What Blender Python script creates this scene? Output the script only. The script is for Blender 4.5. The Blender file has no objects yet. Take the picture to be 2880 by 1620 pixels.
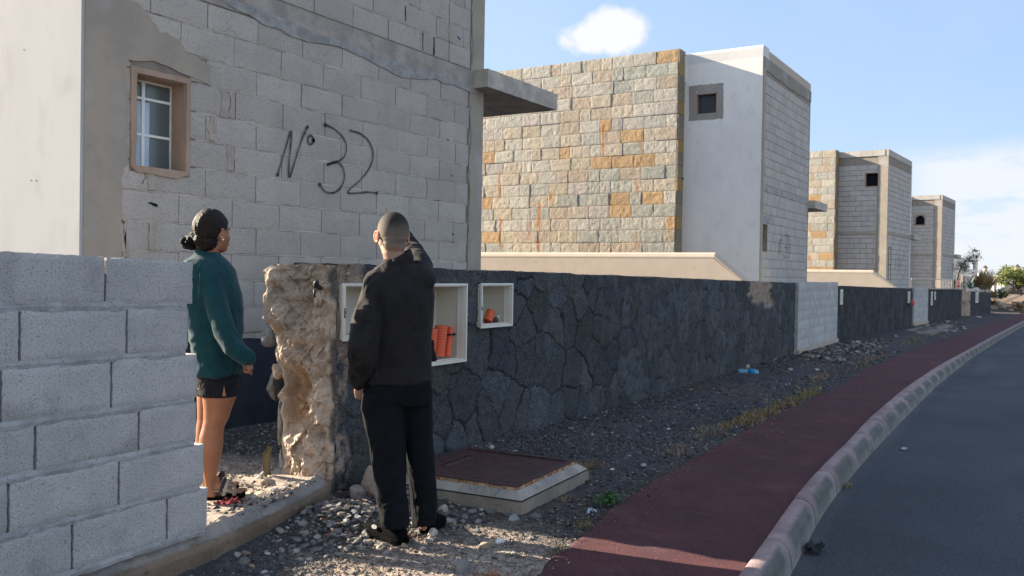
import bpy, math, random
import numpy as np
from mathutils import Vector, Matrix
random.seed(7); rng = np.random.default_rng(7)
scene = bpy.context.scene
COL = scene.collection
R_ = math.radians
# ------------------------------------------------------------------ camera model (also used to read positions off the site survey)
FPX = 2495.; CA = R_(31.8); CR = R_(0.945); CP = R_(0.84); CH = 1.40
_F0 = np.array([math.cos(CA), math.sin(CA), 0]); _R0 = np.array([math.sin(CA), -math.cos(CA), 0]); _Z = np.array([0, 0, 1.])
CF = math.cos(CP)*_F0 - math.sin(CP)*_Z; _U1 = math.cos(CP)*_Z + math.sin(CP)*_F0
CRt = math.cos(CR)*_R0 + math.sin(CR)*_U1; CU = math.cos(CR)*_U1 - math.sin(CR)*_R0
CC = np.array([0, 0, CH])
def ray(x, y): return CF + CRt*(x-1440)/FPX - CU*(y-810)/FPX
def at(x, y, w): return CC + ray(x, y)*w
def atz(x, y, z):
    d = ray(x, y); return CC + d*((z-CH)/d[2])
def onp(x, y, P0, dv):
    n = np.array([-dv[1], dv[0], 0.]); d = ray(x, y); return CC + d*((np.array(P0)-CC)@n)/(d@n)
def onslope(x, y, dz, s=.005):
    d = ray(x, y); t = (CC[2]-dz-s*6)/(-s*d[0]-d[2]); return CC + d*t
# ------------------------------------------------------------------ noise
def _h(ix, iy, iz, s):
    n = (ix*374761393 + iy*668265263 + iz*2147483647 + s*974634777) & 0xffffffff
    n = ((n ^ (n >> 13))*1274126177) & 0xffffffff
    return ((n ^ (n >> 16)) & 0xffff)/65535.
def vnoise(P, s=0):
    P = np.asarray(P, float); I = np.floor(P).astype(np.int64); Fr = P-I; Fr = Fr*Fr*(3-2*Fr)
    r = 0
    for dx in (0, 1):
        for dy in (0, 1):
            for dz in (0, 1):
                w = (Fr[..., 0] if dx else 1-Fr[..., 0])*(Fr[..., 1] if dy else 1-Fr[..., 1])*(Fr[..., 2] if dz else 1-Fr[..., 2])
                r = r + w*_h(I[..., 0]+dx, I[..., 1]+dy, I[..., 2]+dz, s)
    return r*2-1
def fbm(P, sc=1., o=4, s=0, g=.5):
    P = np.asarray(P, float)*sc; a = 1.; r = 0; t = 0
    for k in range(o):
        r = r + a*vnoise(P, s+k*17); t += a; a *= g; P = P*2.03+11.7
    return r/t
def sstep(a, b, x): 
    t = np.clip((x-a)/(b-a), 0, 1); return t*t*(3-2*t)
# ------------------------------------------------------------------ object helpers
def tag(o, label=None, cat=None, group=None, kind=None):
    if label: o['label'] = label
    if cat: o['category'] = cat
    if group: o['group'] = group
    if kind: o['kind'] = kind
    return o
def thing(name, label, cat, loc=(0, 0, 0), rz=0, group=None):
    o = bpy.data.objects.new(name, None); COL.objects.link(o); o.location = loc; o.rotation_euler = (0, 0, rz)
    o.empty_display_size = .1
    return tag(o, label, cat, group)
def wloc(o):
    l = Vector(o.location)
    return l if o.parent is None else l + wloc(o.parent)
class MB:
    def __init__(s): s.v = []; s.f = []; s.m = []; s.c = []; s.n = 0
    def add(s, V, Fs, mi=0, col=None):
        V = np.asarray(V, float).reshape(-1, 3); b = s.n; s.v.append(V); s.n += len(V)
        s.f.extend([tuple(int(i)+b for i in f) for f in Fs])
        s.m.extend([mi]*len(Fs) if np.isscalar(mi) else list(mi))
        if col is None: col = (1, 1, 1)
        c = np.asarray(col, float)
        s.c.append(np.tile(c, (len(V), 1)) if c.ndim == 1 else c)
    def box(s, a, b, mi=0, col=None, M=None):
        x0, y0, z0 = a; x1, y1, z1 = b
        V = np.array([[x0, y0, z0], [x1, y0, z0], [x1, y1, z0], [x0, y1, z0], [x0, y0, z1], [x1, y0, z1], [x1, y1, z1], [x0, y1, z1]], float)
        if M is not None: V = np.array([tuple(M @ Vector(v)) for v in V])
        s.add(V, [(0, 3, 2, 1), (4, 5, 6, 7), (0, 1, 5, 4), (1, 2, 6, 5), (2, 3, 7, 6), (3, 0, 4, 7)], mi, col)
    def tube(s, pts, rad, n=10, mi=0, col=None, cap=True, flat=None):
        pts = [np.array(p, float) for p in pts]; V = []; Fs = []
        rad = [rad]*len(pts) if np.isscalar(rad) else rad
        up0 = None
        for i, p in enumerate(pts):
            t = pts[min(i+1, len(pts)-1)]-pts[max(i-1, 0)]; t = t/(np.linalg.norm(t)+1e-9)
            if up0 is None: up0 = np.array([0, 0, 1.]) if abs(t[2]) < .9 else np.array([1., 0, 0])
            a = np.cross(up0, t); a /= np.linalg.norm(a)+1e-9; b = np.cross(t, a); up0 = b
            for k in range(n):
                th = 2*math.pi*k/n; ra, rb = (rad[i] if not hasattr(rad[i], '__len__') else rad[i][0]), (rad[i] if not hasattr(rad[i], '__len__') else rad[i][1])
                V.append(p + a*ra*math.cos(th)+b*rb*math.sin(th))
        for i in range(len(pts)-1):
            for k in range(n):
                Fs.append((i*n+k, i*n+(k+1) % n, (i+1)*n+(k+1) % n, (i+1)*n+k))
        if cap: Fs.append(tuple(range(n-1, -1, -1))); Fs.append(tuple((len(pts)-1)*n+k for k in range(n)))
        s.add(V, Fs, mi, col)
    def loft(s, rings, mi=0, col=None, cap=True):
        n = len(rings[0]); V = np.concatenate([np.asarray(r) for r in rings]); Fs = []
        for i in range(len(rings)-1):
            for k in range(n): Fs.append((i*n+k, i*n+(k+1) % n, (i+1)*n+(k+1) % n, (i+1)*n+k))
        if cap: Fs.append(tuple(range(n-1, -1, -1))); Fs.append(tuple((len(rings)-1)*n+k for k in range(n)))
        s.add(V, Fs, mi, col)
    def grid(s, V, mi=0, col=None, flip=False):   # V: (a,b,3)
        a, b = V.shape[:2]; idx = np.arange(a*b).reshape(a, b)
        q = np.stack([idx[:-1, :-1], idx[1:, :-1], idx[1:, 1:], idx[:-1, 1:]], -1).reshape(-1, 4)
        if flip: q = q[:, ::-1]
        s.add(V.reshape(-1, 3), q.tolist(), mi, None if col is None else np.asarray(col).reshape(-1, 3))
    def ball(s, c, r, n=10, mi=0, col=None, M=None, seed=None, amp=0):
        V = [(0, 0, 1)]
        for i in range(1, n):
            th = math.pi*i/n
            for k in range(2*n):
                ph = math.pi*k/n; V.append((math.sin(th)*math.cos(ph), math.sin(th)*math.sin(ph), math.cos(th)))
        V.append((0, 0, -1)); V = np.array(V)
        if amp: V = V*(1+amp*fbm(V+(seed or 0)*3.7, 1.6, 3))[:, None]
        V = V*np.array(r)
        if M is not None: V = V @ np.array(M).T
        V = V+np.array(c); Fs = []; m = 2*n
        for k in range(m): Fs.append((0, 1+k, 1+(k+1) % m))
        for i in range(n-2):
            for k in range(m): Fs.append((1+i*m+k, 1+(i+1)*m+k, 1+(i+1)*m+(k+1) % m, 1+i*m+(k+1) % m))
        l = len(V)-1
        for k in range(m): Fs.append((l, 1+(n-2)*m+(k+1) % m, 1+(n-2)*m+k))
        s.add(V, Fs, mi, col)
    def build(s, name, mats, parent=None, smooth=False, local=False, weld=False):
        V = np.concatenate(s.v); Cc = np.concatenate(s.c)
        if parent is not None and not local: V = V-np.array(wloc(parent))
        me = bpy.data.meshes.new(name)
        me.from_pydata(V.tolist(), [], s.f)
        mats = mats if isinstance(mats, (list, tuple)) else [mats]
        for m in mats: me.materials.append(m)
        me.polygons.foreach_set('material_index', s.m)
        me.polygons.foreach_set('use_smooth', [smooth]*len(s.f))
        at_ = me.color_attributes.new('Col', 'FLOAT_COLOR', 'POINT')
        at_.data.foreach_set('color', np.concatenate([Cc, np.ones((len(Cc), 1))], 1).ravel())
        me.update()
        o = bpy.data.objects.new(name, me); COL.objects.link(o)
        if parent is not None: o.parent = parent
        return o
# ------------------------------------------------------------------ materials
def sr(r, g, b):
    return tuple(((c/255)/12.92 if c/255 <= .04045 else ((c/255+.055)/1.055)**2.4) for c in (r, g, b))
class NT:
    def __init__(s, m): s.t = m.node_tree; s.n = s.t.nodes; s.l = s.t.links
    def new(s, ty, **k):
        n = s.n.new(ty)
        for a, b in k.items(): setattr(n, a, b)
        return n
    def mix(s, a, b, f, mode='MIX'):
        n = s.new('ShaderNodeMix', data_type='RGBA', blend_type=mode)
        s.inp(n.inputs[0], f); s.inp(n.inputs[6], a); s.inp(n.inputs[7], b); return n.outputs[2]
    def inp(s, sock, v):
        if isinstance(v, bpy.types.NodeSocket): s.l.new(v, sock)
        elif isinstance(v, tuple) and len(v) == 3 and sock.type == 'RGBA': sock.default_value = (*v, 1)
        else: sock.default_value = v
    def noise(s, vec, sc, det=4, rough=.5, dist=0):
        n = s.new('ShaderNodeTexNoise'); n.inputs['Scale'].default_value = sc; n.inputs['Detail'].default_value = det
        n.inputs['Roughness'].default_value = rough; n.inputs['Distortion'].default_value = dist; s.l.new(vec, n.inputs['Vector']); return n.outputs[0]
    def ramp(s, f, a, b, va=0., vb=1.):
        n = s.new('ShaderNodeMapRange'); n.interpolation_type = 'SMOOTHSTEP'
        n.inputs[1].default_value = a; n.inputs[2].default_value = b; n.inputs[3].default_value = va; n.inputs[4].default_value = vb; s.inp(n.inputs[0], f); return n.outputs[0]
    def math(s, op, a, b=0.):
        n = s.new('ShaderNodeMath', operation=op); s.inp(n.inputs[0], a); s.inp(n.inputs[1], b); return n.outputs[0]
def mat(name, base, base2=None, sc=6., rough=.85, spec=.3, speck=None, speck_sc=120., speck_lo=.55, speck_hi=.7, speck2=None, bump=0., bump_sc=60., bump_d=.01, attr=False, metal=0., stretch=(1, 1, 1), lo=.35, hi=.65, **kw):
    m = bpy.data.materials.new(name); m.use_nodes = True; t = NT(m); bs = t.n['Principled BSDF']
    tc = t.new('ShaderNodeTexCoord'); mp = t.new('ShaderNodeMapping'); t.l.new(tc.outputs['Object'], mp.inputs[0]); mp.inputs['Scale'].default_value = stretch
    v = mp.outputs[0]; c = base
    if base2 is not None: c = t.mix(base, base2, t.ramp(t.noise(v, sc, 6, .6), lo, hi))
    if speck is not None: c = t.mix(c, speck, t.ramp(t.noise(v, speck_sc, 2, .7), speck_lo, speck_hi))
    if speck2 is not None: c = t.mix(c, speck2, t.ramp(t.noise(v, speck_sc*.7, 2, .7), .62, .7))
    if attr:
        at_ = t.new('ShaderNodeVertexColor'); at_.layer_name = 'Col'; c = t.mix(c, at_.outputs[0], 1., 'MULTIPLY')
    t.inp(bs.inputs['Base Color'], c); bs.inputs['Roughness'].default_value = rough; bs.inputs['Specular IOR Level'].default_value = spec; bs.inputs['Metallic'].default_value = metal
    if bump:
        b = t.new('ShaderNodeBump'); b.inputs['Strength'].default_value = bump; b.inputs['Distance'].default_value = bump_d
        t.l.new(t.noise(v, bump_sc, 5, .65), b.inputs['Height']); t.l.new(b.outputs[0], bs.inputs['Normal'])
    m['t'] = 1
    return m
M = {}
M['block'] = mat('light_concrete_block', (.50, .485, .47), (.43, .42, .41), 3., .95, .1, speck=(.24, .235, .23), speck_sc=150, speck_lo=.52, speck_hi=.68, speck2=(.58, .57, .56), bump=.8, bump_sc=140, bump_d=.008, attr=True)
M['block_far'] = mat('weathered_concrete_block', (.49, .458, .425), (.43, .402, .374), 2.2, .95, .1, speck=(.27, .255, .24), speck_sc=95, speck_lo=.52, speck_hi=.70, bump=.6, bump_sc=100, bump_d=.006, attr=True)
M['mortar'] = mat('grey_mortar', (.45, .445, .44), (.33, .325, .32), 9, .95, .1, speck=(.1, .1, .1), speck_sc=60, speck_lo=.6, speck_hi=.8, bump=1, bump_sc=50, bump_d=.015, attr=True)
M['mortar_pink'] = mat('pale_mortar', (.50, .45, .41), (.40, .36, .32), 7, .95, .1, bump=1, bump_sc=60, bump_d=.012, attr=True)
M['render'] = mat('grey_cement_render', (.37, .32, .262), (.31, .275, .235), 2.6, .95, .1, speck=(.42, .40, .37), speck_sc=1.3, speck_lo=.52, speck_hi=.75, bump=.5, bump_sc=35, bump_d=.01, attr=True)
M['concrete'] = mat('raw_concrete', (.44, .41, .375), (.31, .295, .28), 4, .9, .15, speck=(.16, .15, .145), speck_sc=22, speck_lo=.6, speck_hi=.8, bump=.8, bump_sc=40, bump_d=.012, attr=True, stretch=(1, 1, 1))
M['white_render'] = mat('off_white_render', (.66, .645, .63), (.61, .595, .585), 1.2, .9, .1, speck=(.57, .55, .53), speck_sc=3.5, speck_lo=.5, speck_hi=.8, bump=.12, bump_sc=30, bump_d=.004, attr=True, stretch=(1, 1, .6))
M['beige'] = mat('beige_render', (.50, .425, .355), (.455, .39, .325), 1.6, .9, .1, speck=(.41, .35, .295), speck_sc=2.2, speck_lo=.58, speck_hi=.8, bump=.3, bump_sc=30, bump_d=.006, attr=True)
M['stone'] = mat('rock_faced_stone', (.90, .90, .90), (.78, .78, .78), 18, .9, .15, speck=(.55, .52, .50), speck_sc=30, speck_lo=.58, speck_hi=.8, bump=.7, bump_sc=26, bump_d=.018, attr=True)
M['lava'] = mat('dark_lava_stone', (.95, .97, 1.), (.68, .70, .74), 9, .88, .25, speck=(.30, .30, .31), speck_sc=60, speck_lo=.55, speck_hi=.62, speck2=(1.6, 1.6, 1.6), bump=1., bump_sc=36, bump_d=.022, attr=True)
M['rubble'] = mat('tan_rubble_mortar', (1., 1., 1.), (.82, .80, .78), 5, .95, .1, speck=(.6, .56, .52), speck_sc=25, speck_lo=.58, speck_hi=.75, speck2=(1.3, 1.3, 1.3), bump=1., bump_sc=38, bump_d=.02, attr=True)
M['rock'] = mat('loose_rock', (.95, .95, .95), (.72, .70, .68), 20, .92, .15, bump=.7, bump_sc=60, bump_d=.008, attr=True)
M['ground'] = mat('volcanic_soil', (1., 1., 1.), (.62, .62, .64), 14, .95, .1, speck=(.35, .35, .36), speck_sc=80, speck_lo=.55, speck_hi=.66, speck2=(1.8, 1.75, 1.7), bump=1, bump_sc=60, bump_d=.02, attr=True)
M['path'] = mat('dark_red_asphalt', (.098, .037, .037), (.072, .030, .032), 2.2, .9, .2, speck=(.055, .025, .03), speck_sc=130, speck_lo=.52, speck_hi=.64, speck2=(.20, .10, .10), bump=.8, bump_sc=150, bump_d=.006, attr=True)
M['road'] = mat('grey_asphalt', (.060, .067, .080), (.048, .054, .065), .7, .85, .25, speck=(.028, .03, .034), speck_sc=110, speck_lo=.50, speck_hi=.62, speck2=(.17, .17, .175), bump=.8, bump_sc=160, bump_d=.006, attr=True)
M['kerb'] = mat('worn_kerb_concrete', (1., 1., 1.), (.82, .80, .80), 8, .9, .15, speck=(.55, .53, .53), speck_sc=60, speck_lo=.56, speck_hi=.7, bump=.6, bump_sc=70, bump_d=.008, attr=True)
M['plastic_white'] = mat('aged_white_plastic', (.72, .69, .62), (.66, .62, .54), 3, .45, .4, attr=True)
M['orange'] = mat('orange_corrugated_plastic', (.72, .12, .05), None, rough=.45, spec=.4, attr=True)
M['dark'] = mat('black_rubber', (.02, .02, .022), None, rough=.6, spec=.3)
M['dark_room'] = mat('unlit_opening', (.012, .014, .02), None, rough=.9, spec=.1)
M['rust'] = mat('rusty_iron', (.055, .028, .028), (.085, .045, .038), 14, .7, .35, speck=(.03, .018, .018), speck_sc=60, bump=.5, bump_sc=90, bump_d=.004, attr=True, metal=.2)
M['rust_edge'] = mat('flaking_rust', (.20, .075, .035), (.42, .30, .20), 22, .9, .1, bump=1, bump_sc=50, bump_d=.01)
M['paint'] = mat('black_spray_paint', (.03, .03, .034), None, rough=.8, spec=.2)
_t = NT(M['paint']); _a = _t.new('ShaderNodeVertexColor'); _a.layer_name = 'Col'; _tc = _t.new('ShaderNodeTexCoord'); _n = _t.noise(_tc.outputs['Object'], 120, 3, .7)
_t.l.new(_t.math('MINIMUM', 1., _t.math('MULTIPLY', _a.outputs[0], _t.ramp(_n, .30, .52, .35, 1.))), _t.n['Principled BSDF'].inputs['Alpha'])
M['wood'] = mat('raw_window_surround', (.40, .29, .22), (.34, .24, .18), 6, .85, .15, bump=.4, bump_sc=40, bump_d=.006, stretch=(1, 1, .5))
M['frame_white'] = mat('white_window_frame', (.78, .78, .75), None, rough=.4, spec=.4)
M['reflection_curtain'] = mat('sky_blue_reflection', (.50, .60, .70), (.42, .52, .62), 5, .9, .1)
M['metal_sheet'] = mat('grey_shutter', (.055, .055, .06), (.045, .045, .05), 5, .6, .3)
def glassy(name, col, rough=.06):
    m = mat(name, col, None, rough=rough, spec=.6); return m
M['pane'] = glassy('window_glass', (.10, .125, .13), .25)
# ------------------------------------------------------------------ masonry helpers (local frame: u along wall, n outward, z up)
def sub_rects(r, holes):
    out = [r]
    for h in holes:
        nx = []
        for a0, a1, b0, b1 in out:
            if h[1] <= a0 or h[0] >= a1 or h[3] <= b0 or h[2] >= b1: nx.append((a0, a1, b0, b1)); continue
            if h[0] > a0: nx.append((a0, h[0], b0, b1))
            if h[1] < a1: nx.append((h[1], a1, b0, b1))
            u0, u1 = max(a0, h[0]), min(a1, h[1])
            if h[2] > b0: nx.append((u0, u1, b0, h[2]))
            if h[3] < b1: nx.append((u0, u1, h[3], b1))
        out = nx
    return [q for q in out if q[1]-q[0] > .02 and q[3]-q[2] > .02]
def place(O, U, N, u, n, z): return np.asarray(O)+np.multiply.outer(u, np.asarray(U))+np.multiply.outer(n, np.asarray(N))+np.multiply.outer(z, np.array([0, 0, 1.]))
def rough_block(mb, O, U, N, rect, out, back, nu, nz, amp, rnd, seed, mi=0, col=None, ejit=.003, colf=None, tilt=0., nsc=9.):
    u0, u1, z0, z1 = rect
    uu = np.linspace(0, 1, nu+1); zz = np.linspace(0, 1, nz+1)
    Ug, Zg = np.meshgrid(uu, zz, indexing='ij'); u = u0+(u1-u0)*Ug; z = z0+(z1-z0)*Zg
    # squeeze first/last cells to make a rounded edge
    ed = np.minimum(np.minimum(u-u0, u1-u), np.minimum(z-z0, z1-z))
    q = np.stack([u*1., z*1., np.full_like(u, seed*7.13)], -1)
    d = amp*fbm(q, nsc, 4, 3) + tilt*(Zg-.5)
    e = np.clip(1-ed/max(rnd, 1e-5), 0, 1)
    n = out + d*(1-e*.6) - e*e*rnd*.6
    on = (ed < 1e-6)
    ju = ejit*fbm(q+5, 22, 2, 9); jz = ejit*fbm(q+9, 22, 2, 4)
    u = u+np.where(on, ju, 0); z = z+np.where(on, jz, 0)
    P = place(O, U, N, u, n, z)
    c = None
    if colf is not None: c = colf(u, z, col)
    elif col is not None: c = np.tile(np.array(col), (*u.shape, 1))
    mb.grid(P, mi, c, flip=False)
    # skirt
    idx = [(i, 0) for i in range(nu+1)]+[(nu, j) for j in range(1, nz+1)]+[(i, nz) for i in range(nu-1, -1, -1)]+[(0, j) for j in range(nz-1, 0, -1)]
    f = np.array([P[i, j] for i, j in idx]); bk = np.array([place(O, U, N, u[i, j], back, z[i, j]) for i, j in idx])
    cc = (0.8, .8, .8) if col is None else tuple(np.array(col)*.95); k = len(idx)
    mb.add(np.concatenate([f, bk]), [(a, a+k, (a+1) % k+k, (a+1) % k) for a in range(k)], mi, cc)
def spaced(n0, n1, rnd, k):
    return np.concatenate([[n0, n0+rnd], np.linspace(n0+rnd, n1-rnd, k)[1:-1], [n1-rnd, n1]])
def blockwork(mb, O, U, N, u0, u1, zs, L=.54, joint=.012, out=.006, back=-.02, holes=(), off0=0., mi=0, seed=0, nu=4, nz=2, bed=None, tone=.06, skip=None, rnd=.008, jit=.003, warm=(1, 1, 1)):
    rg = np.random.default_rng(seed+100)
    for r in range(len(zs)-1):
        off = off0 + (L/2 if r % 2 else 0) + rg.uniform(-.03, .03)
        u = u0 + (off % L) - L
        while u < u1:
            a, b = max(u0, u)+joint*.5, min(u1, u+L)-joint*.5
            u += L
            if b-a < .03: continue
            if skip and skip(a, b, zs[r]): continue
            t = 1+rg.uniform(-tone, tone); cw = np.array(warm)*t*np.array([1+rg.uniform(-.012, .02), 1, 1+rg.uniform(-.02, .012)])
            o = out+rg.uniform(-.003, .003)
            bj = joint*(bed or 1.)
            for q in sub_rects((a, b, zs[r]+bj*.5, zs[r+1]-bj*.5), holes):
                rough_block(mb, O, U, N, q, o, back, nu, nz, .0015, rnd, rg.integers(1000), mi, cw, ejit=jit)
def slab_poly(mb, pts2, n0, n1, O, U, N, mi=0, col=None):   # polygon in (u,z) extruded along n, ngon faces
    k = len(pts2); a = np.array([place(O, U, N, p[0], n1, p[1]) for p in pts2]); b = np.array([place(O, U, N, p[0], n0, p[1]) for p in pts2])
    mb.add(np.concatenate([a, b]), [tuple(range(k)), tuple(range(2*k-1, k-1, -1))]+[(i, i+k, (i+1) % k+k, (i+1) % k)for i in range(k)], mi, col)
def ragged(pts, amp, step=.04, seed=0, closed=True):
    out = []; rg = np.random.default_rng(seed)
    n = len(pts)
    for i in range(n if closed else n-1):
        p, q = np.array(pts[i][:2], float), np.array(pts[(i+1) % n][:2], float); d = np.linalg.norm(q-p); k = max(1, int(d/step))
        am = amp if len(pts[i]) < 3 else pts[i][2]
        nn = np.array([-(q-p)[1], (q-p)[0]])/(d+1e-9)
        for j in range(k):
            pp = p+(q-p)*j/k; o = am*fbm(np.array([[pp[0], pp[1], seed*1.3]]), 7, 4, 2, .62)[0]*3. if j else 0
            out.append(tuple(p+(q-p)*j/k+nn*o))
    return out
# ================================================================== ground, path, kerb, road
_mhx = (4.4, 5.7, 2.6, 4.0)
SLAB0 = np.array([2.93, 3.52]); SLAB1 = np.array([4.17, 3.885])      # front line of the gate threshold
def gz(X, Y):
    X = np.asarray(X, float); Y = np.asarray(Y, float)
    z = -.005*np.maximum(0, X-6)
    z = z - .075*sstep(3.72, 3.25, Y)
    # dip at foot of the broken wall, low heap of rubble in front of it
    z = z - .05*np.exp(-((X-4.25)**2+(Y-3.8)**2)/.12) + .05*np.exp(-((X-3.95)**2/.14+(Y-3.55)**2/.05))
    # behind the wall line the plot lies level with the threshold
    z = z + .055*sstep(3.75, 4.1, Y)*sstep(8, 5, X)
    # under road and path
    z = np.where(Y < 1.97, z-.28, z)
    # far end: ground climbs to the right of the last wall
    far = sstep(58, 64, X)
    z = z + far*(.25+.012*np.clip(X-60, 0, 60))*1.0
    return z
def soil(X, Y):
    n2 = fbm(np.stack([X, Y, X*0], -1), 3.3, 4, 6)
    w = sstep(1.15, .55, np.hypot((X-3.25)/1.25, (Y-2.55)/.72)+.25*n2); return np.maximum(w, sstep(1.1, .7, np.hypot((X-3.9)/.8, (Y-4.55)/.75)+.3*n2))  # mask of the ground zones painted as sunlit
PATH_L = [(-3, 1.95), (2., 2.1)]+[tuple(onslope(x, y, -.055)[:2]) for x, y in [(1530, 1592), (1539, 1556), (1603, 1527), (1646, 1490), (1678, 1452), (1745, 1406), (1823, 1356), (1936, 1290), (2173, 1167), (2262, 1128), (2352, 1084), (2449, 1030), (2600, 970), (2707, 934), (2790, 905)]]
KERB_I = [(-3, .75)]+[tuple(onslope(x, y, -.035)[:2]) for x, y in [(2077, 1616), (2165, 1496), (2237, 1393), (2291, 1332), (2374, 1249.6), (2438, 1181), (2539, 1095), (2628, 1034), (2707, 991), (2793, 944.6), (2880, 901)]]+[(60, .9), (80, -.6)]
KERB_O = [(-3, .55)]+[tuple(onslope(x, y, -.19)[:2]) for x, y in [(2224, 1616), (2309, 1450), (2367, 1372), (2439, 1287), (2537, 1183), (2635, 1085), (2765, 980), (2876, 915)]]+[(60, .7), (80, -.8)]
PATH_L += [(60, 1.9), (80, .4)]
def interp(L, x):
    L = sorted(L); return np.interp(x, [p[0] for p in L], [p[1] for p in L])
def zs_(X): return -.005*np.maximum(0, np.asarray(X, float)-6)
def sm(L, x, w=.5):
    x = np.asarray(x, float); return sum(interp(L, x+d*w) for d in (-1, -.5, 0, .5, 1))/5
def build_ground():
    def axis(a, b, near0, near1, d, g=1.12):
        m = list(np.arange(near0, near1, d)); s = d; x = near1
        while x < b: m.append(x); s *= g; x += s
        m.append(b); s = d; x = near0-d
        while x > a: m.insert(0, x); s *= g; x -= s
        m.insert(0, a); return np.array(m)
    xs = axis(-300, 900, 2.2, 7.5, .028, 1.035); ys = axis(-300, 500, 1.9, 5.4, .028, 1.06)
    Xg, Yg = np.meshgrid(xs, ys, indexing='ij'); P = np.stack([Xg, Yg, 0*Xg], -1)
    near = np.exp(-np.maximum(0, Xg-7)**2/60.)
    z = gz(Xg, Yg) + .014*fbm(P, 1.7, 3, 1)*np.minimum(1, near+.3) + .010*fbm(P, 9, 3, 2)*near + .005*fbm(P, 34, 2, 5)*near
    z = np.where(Yg < 2.0, gz(Xg, Yg)-.01, z)
    col = np.array([.098, .096, .100])*np.ones((*Xg.shape, 3))
    n1 = fbm(P, .9, 4, 8); n2 = fbm(P, 3.3, 4, 6)
    tan = np.array([.46, .385, .315]); br = np.array([.13, .10, .075])
    w = sstep(-.05, .35, n1+.4*n2)*.55; col = col*(1-w[..., None]) + br*w[..., None]
    # sunlit ground by the gateway, its brightness painted in as pale tan
    w = soil(Xg, Yg)
    col = col*(1-w[..., None]) + tan*w[..., None]
    w = sstep(60, 66, Xg)*sstep(1.5, 2.5, Yg) + sstep(-20, -30, Yg); w = np.clip(w, 0, 1); col = col*(1-w[..., None]) + np.array([.26, .20, .145])*w[..., None]
    b = MB(); b.grid(np.stack([Xg, Yg, z], -1), 0, col)
    tag(b.build('ground', M['ground'], smooth=True), kind='structure')
def build_path():
    xs = np.concatenate([np.arange(-3, 12, .05), np.arange(12, 46, .4), np.arange(46, 82, 2.)])
    L = sm(PATH_L, xs, .12)+.03*fbm(np.stack([xs, xs*0, xs*0], -1), 6, 4, 3)+.012*fbm(np.stack([xs, xs*0+4, xs*0], -1), 40, 2, 3); K = sm(KERB_I, xs, .4)+.01
    v = np.concatenate([[0, .012, .03], np.linspace(.06, 1, 14)]); Y = L[:, None]*(1-v)+K[:, None]*v; X = np.repeat(xs[:, None], len(v), 1)
    P = np.stack([X, Y, X*0], -1)
    z = zs_(X)-.058+.004*fbm(P, 2, 3)+np.where(v < .001, -.05, 0)[None, :]+np.where((v > .001) & (v < .02), -.006, 0)[None, :]
    n = fbm(P, 1.1, 4, 5); n3 = fbm(P, 7, 3, 5)
    dust = sstep(.1, .6, n)*.45+sstep(.3, .6, n3)*.45+.5*sstep(.45, .6, fbm(P, 3., 4, 25))+.5*sstep(.12, 0, v)[None, :]*sstep(-.1, .4, n3)
    c = 1+dust[..., None]*np.array([.8, 1.6, 1.5])*.5
    b = MB(); b.grid(np.stack([X, Y, z], -1), 0, c, flip=True); tag(b.build('pavement', M['path'], smooth=True), kind='structure')
def build_kerb():
    prof = [(0, -.10), (0, -.004), (.008, .0), (.05, .004), (.09, 0), (.12, -.012), (.145, -.034), (.16, -.06), (.172, -.10), (.182, -.17), (.182, -.22)]
    b = MB(); x = -3.; k = 0
    while x < 78:
        Ls = .98+.0*k; n = 9; e = .012
        t = np.concatenate([[0, e], np.linspace(.08, Ls-.08, n), [Ls-e, Ls]])
        xs = x+t; Yi = sm(KERB_I, xs, .5); Yo = sm(KERB_O, xs, .5); wd = np.clip(Yi-Yo, .13, .26)
        V = []; C = []
        rg = np.random.default_rng(k); dz = rg.uniform(-.004, .004)
        pys = np.array([p_[0] for p_ in prof]); NNk = fbm(np.stack(np.broadcast_arrays((xs*1.3)[:, None], Yi[:, None]-pys[None]/.182*wd[:, None], np.array(k*.7)), -1), 3, 3, 4)
        for i in range(len(xs)):
            sh = .012 if i in (0, len(xs)-1) else 0
            row = []; cr = []
            for j, (py, pz) in enumerate(prof):
                y = Yi[i]-py/.182*wd[i]; z = zs_(xs[i])-.035+pz-sh+dz
                row.append((xs[i], y, z))
                f = j/(len(prof)-1)
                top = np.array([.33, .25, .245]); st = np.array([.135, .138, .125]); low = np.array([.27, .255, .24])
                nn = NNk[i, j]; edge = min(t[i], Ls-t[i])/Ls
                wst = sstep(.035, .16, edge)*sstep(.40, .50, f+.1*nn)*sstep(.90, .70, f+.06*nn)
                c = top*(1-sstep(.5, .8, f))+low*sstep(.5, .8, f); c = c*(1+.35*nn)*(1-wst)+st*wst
                if i in (0, len(xs)-1): c = c*.6
                cr.append(c)
            V.append(row); C.append(cr)
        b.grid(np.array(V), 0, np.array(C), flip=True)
        x += .992; k += 1
    tag(b.build('kerb', M['kerb'], smooth=True), kind='structure')
    # road
    xs = np.concatenate([np.arange(-8, 0, 1.), np.arange(0, 20, .1), np.arange(20, 82, 1)]); Y0 = sm(KERB_O, xs, .5)+.03
    v = np.linspace(0, 1, 60)**1.5; Y = Y0[:, None]-v*8.0; X = np.repeat(xs[:, None], len(v), 1)
    P = np.stack([X, Y, X*0], -1); n = fbm(P, .8, 4, 7)
    c = np.ones((*X.shape, 3))*(1+.35*n[..., None]+.25*sstep(.1, .5, fbm(P*np.array([.3, 2., 1]), 1.2, 4, 9))[..., None]); c = c+(sstep(.02, 0, v)[None, :, None]*np.array([.8, .7, .55]))
    b = MB(); b.grid(np.stack([X, Y, zs_(X)-.197+0*Y+.0*n-.01*v], -1), 0, c, flip=True); tag(b.build('road', M['road'], smooth=True), kind='structure')
build_ground(); build_path(); build_kerb()
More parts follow.
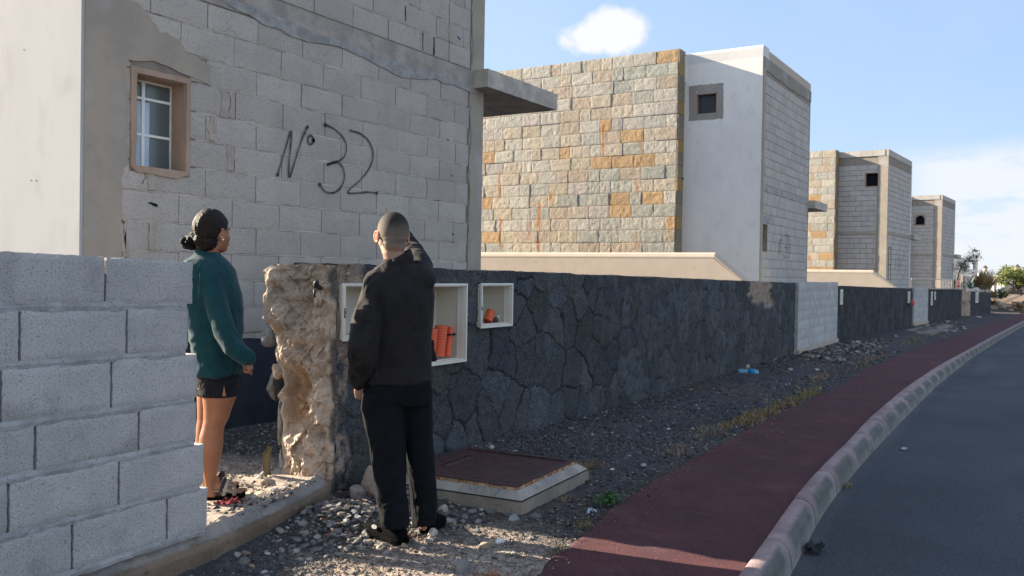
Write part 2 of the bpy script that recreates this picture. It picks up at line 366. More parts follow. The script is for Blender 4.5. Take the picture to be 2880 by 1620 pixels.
# sea band far off
b = MB(); b.box((905, -900, -8), (6000, 3000, -3.2), 0, (1, 1, 1)); tag(b.build('sea', mat('sea_water', (.10, .18, .26), None, rough=.25, spec=.5)), kind='structure')

# ================================================================== near block wall
def near_wall():
    a7 = R_(7); U = np.array([math.cos(a7), math.sin(a7), 0]); N = np.array([math.sin(a7), -math.cos(a7), 0])
    E = np.array([2.796, 3.503, 0]); ux = lambda x, y: float((onp(x, y, E, U)-E)@U)
    t = thing('block_wall', 'low foreground wall of large pale concrete blocks with a jagged right end, the woman standing behind it', 'wall', (E[0], E[1], 0))
    zb = [1.437, 1.228, 1.007, .780, .573, .354, .135]      # bed joints at the free end
    ends = [(547, 700), (536, 930), (557, 1060), (557, 1180), (576, 1320), (585, 1450)]
    joints = [[(299, 800)], [(58.5, 930), (359.6, 930)], [(5, 1100), (316, 1100)], [(103, 1150), (394, 1150)], [(26, 1430), (337, 1370)], [(206, 1550), (472, 1480)]]
    b = MB(); mo = MB()
    for r in range(6):
        z1, z0 = zb[r]-(.0 if r == 0 else .012), zb[r+1]+.010
        if r in (0,): z0 = 1.240
        ue = ux(*ends[r]); js = sorted(ux(*q) for q in joints[r]); 
        while js[0] > -3.2: js.insert(0, js[0]-.512)
        us = js+[ue]
        for i in range(len(us)-1):
            u0, u1 = us[i]+.006, us[i+1]-.006
            if i == len(us)-2: u1 = ue
            um = (u0+u1)/2; tl = -.018*um
            t_ = 1+random.uniform(-.05, .04); sd = random.randrange(999)
            z0_, z1_ = z0+tl+random.uniform(-.004, .004), z1+tl+random.uniform(-.003, .003)
            nu, nz = 26, 12
            rg = []
            uu = np.linspace(0, 1, nu+1); zz = np.linspace(0, 1, nz+1); Ug, Zg = np.meshgrid(uu, zz, indexing='ij')
            u = u0+(u1-u0)*Ug; z = z0_+(z1_-z0_)*Zg + (Ug-.5)*(u1-u0)*-.018
            last = (i == len(us)-2)
            if last:   # chipped free end
                am = [.006, .045, .012, .012, .008, .02][r]
                u = u+np.where(Ug > .999, am*fbm(np.stack([z*0+r, z, z*0], -1), 9, 4, 3)-am*.6, 0)
                if r == 1: u = u-np.where(Ug > .999, .035*sstep(.35, .0, np.abs(Zg-.25)), 0)
            ed = np.minimum(np.minimum(u-u0, u1-u), np.minimum(z-z0_, z1_-z)); onb = (Ug < 1e-6)|(Ug > 1-1e-6)|(Zg < 1e-6)|(Zg > 1-1e-6)
            P0 = np.stack([u, z, u*0+sd], -1)
            n = .0015*fbm(P0, 14, 3, 2)+.0015*fbm(P0, 60, 2, 3)
            n = np.where(onb, n-.006+.003*fbm(P0, 40, 3, 6), n); j = .0035*fbm(P0+3, 45, 3, 8)
            z = np.where((Zg < 1e-6)|(Zg > 1-1e-6), z+j, z); u = np.where(((Ug < 1e-6)|(Ug > 1-1e-6)), u+j, u)
            P = place(E, U, N, u, n, z); th = .19
            stain = 1-.22*sstep(.2, .6, fbm(P0, 5, 4, 11))
            cc = np.ones((*u.shape, 3))*t_*stain[..., None]*np.array([1, .99, .985])
            b.grid(P, 0, cc)
            idx = [(i_, 0) for i_ in range(nu+1)]+[(nu, j_) for j_ in range(1, nz+1)]+[(i_, nz) for i_ in range(nu-1, -1, -1)]+[(0, j_) for j_ in range(nz-1, 0, -1)]
            f = np.array([P[q] for q in idx]); f2 = np.array([place(E, U, N, u[q], -.012, z[q]) for q in idx]); bk = np.array([place(E, U, N, u[q], -th, z[q]) for q in idx]); k = len(idx)
            b.add(np.concatenate([f2, bk]), [(a, a+k, (a+1) % k+k, (a+1) % k) for a in range(k)]+[tuple(range(2*k-1, k-1, -1))], 0, (t_*.97,)*3)
            b.add(np.concatenate([f, f2]), [(a, a+k, (a+1) % k+k, (a+1) % k) for a in range(k)], 0, (t_,)*3)
        # bed mortar, squeezed out irregularly
        ue2 = min(ue, ux(*ends[min(r+1, 5)]))-.012
        uu = np.arange(-3.2, ue2, .02); q = np.stack([uu, uu*0+r*3.3, uu*0], -1)
        zc = zb[r+1]; zt = zc+(.016 if r else .022)-.018*uu+.004*fbm(q, 20, 3, 1); zl = zc-.014-.018*uu-.010*np.clip(fbm(q, 11, 3, 5)+.15, 0, 1)-.003
        nn = -.001+.009*fbm(q, 13, 3, 7)
        V = np.stack([place(E, U, N, uu, uu*0-.17, zt), place(E, U, N, uu, nn-.003, zt), place(E, U, N, uu, nn+.001, (zt+zl)/2), place(E, U, N, uu, nn-.003, zl), place(E, U, N, uu, uu*0-.17, zl)], 1)
        mo.grid(V, 0, flip=True)
        e = V[-1]; mo.add(e, [(0, 1, 2, 3, 4)], 0)
    # core between the blocks
    mo.add(np.array([place(E, U, N, uu_, nn_, zz_) for uu_ in (-3.2, ux(545, 900)-.09) for nn_ in (-.02, -.17) for zz_ in (.13, 1.38)]), [(0, 1, 3, 2), (4, 6, 7, 5), (0, 4, 5, 1), (2, 3, 7, 6), (1, 5, 7, 3), (0, 2, 6, 4)], 0, (.5, .5, .5))
    b.build('blocks', M['block'], t, smooth=True); mo.build('mortar', M['mortar'], t, smooth=False)
near_wall()
# threshold / footing that carries the block wall and crosses the gateway
def footing():
    t = thing('concrete_footing', 'brown concrete footing strip under the foreground block wall, running bare across the gateway', 'footing', (2.9, 3.55, 0))
    pts = [(-.6, 3.085), (1.0, 3.285), (2.0, 3.405), (2.93, 3.515), (3.3, 3.60), (3.7, 3.715), (4.0, 3.82), (4.2, 3.93)]
    n = 420; px = np.linspace(0, 1, n); cx = np.interp(px, np.linspace(0, 1, len(pts)), [p[0] for p in pts]); cy = np.interp(px, np.linspace(0, 1, len(pts)), [p[1] for p in pts])
    ra = np.stack([cx, cy, 0*cx], -1); bare = sstep(2.75, 3.0, cx)
    rows = []; C = []
    tz = .078+.02*bare*fbm(ra, 3, 3)+.0*cx
    nor = np.array([.2, -1.]); 
    wob = .014*fbm(ra, 9, 4, 2)+.007*fbm(ra, 33, 3, 12)
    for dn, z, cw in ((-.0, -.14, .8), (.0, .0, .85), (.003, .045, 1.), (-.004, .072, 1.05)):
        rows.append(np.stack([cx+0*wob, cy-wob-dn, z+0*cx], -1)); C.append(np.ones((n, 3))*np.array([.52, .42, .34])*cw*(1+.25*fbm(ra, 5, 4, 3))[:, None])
    # rough mortar bed above, set back
    back = .02+.045*bare
    for dn, z in ((.018, .080), (.03, .10), (.05, .128)):
        w2 = .020*fbm(ra+z*30, 14, 4, 5)+.010*fbm(ra+z*30, 40, 3, 15)
        rows.append(np.stack([cx, cy+dn*(1+bare)+w2, z+.014*fbm(ra, 16, 4, 4)-.012*bare], -1)); C.append(np.ones((n, 3))*np.array([.66, .64, .63]))
    for dn in (.12, .22, .34, .48, .62):
        r3 = ra+np.array([0, dn, 0]); rows.append(np.stack([cx, cy+dn, .122+.030*bare*fbm(r3, 9, 4, 7)+.010*bare*fbm(r3, 33, 3, 17)-.015*bare-.05*(dn-.1)*bare], -1)); C.append(np.ones((n, 3))*np.array([.78, .71, .64])*(1+.2*fbm(r3, 9, 4, 3))[:, None])
    rows.append(np.stack([cx, cy+.64, -.1+0*cx], -1)); C.append(np.ones((n, 3)))
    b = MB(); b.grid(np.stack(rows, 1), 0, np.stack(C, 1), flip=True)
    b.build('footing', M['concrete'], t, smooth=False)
footing()
# ================================================================== houses
GL_N = [[(1390, 880), (1420, 780), (1455, 665), (1458, 700), (1447, 830), (1450, 890), (1475, 820), (1505, 720), (1540, 640)]]
GL_O = [[(1556+14*math.cos(a), 705+22*math.sin(a)) for a in np.linspace(0, 6.4, 16)]]
GL_3 = [[(1630, 628), (1668, 645), (1705, 675), (1730, 710), (1737, 745), (1726, 788), (1695, 812), (1637, 830), (1685, 815), (1715, 838), (1727, 880), (1718, 925), (1692, 960), (1660, 971), (1628, 962), (1602, 928)]]
GL_2 = [[(1758, 658), (1805, 672), (1845, 705), (1868, 755), (1868, 805), (1845, 858), (1800, 912), (1742, 966), (1790, 972), (1840, 967), (1890, 971)]]
A32 = np.array([3.808, 6.008, 0.])
def gl2(L): return [[(onp(x/1.789, y/1.789, A32, (1, 0))[0]-A32[0], onp(x/1.789, y/1.789, A32, (1, 0))[2]) for x, y in s] for s in L]
G_N, G_O, G_3, G_2 = gl2(GL_N), gl2(GL_O), gl2(GL_3), gl2(GL_2)
def tform(L, c0, s, c1): return [[((u-c0[0])*s+c1[0], (z-c0[1])*s+c1[1]) for u, z in st] for st in L]
def graffiti(parent, strokes, w, n=.012, name='graffiti'):
    b = MB()
    for st in strokes:
        # resample with Catmull-Rom
        P = [np.array(p) for p in st]; P = [P[0]]+P+[P[-1]]; S = []
        for i in range(1, len(P)-2):
            for t in np.linspace(0, 1, 8, endpoint=False):
                p0, p1, p2, p3 = P[i-1:i+3]; S.append(.5*(2*p1+(p2-p0)*t+(2*p0-5*p1+4*p2-p3)*t*t+(3*p1-p0-3*p2+p3)*t**3))
        S.append(P[-2]); S = np.array(S); T = np.gradient(S, axis=0); T /= np.linalg.norm(T, axis=1)[:, None]+1e-9; Nn = np.stack([-T[:, 1], T[:, 0]], 1)
        k = len(S); wv = 1.18*w*(1+.45*fbm(np.c_[S*9, np.zeros(k)], 1, 3)); wv[0] *= .75; wv[-1] *= .9; dn_ = .80+.25*fbm(np.c_[S*7, np.ones(k)], 1, 3)
        A = S+Nn*wv[:, None]; B = S-Nn*wv[:, None]
        V = np.stack([np.c_[(S+Nn*wv[:, None]*f_)[:, 0], -n*np.ones(k), (S+Nn*wv[:, None]*f_)[:, 1]] for f_ in (1, .5, 0, -.5, -1)], 1)
        b.grid(V, 0, np.stack([dn_*a_ for a_ in (0, .85, 1.1, .85, 0)], 1)[..., None]*np.ones(3))
        for c in ((S[0], wv[0]*1.5), (S[-1], wv[-1]*1.6)):
            a = np.linspace(0, 2*math.pi, 12, endpoint=False); b.add([(c[0][0]+c[1]*math.cos(q), -(n+.0014), c[0][1]+c[1]*math.sin(q)) for q in a], [tuple(range(12))], 0)
    return b.build(name, M['paint'], parent, local=True)
Ux, Ny = np.array([1., 0, 0]), np.array([0, -1., 0])         # right-hand wall, facing -y
Uy, Nx = np.array([0, -1., 0]), np.array([-1., 0, 0])        # facade facing -x, u runs towards -y
O3 = np.zeros(3)
def side_wall(t, zs, holes, L=.54, seed=1, matl='block_far', off0=0., W=5.05, top=6.78, warm=(1, 1, 1), nu=4, nz=2):
    mo = MB(); b = MB()
    for q in sub_rects((.0, W, -.4, 7.05), holes): mo.box((q[0], 0.0, q[2]), (q[1], .25, q[3]), 0, (1, 1, 1))
    blockwork(b, O3, Ux, Ny, .27, W-.27, zs, L, .010, .007, -.01, holes, off0, 0, seed, nu, nz, bed=1.6, warm=warm)
    mo.build('wall', M['mortar_pink'], t, local=True); b.build('blocks', M[matl], t, local=True, smooth=True)
def patch(mb, poly, n0, n1, amp=.012, step=.03, seed=0, O=O3, U=Ux, N=Ny, mi=0, col=(1, 1, 1)):
    slab_poly(mb, ragged(poly, amp, step, seed), n0, n1, O, U, N, mi, col)
def canopy(t, x0=4.92, x1=6.60, z0=3.612, z1=3.825, y0=-.215, y1=1.3):
    b = MB(); n = 40
    def ring(x, f=1.):
        nz_ = .010*fbm(np.array([[x*3, 1, 1], [x*3, 2, 1], [x*3, 3, 1], [x*3, 4, 1]]), 4, 3, 2)
        return np.array([[x, y0+nz_[0], z0], [x, y0+nz_[1], z1], [x, y1, z1], [x, y1, z0]])
    b.loft([ring(x) for x in np.linspace(x0, x1, n)], 0, (1.25, 1.2, 1.12))
    return b.build('canopy_slab', M['concrete'], t, local=True)
def unseen_shade_wing(t, x1, y0=6.0, y1=12.5, h=7.05, name='unseen_shade_wing'):  # unseen wing, added and sized to keep the path in shade
    b = MB(); b.box((5.25, y0, -.4), (x1, y1, h)); return b.build(name, M['white_render'], t, local=True)

# ---- house 32
def house32():
    t = thing('house', 'nearest unfinished block house with a white window and black sprayed number N° 32', 'house', tuple(A32))
    zs = [-.3+.0, -.06, .17, .40, .63, .86, 1.085, 1.312, 1.539, 1.769, 2.0005, 2.228, 2.455, 2.680, 2.915, 3.133, 3.370, 3.60, 3.82, 4.045, 4.27, 4.50, 4.73, 4.96, 5.19, 5.42, 5.65, 5.88, 6.11, 6.34, 6.57, 6.80]
    wn = (.415, .862, 2.185, 2.885)
    hole = [(wn[0], wn[1], wn[2], wn[3])]
    W = 5.134
    mo = MB(); b = MB()
    mo.box((0, .25, -.4), (W, 7.5, 7.05))
    for q in sub_rects((0, W, -.4, 7.05), hole): mo.box((q[0], 0, q[2]), (q[1], .25, q[3]), 0, (.55, .52, .49))
    hb = [(wn[0]-.05, wn[1]+.045, wn[2]-.045, wn[3]+.06), (-.1, 5.2, 3.585, 3.815), (-.1, 1.05, 2.95, 3.14)]
    offs = {9: .82, 8: 1.05}
    rg = np.random.default_rng(5)
    for r in range(len(zs)-1):
        L = .536; off = (.82 if (r % 2) else .53) + (r > 16)*.15
        u = off-L*3
        while u < W-.28:
            a, c = max(.27 if zs[r] < 3 else .35, u)+.005, min(W-.285, u+L)-.005; u += L+rg.uniform(-.006, .006)
            if c-a < .05: continue
            o = .008+rg.uniform(-.002, .002); tt = .93+rg.uniform(-.07, .05); bj = rg.uniform(.012, .018)
            for q in sub_rects((a, c, zs[r]+bj*.5, zs[r+1]-bj*.5), hb):
                rough_block(b, O3, Ux, Ny, q, o, -.01, 12, 6, .002, .006, rg.integers(999), 0, np.array([1., .97, .935])*tt, ejit=.005)
    mo.build('wall', M['mortar_pink'], t, local=True); b.build('blocks', M['block_far'], t, local=True, smooth=True)
    # squeezed bed mortar strips
    s = MB()
    for r in range(6, len(zs)-1):
        if 3.55 < zs[r] < 3.7 or 3.78 < zs[r] < 3.83: continue
        uu = np.arange(.30, W-.29, .02)
        if wn[2]-.1 < zs[r] < wn[3]+.15: uu = uu[uu > wn[1]+.08]
        q = np.stack([uu, uu*0+r*2.7, uu*0], -1); hh = .007+.024*np.clip(fbm(q, 5, 5, 3, .65)+.12, 0, 1); zc = zs[r]+.003*fbm(q, 4, 2)
        n = .006+.006*fbm(q, 18, 3, 9)
        V = np.stack([place(O3, Ux, Ny, uu, n*0-.001, zc+hh*.8), place(O3, Ux, Ny, uu, n, zc+hh*.3), place(O3, Ux, Ny, uu, n, zc-hh*.4), place(O3, Ux, Ny, uu, n*0-.001, zc-hh)], 1)
        s.grid(V, 0, np.tile((np.array([1.08, 1.05, 1.02])*(1+.15*fbm(q, 2, 2, 4)-.5*sstep(.35, .6, fbm(q, 3.5, 3, 14)))[:, None])[:, None, :], (1, 4, 1)), flip=True)
    s.build('bed_mortar', M['mortar_pink'], t, local=True, smooth=True)
    # cement render patches
    p = MB()
    patch(p, [(-.004, -.4, 0), (.30, -.4, .02), (.29, 1.6, .02), (.31, 2.15, .03), (.36, 2.3, .02), (.345, 2.97, .006), (.52, 3.0, .01), (1.105, 2.915, .012), (1.10, 3.09, .02), (.82, 3.18, .04), (.55, 3.30, .03), (.37, 3.42, .02), (.36, 7.05, 0), (-.004, 7.05, 0)], -.01, .0125, .02, .03, 3)
    patch(p, [(W+.004, -.4, 0), (W-.27, -.4, .02), (W-.28, 3.585, .012), (W-.26, 3.6, .02), (W-.27, 7.05, 0), (W+.004, 7.05, 0)], -.01, .0115, .02, .03, 8)
    p.build('corner_render', M['render'], t, local=True)
    def band(u0, u1, lo, hi, n_, amp, col, sd, name, m):
        uu = np.arange(u0, u1, .018); q = np.stack([uu, uu*0+sd, uu*0], -1)
        a = np.interp(uu, [p_[0] for p_ in lo], [p_[1] for p_ in lo])+amp*fbm(q, 6, 5, 1, .6)*2; c = np.interp(uu, [p_[0] for p_ in hi], [p_[1] for p_ in hi])+amp*fbm(q, 6, 5, 2, .6)*.8
        c = np.maximum(c, a+.002); nn_ = n_+.003*fbm(q, 12, 3, 6)
        V = np.stack([place(O3, Ux, Ny, uu, nn_*0-.004, a), place(O3, Ux, Ny, uu, nn_, a+.3*np.minimum(.02, c-a))]+[place(O3, Ux, Ny, uu, nn_, a+(c-a)*f_) for f_ in (.35, .65)]+[place(O3, Ux, Ny, uu, nn_, c-.3*np.minimum(.02, c-a)), place(O3, Ux, Ny, uu, nn_*0-.004, c)], 1)
        g_ = MB(); g_.grid(V, 0, np.ones((len(uu), 6, 3))*np.array(col)); g_.build(name, m, t, local=True)
    band(.1, W, [(0, 3.59), (W, 3.60)], [(0, 3.815), (W, 3.815)], .012, .004, (.92, .88, .84), 2, 'ring_beam', M['concrete'])
    band(.9, W-.1, [(.9, 3.655), (1.3, 3.62), (1.7, 3.56), (2.2, 3.52), (2.6, 3.57), (3.1, 3.53), (3.6, 3.47), (4.1, 3.55), (W-.1, 3.56)], [(.9, 3.665), (1.3, 3.68), (1.7, 3.69), (2.3, 3.645), (3.0, 3.63), (3.6, 3.62), (4.2, 3.65), (W-.1, 3.66)], .018, .014, (.85, .84, .82), 11, 'mortar_smear', M['mortar'])
    # thin pale vertical patches of filling mortar between some blocks
    p = MB()
    for (u0, u1, z0, z1, sd) in ((1.20, 1.31, 2.69, 2.90, 1), (1.10, 1.15, 2.46, 2.67, 2), (1.28, 1.345, 2.24, 2.45, 3), (.53, .57, 2.01, 2.14, 4), (.52, .60, 1.55, 1.76, 5), (.33, .37, 1.33, 1.53, 6), (.30, .345, 1.1, 1.77, 7), (4.42, 4.45, 4.05, 4.27, 8), (3.7, 3.73, 4.28, 4.36, 9)):
        p = MB(); patch(p, [(u0, z0), (u1, z0), (u1, z1), (u0, z1)], .0, .014, .018, .02, sd, col=(.92, .88, .83)); p.build('filling_mortar', M['mortar_pink'], t, local=True)
    # cracks and holes
    d = MB()
    for (c, a, e, sd) in (((.565, 1.90), .045, .016, 1), ((4.60, 4.13), .030, .018, 2), ((4.50, 2.53), .01, .01, 3), ((4.55, 1.86), .012, .012, 4), ((4.42, 2.93), .012, .011, 5)):
        d = MB(); patch(d, [(c[0]-a, c[1]+e*.5), (c[0]+a, c[1]-e*.8), (c[0]+a*.8, c[1]+e*.2), (c[0]-a*.6, c[1]+e)], .0, .0165, .006, .01, sd); d.build('wall_hole', M['dark_room'], t, local=True)
    for (u0, z0, z1, w) in ((4.13, 3.83, 4.03, .010), (3.93, 3.84, 4.03, .006), (3.62, 4.08, 4.24, .006), (2.74, 4.3, 4.5, .006)):
        d = MB(); patch(d, [(u0, z0), (u0+w, z0), (u0+w, z1), (u0, z1)], .0, .0135, .003, .03, 3); d.build('open_joint', M['dark_room'], t, local=True)
    MCR = mat('crack_shadow', (.10, .085, .07), None)
    for pts in ([(4.865, 3.4), (4.85, 3.2), (4.87, 3.0), (4.845, 2.7), (4.85, 2.4), (4.83, 2.2), (4.86, 1.9), (4.84, 1.6), (4.87, 1.3)], [(.52, 2.19), (.50, 2.10), (.47, 2.05), (.49, 2.02)], [(4.88, 4.5), (4.86, 4.3), (4.89, 4.1), (4.87, 3.86)], [(1.27, 2.9), (1.30, 2.82), (1.28, 2.72)]):
        ck = MB(); q = ragged([(a, c) for a, c in pts], .012, .02, int(pts[0][0]*10), False)
        for i in range(len(q)-1):
            a, c = np.array(q[i]), np.array(q[i+1]); w = .002+.0022*random.random(); ck.add([(a[0]-w, -.0178, a[1]), (a[0]+w, -.0178, a[1]), (c[0]+w, -.0178, c[1]), (c[0]-w, -.0178, c[1])], [(0, 1, 2, 3)])
        ck.build('crack', MCR, t, local=True)
    # window
    f = MB(); a0, a1, z0, z1 = wn
    for r_ in ((a0-.052, a1+.038, z1, z1+.048), (a0-.05, a0, z0, z1), (a1, a1+.036, z0, z1)):
        patch(f, [(r_[0], r_[2]), (r_[1], r_[2]), (r_[1], r_[3]), (r_[0], r_[3])], -.008, .020, .003, .04, 1)
    patch(f, [(a0-.05, z0, 0), (a1+.036, z0, .0), (a1+.03, z0-.02, .01), (a1-.12, z0-.06, .01), (a0+.10, z0-.055, .015), (a0-.02, z0-.03, .01)], -.008, .020, .01, .02, 4)
    for q in (((a0+.004, 0.001, z0-.02), (a1-.004, .235, z0+.004)), ((a0+.004, .001, z1-.004), (a1-.004, .235, z1+.02)), ((a0-.02, .001, z0), (a0+.004, .235, z1)), ((a1-.004, .001, z0), (a1+.02, .235, z1))): f.box(*q)
    win = f.build('window', M['wood'], t, local=True)
    fr = MB(); y = .165
    xm = a0+.17
    fr.box((a0, y, z0), (a0+.03, y+.03, z1)); fr.box((a1-.012, y, z0), (a1, y+.03, z1)); fr.box((a0+.03, y, z1-.02), (a1-.012, y+.03, z1))
    fr.box((xm, y-.004, z0), (xm+.026, y+.03, z1-.02))
    for zz in (z0+.26, z0+.545): fr.box((a0+.03, y-.002, zz), (xm, y+.028, zz+.020)); fr.box((xm+.026, y-.002, zz), (a1-.012, y+.028, zz+.020))
    fr.build('frame', M['frame_white'], win, local=True)
    g = MB(); g.box((a0+.028, y+.012, z0+.001), (a1-.01, y+.016, z1-.018)); g.build('pane', M['pane'], win, local=True)
    c = MB(); uu = np.linspace(a0+.02, a0+.245, 30); c.grid(np.stack([np.stack([uu, y+.009+.002*np.sin(uu*150), uu*0+z0+.002], -1), np.stack([uu, y+.009+.002*np.sin(uu*150+.5), uu*0+z0+.53], -1)], 1)); c.build('reflection_curtain', M['reflection_curtain'], win, local=True)  # curtain sheet coloured as the sky reflected in the left of the pane
    # plinth of dark paint, white facade, roof, canopy
    p = MB(); patch(p, [(-.004, -.4, 0), (W, -.4, 0), (W, .80, 0), (2.4, .80, .01), (0, .82, .01)], .0, .0225, .008, .05, 2); p.build('plinth_paint', mat('bitumen_paint', (.022, .028, .045), (.035, .04, .055), 6, .7, .3), t, local=True)
    w = MB(); n = 30; yy = np.linspace(0, 6.0, n); w.box((-.03, -.002, -.4), (0.004, 6.0, 7.08), 0, (.62, .635, .66)); w.build('facade', M['white_render'], t, local=True)
    for (yy, zz) in ((.55, 2.05), (.62, 2.055), (.73, 3.05), (1.2, 1.9)): h = MB(); h.ball((-.031, yy, zz), (.002, .006, .006), 5); h.build('nail', M['dark'], t, local=True)
    canopy(t)
    graffiti(t, G_N+G_3+G_2, .0115, .0185); graffiti(t, G_O, .013, .0185)
    unseen_shade_wing(t, 13.9, 7.6, 11.6)
    pp = MB(); pp.tube([(W+.012, .03, 1.0), (W+.012, .03, 3.6)], .008, 8); pp.build('pipe', M['frame_white'], t, local=True)
house32()
# ---- stone cladding
PAL = [np.array(sr(174, 172, 158)), np.array(sr(196, 188, 172)), np.array(sr(184, 163, 138)), np.array(sr(196, 180, 156)), np.array(sr(186, 156, 120)), np.array(sr(184, 173, 163)), np.array(sr(190, 174, 144))]
PAL = [p_*(1. if i_ == 4 else .68)+(0 if i_ == 4 else .32)*np.array([.41, .405, .385]) for i_, p_ in enumerate(PAL)]
def stone_panel(t, y0, y1, x=-.40, top=7.12, zlow=.3, seed=3, res=(14, 8), pat=None):
    O = np.array([x, y0, 0]); Uq = np.array([0, 1., 0])
    b = MB(); rg = np.random.default_rng(seed); Hh = .322; L = .605; row = 0; z = top
    streaks = [(2.05, 5.45, .9, .03), (1.0, 4.9, .4, .02), (.95, 5.05, .3, .015), (3.95, 3.4, .75, .05), (3.95, 2.35, .95, .04), (5.25, 4.3, .8, .03), (5.2, 3.0, .9, .03), (4.25, 2.9, .5, .02), (3.6, 3.7, .35, .03), (1.05, 3.9, .4, .02), (1.05, 2.55, .35, .03)]
    def colf(u, zz, col):
        c = np.tile(np.array(col), (*u.shape, 1)); st = np.zeros(u.shape)
        P = np.stack([u, zz, u*0], -1)
        for (su, sz, ln, w) in streaks:
            d = np.abs(u-su+.02*fbm(P, 5, 2, 3))/(w*(1.2+.5*fbm(P, 4, 2)))
            st = np.maximum(st, sstep(1.3, .5, d)*sstep(sz+.02, sz-.05, zz)*sstep(sz-ln-.1, sz-ln+.15, zz))
        rust = np.array(sr(186, 122, 66)); c = c*(1-.85*st[..., None])+rust*.85*st[..., None]
        m = sstep(.25, .6, fbm(P, 2.5, 3, 7)); return c*(1-.12*m[..., None])
    while z > zlow:
        u = -rg.uniform(0, 1)*.02 - (L/2+.0 if row % 2 else 0)
        while u < y1-y0:
            w = L*rg.choice([1., 1., 1., .52, .96, 1.04]); a, c_ = max(0, u), min(y1-y0, u+w); u += w
            if c_-a < .06: continue
            fr = (a+c_)/2/(y1-y0)
            p = np.array([.30, .20, .13, .13, .13, .09, .05]); 
            if fr > .45: p = np.array([.14, .30, .15, .20, .05, .08, .08])
            k = rg.choice(7, p=p/p.sum()); col = PAL[k]*(1+rg.uniform(-.07, .07))*(1+.10*sstep(.35, 1, fr))
            rough_block(b, O, Uq, Nx, (a+.004, c_-.004, z-Hh+.004, z-.004), .012+rg.uniform(-.006, .01), -.02, res[0], res[1], .008, .005, rg.integers(999), 0, col, ejit=.005, colf=colf, nsc=11.)
        z -= Hh; row += 1
    m = MB(); m.box((x+.01, y0+.001, -.4), (.0, y1, top-.008), 0, (.55, .5, .45))
    s1 = m.build('stone_wall', M['mortar_pink'], t, local=True)
    b.build('stone_cladding', M['stone'], t, local=True, smooth=False)
    # edge face of the cladding towards the street
    e = MB(); z = top; k = 0
    while z > 0:
        e.box((x-.004, y0-.03, z-Hh+.003), (-.01, y0-.002, z-.003), 0, np.array(sr(*( (150, 138, 118), (168, 142, 100), (140, 132, 118))[k % 3]))); z -= Hh; k += 1
    e.build('stone_edge', M['stone'], t, local=True)
def parapet_cap(t, W, D, z0=6.80, z1=7.06, m='white_render', col=(1, 1, 1), y0=0.):
    pass
def frange(a, b, d): return list(np.arange(a, b, d))
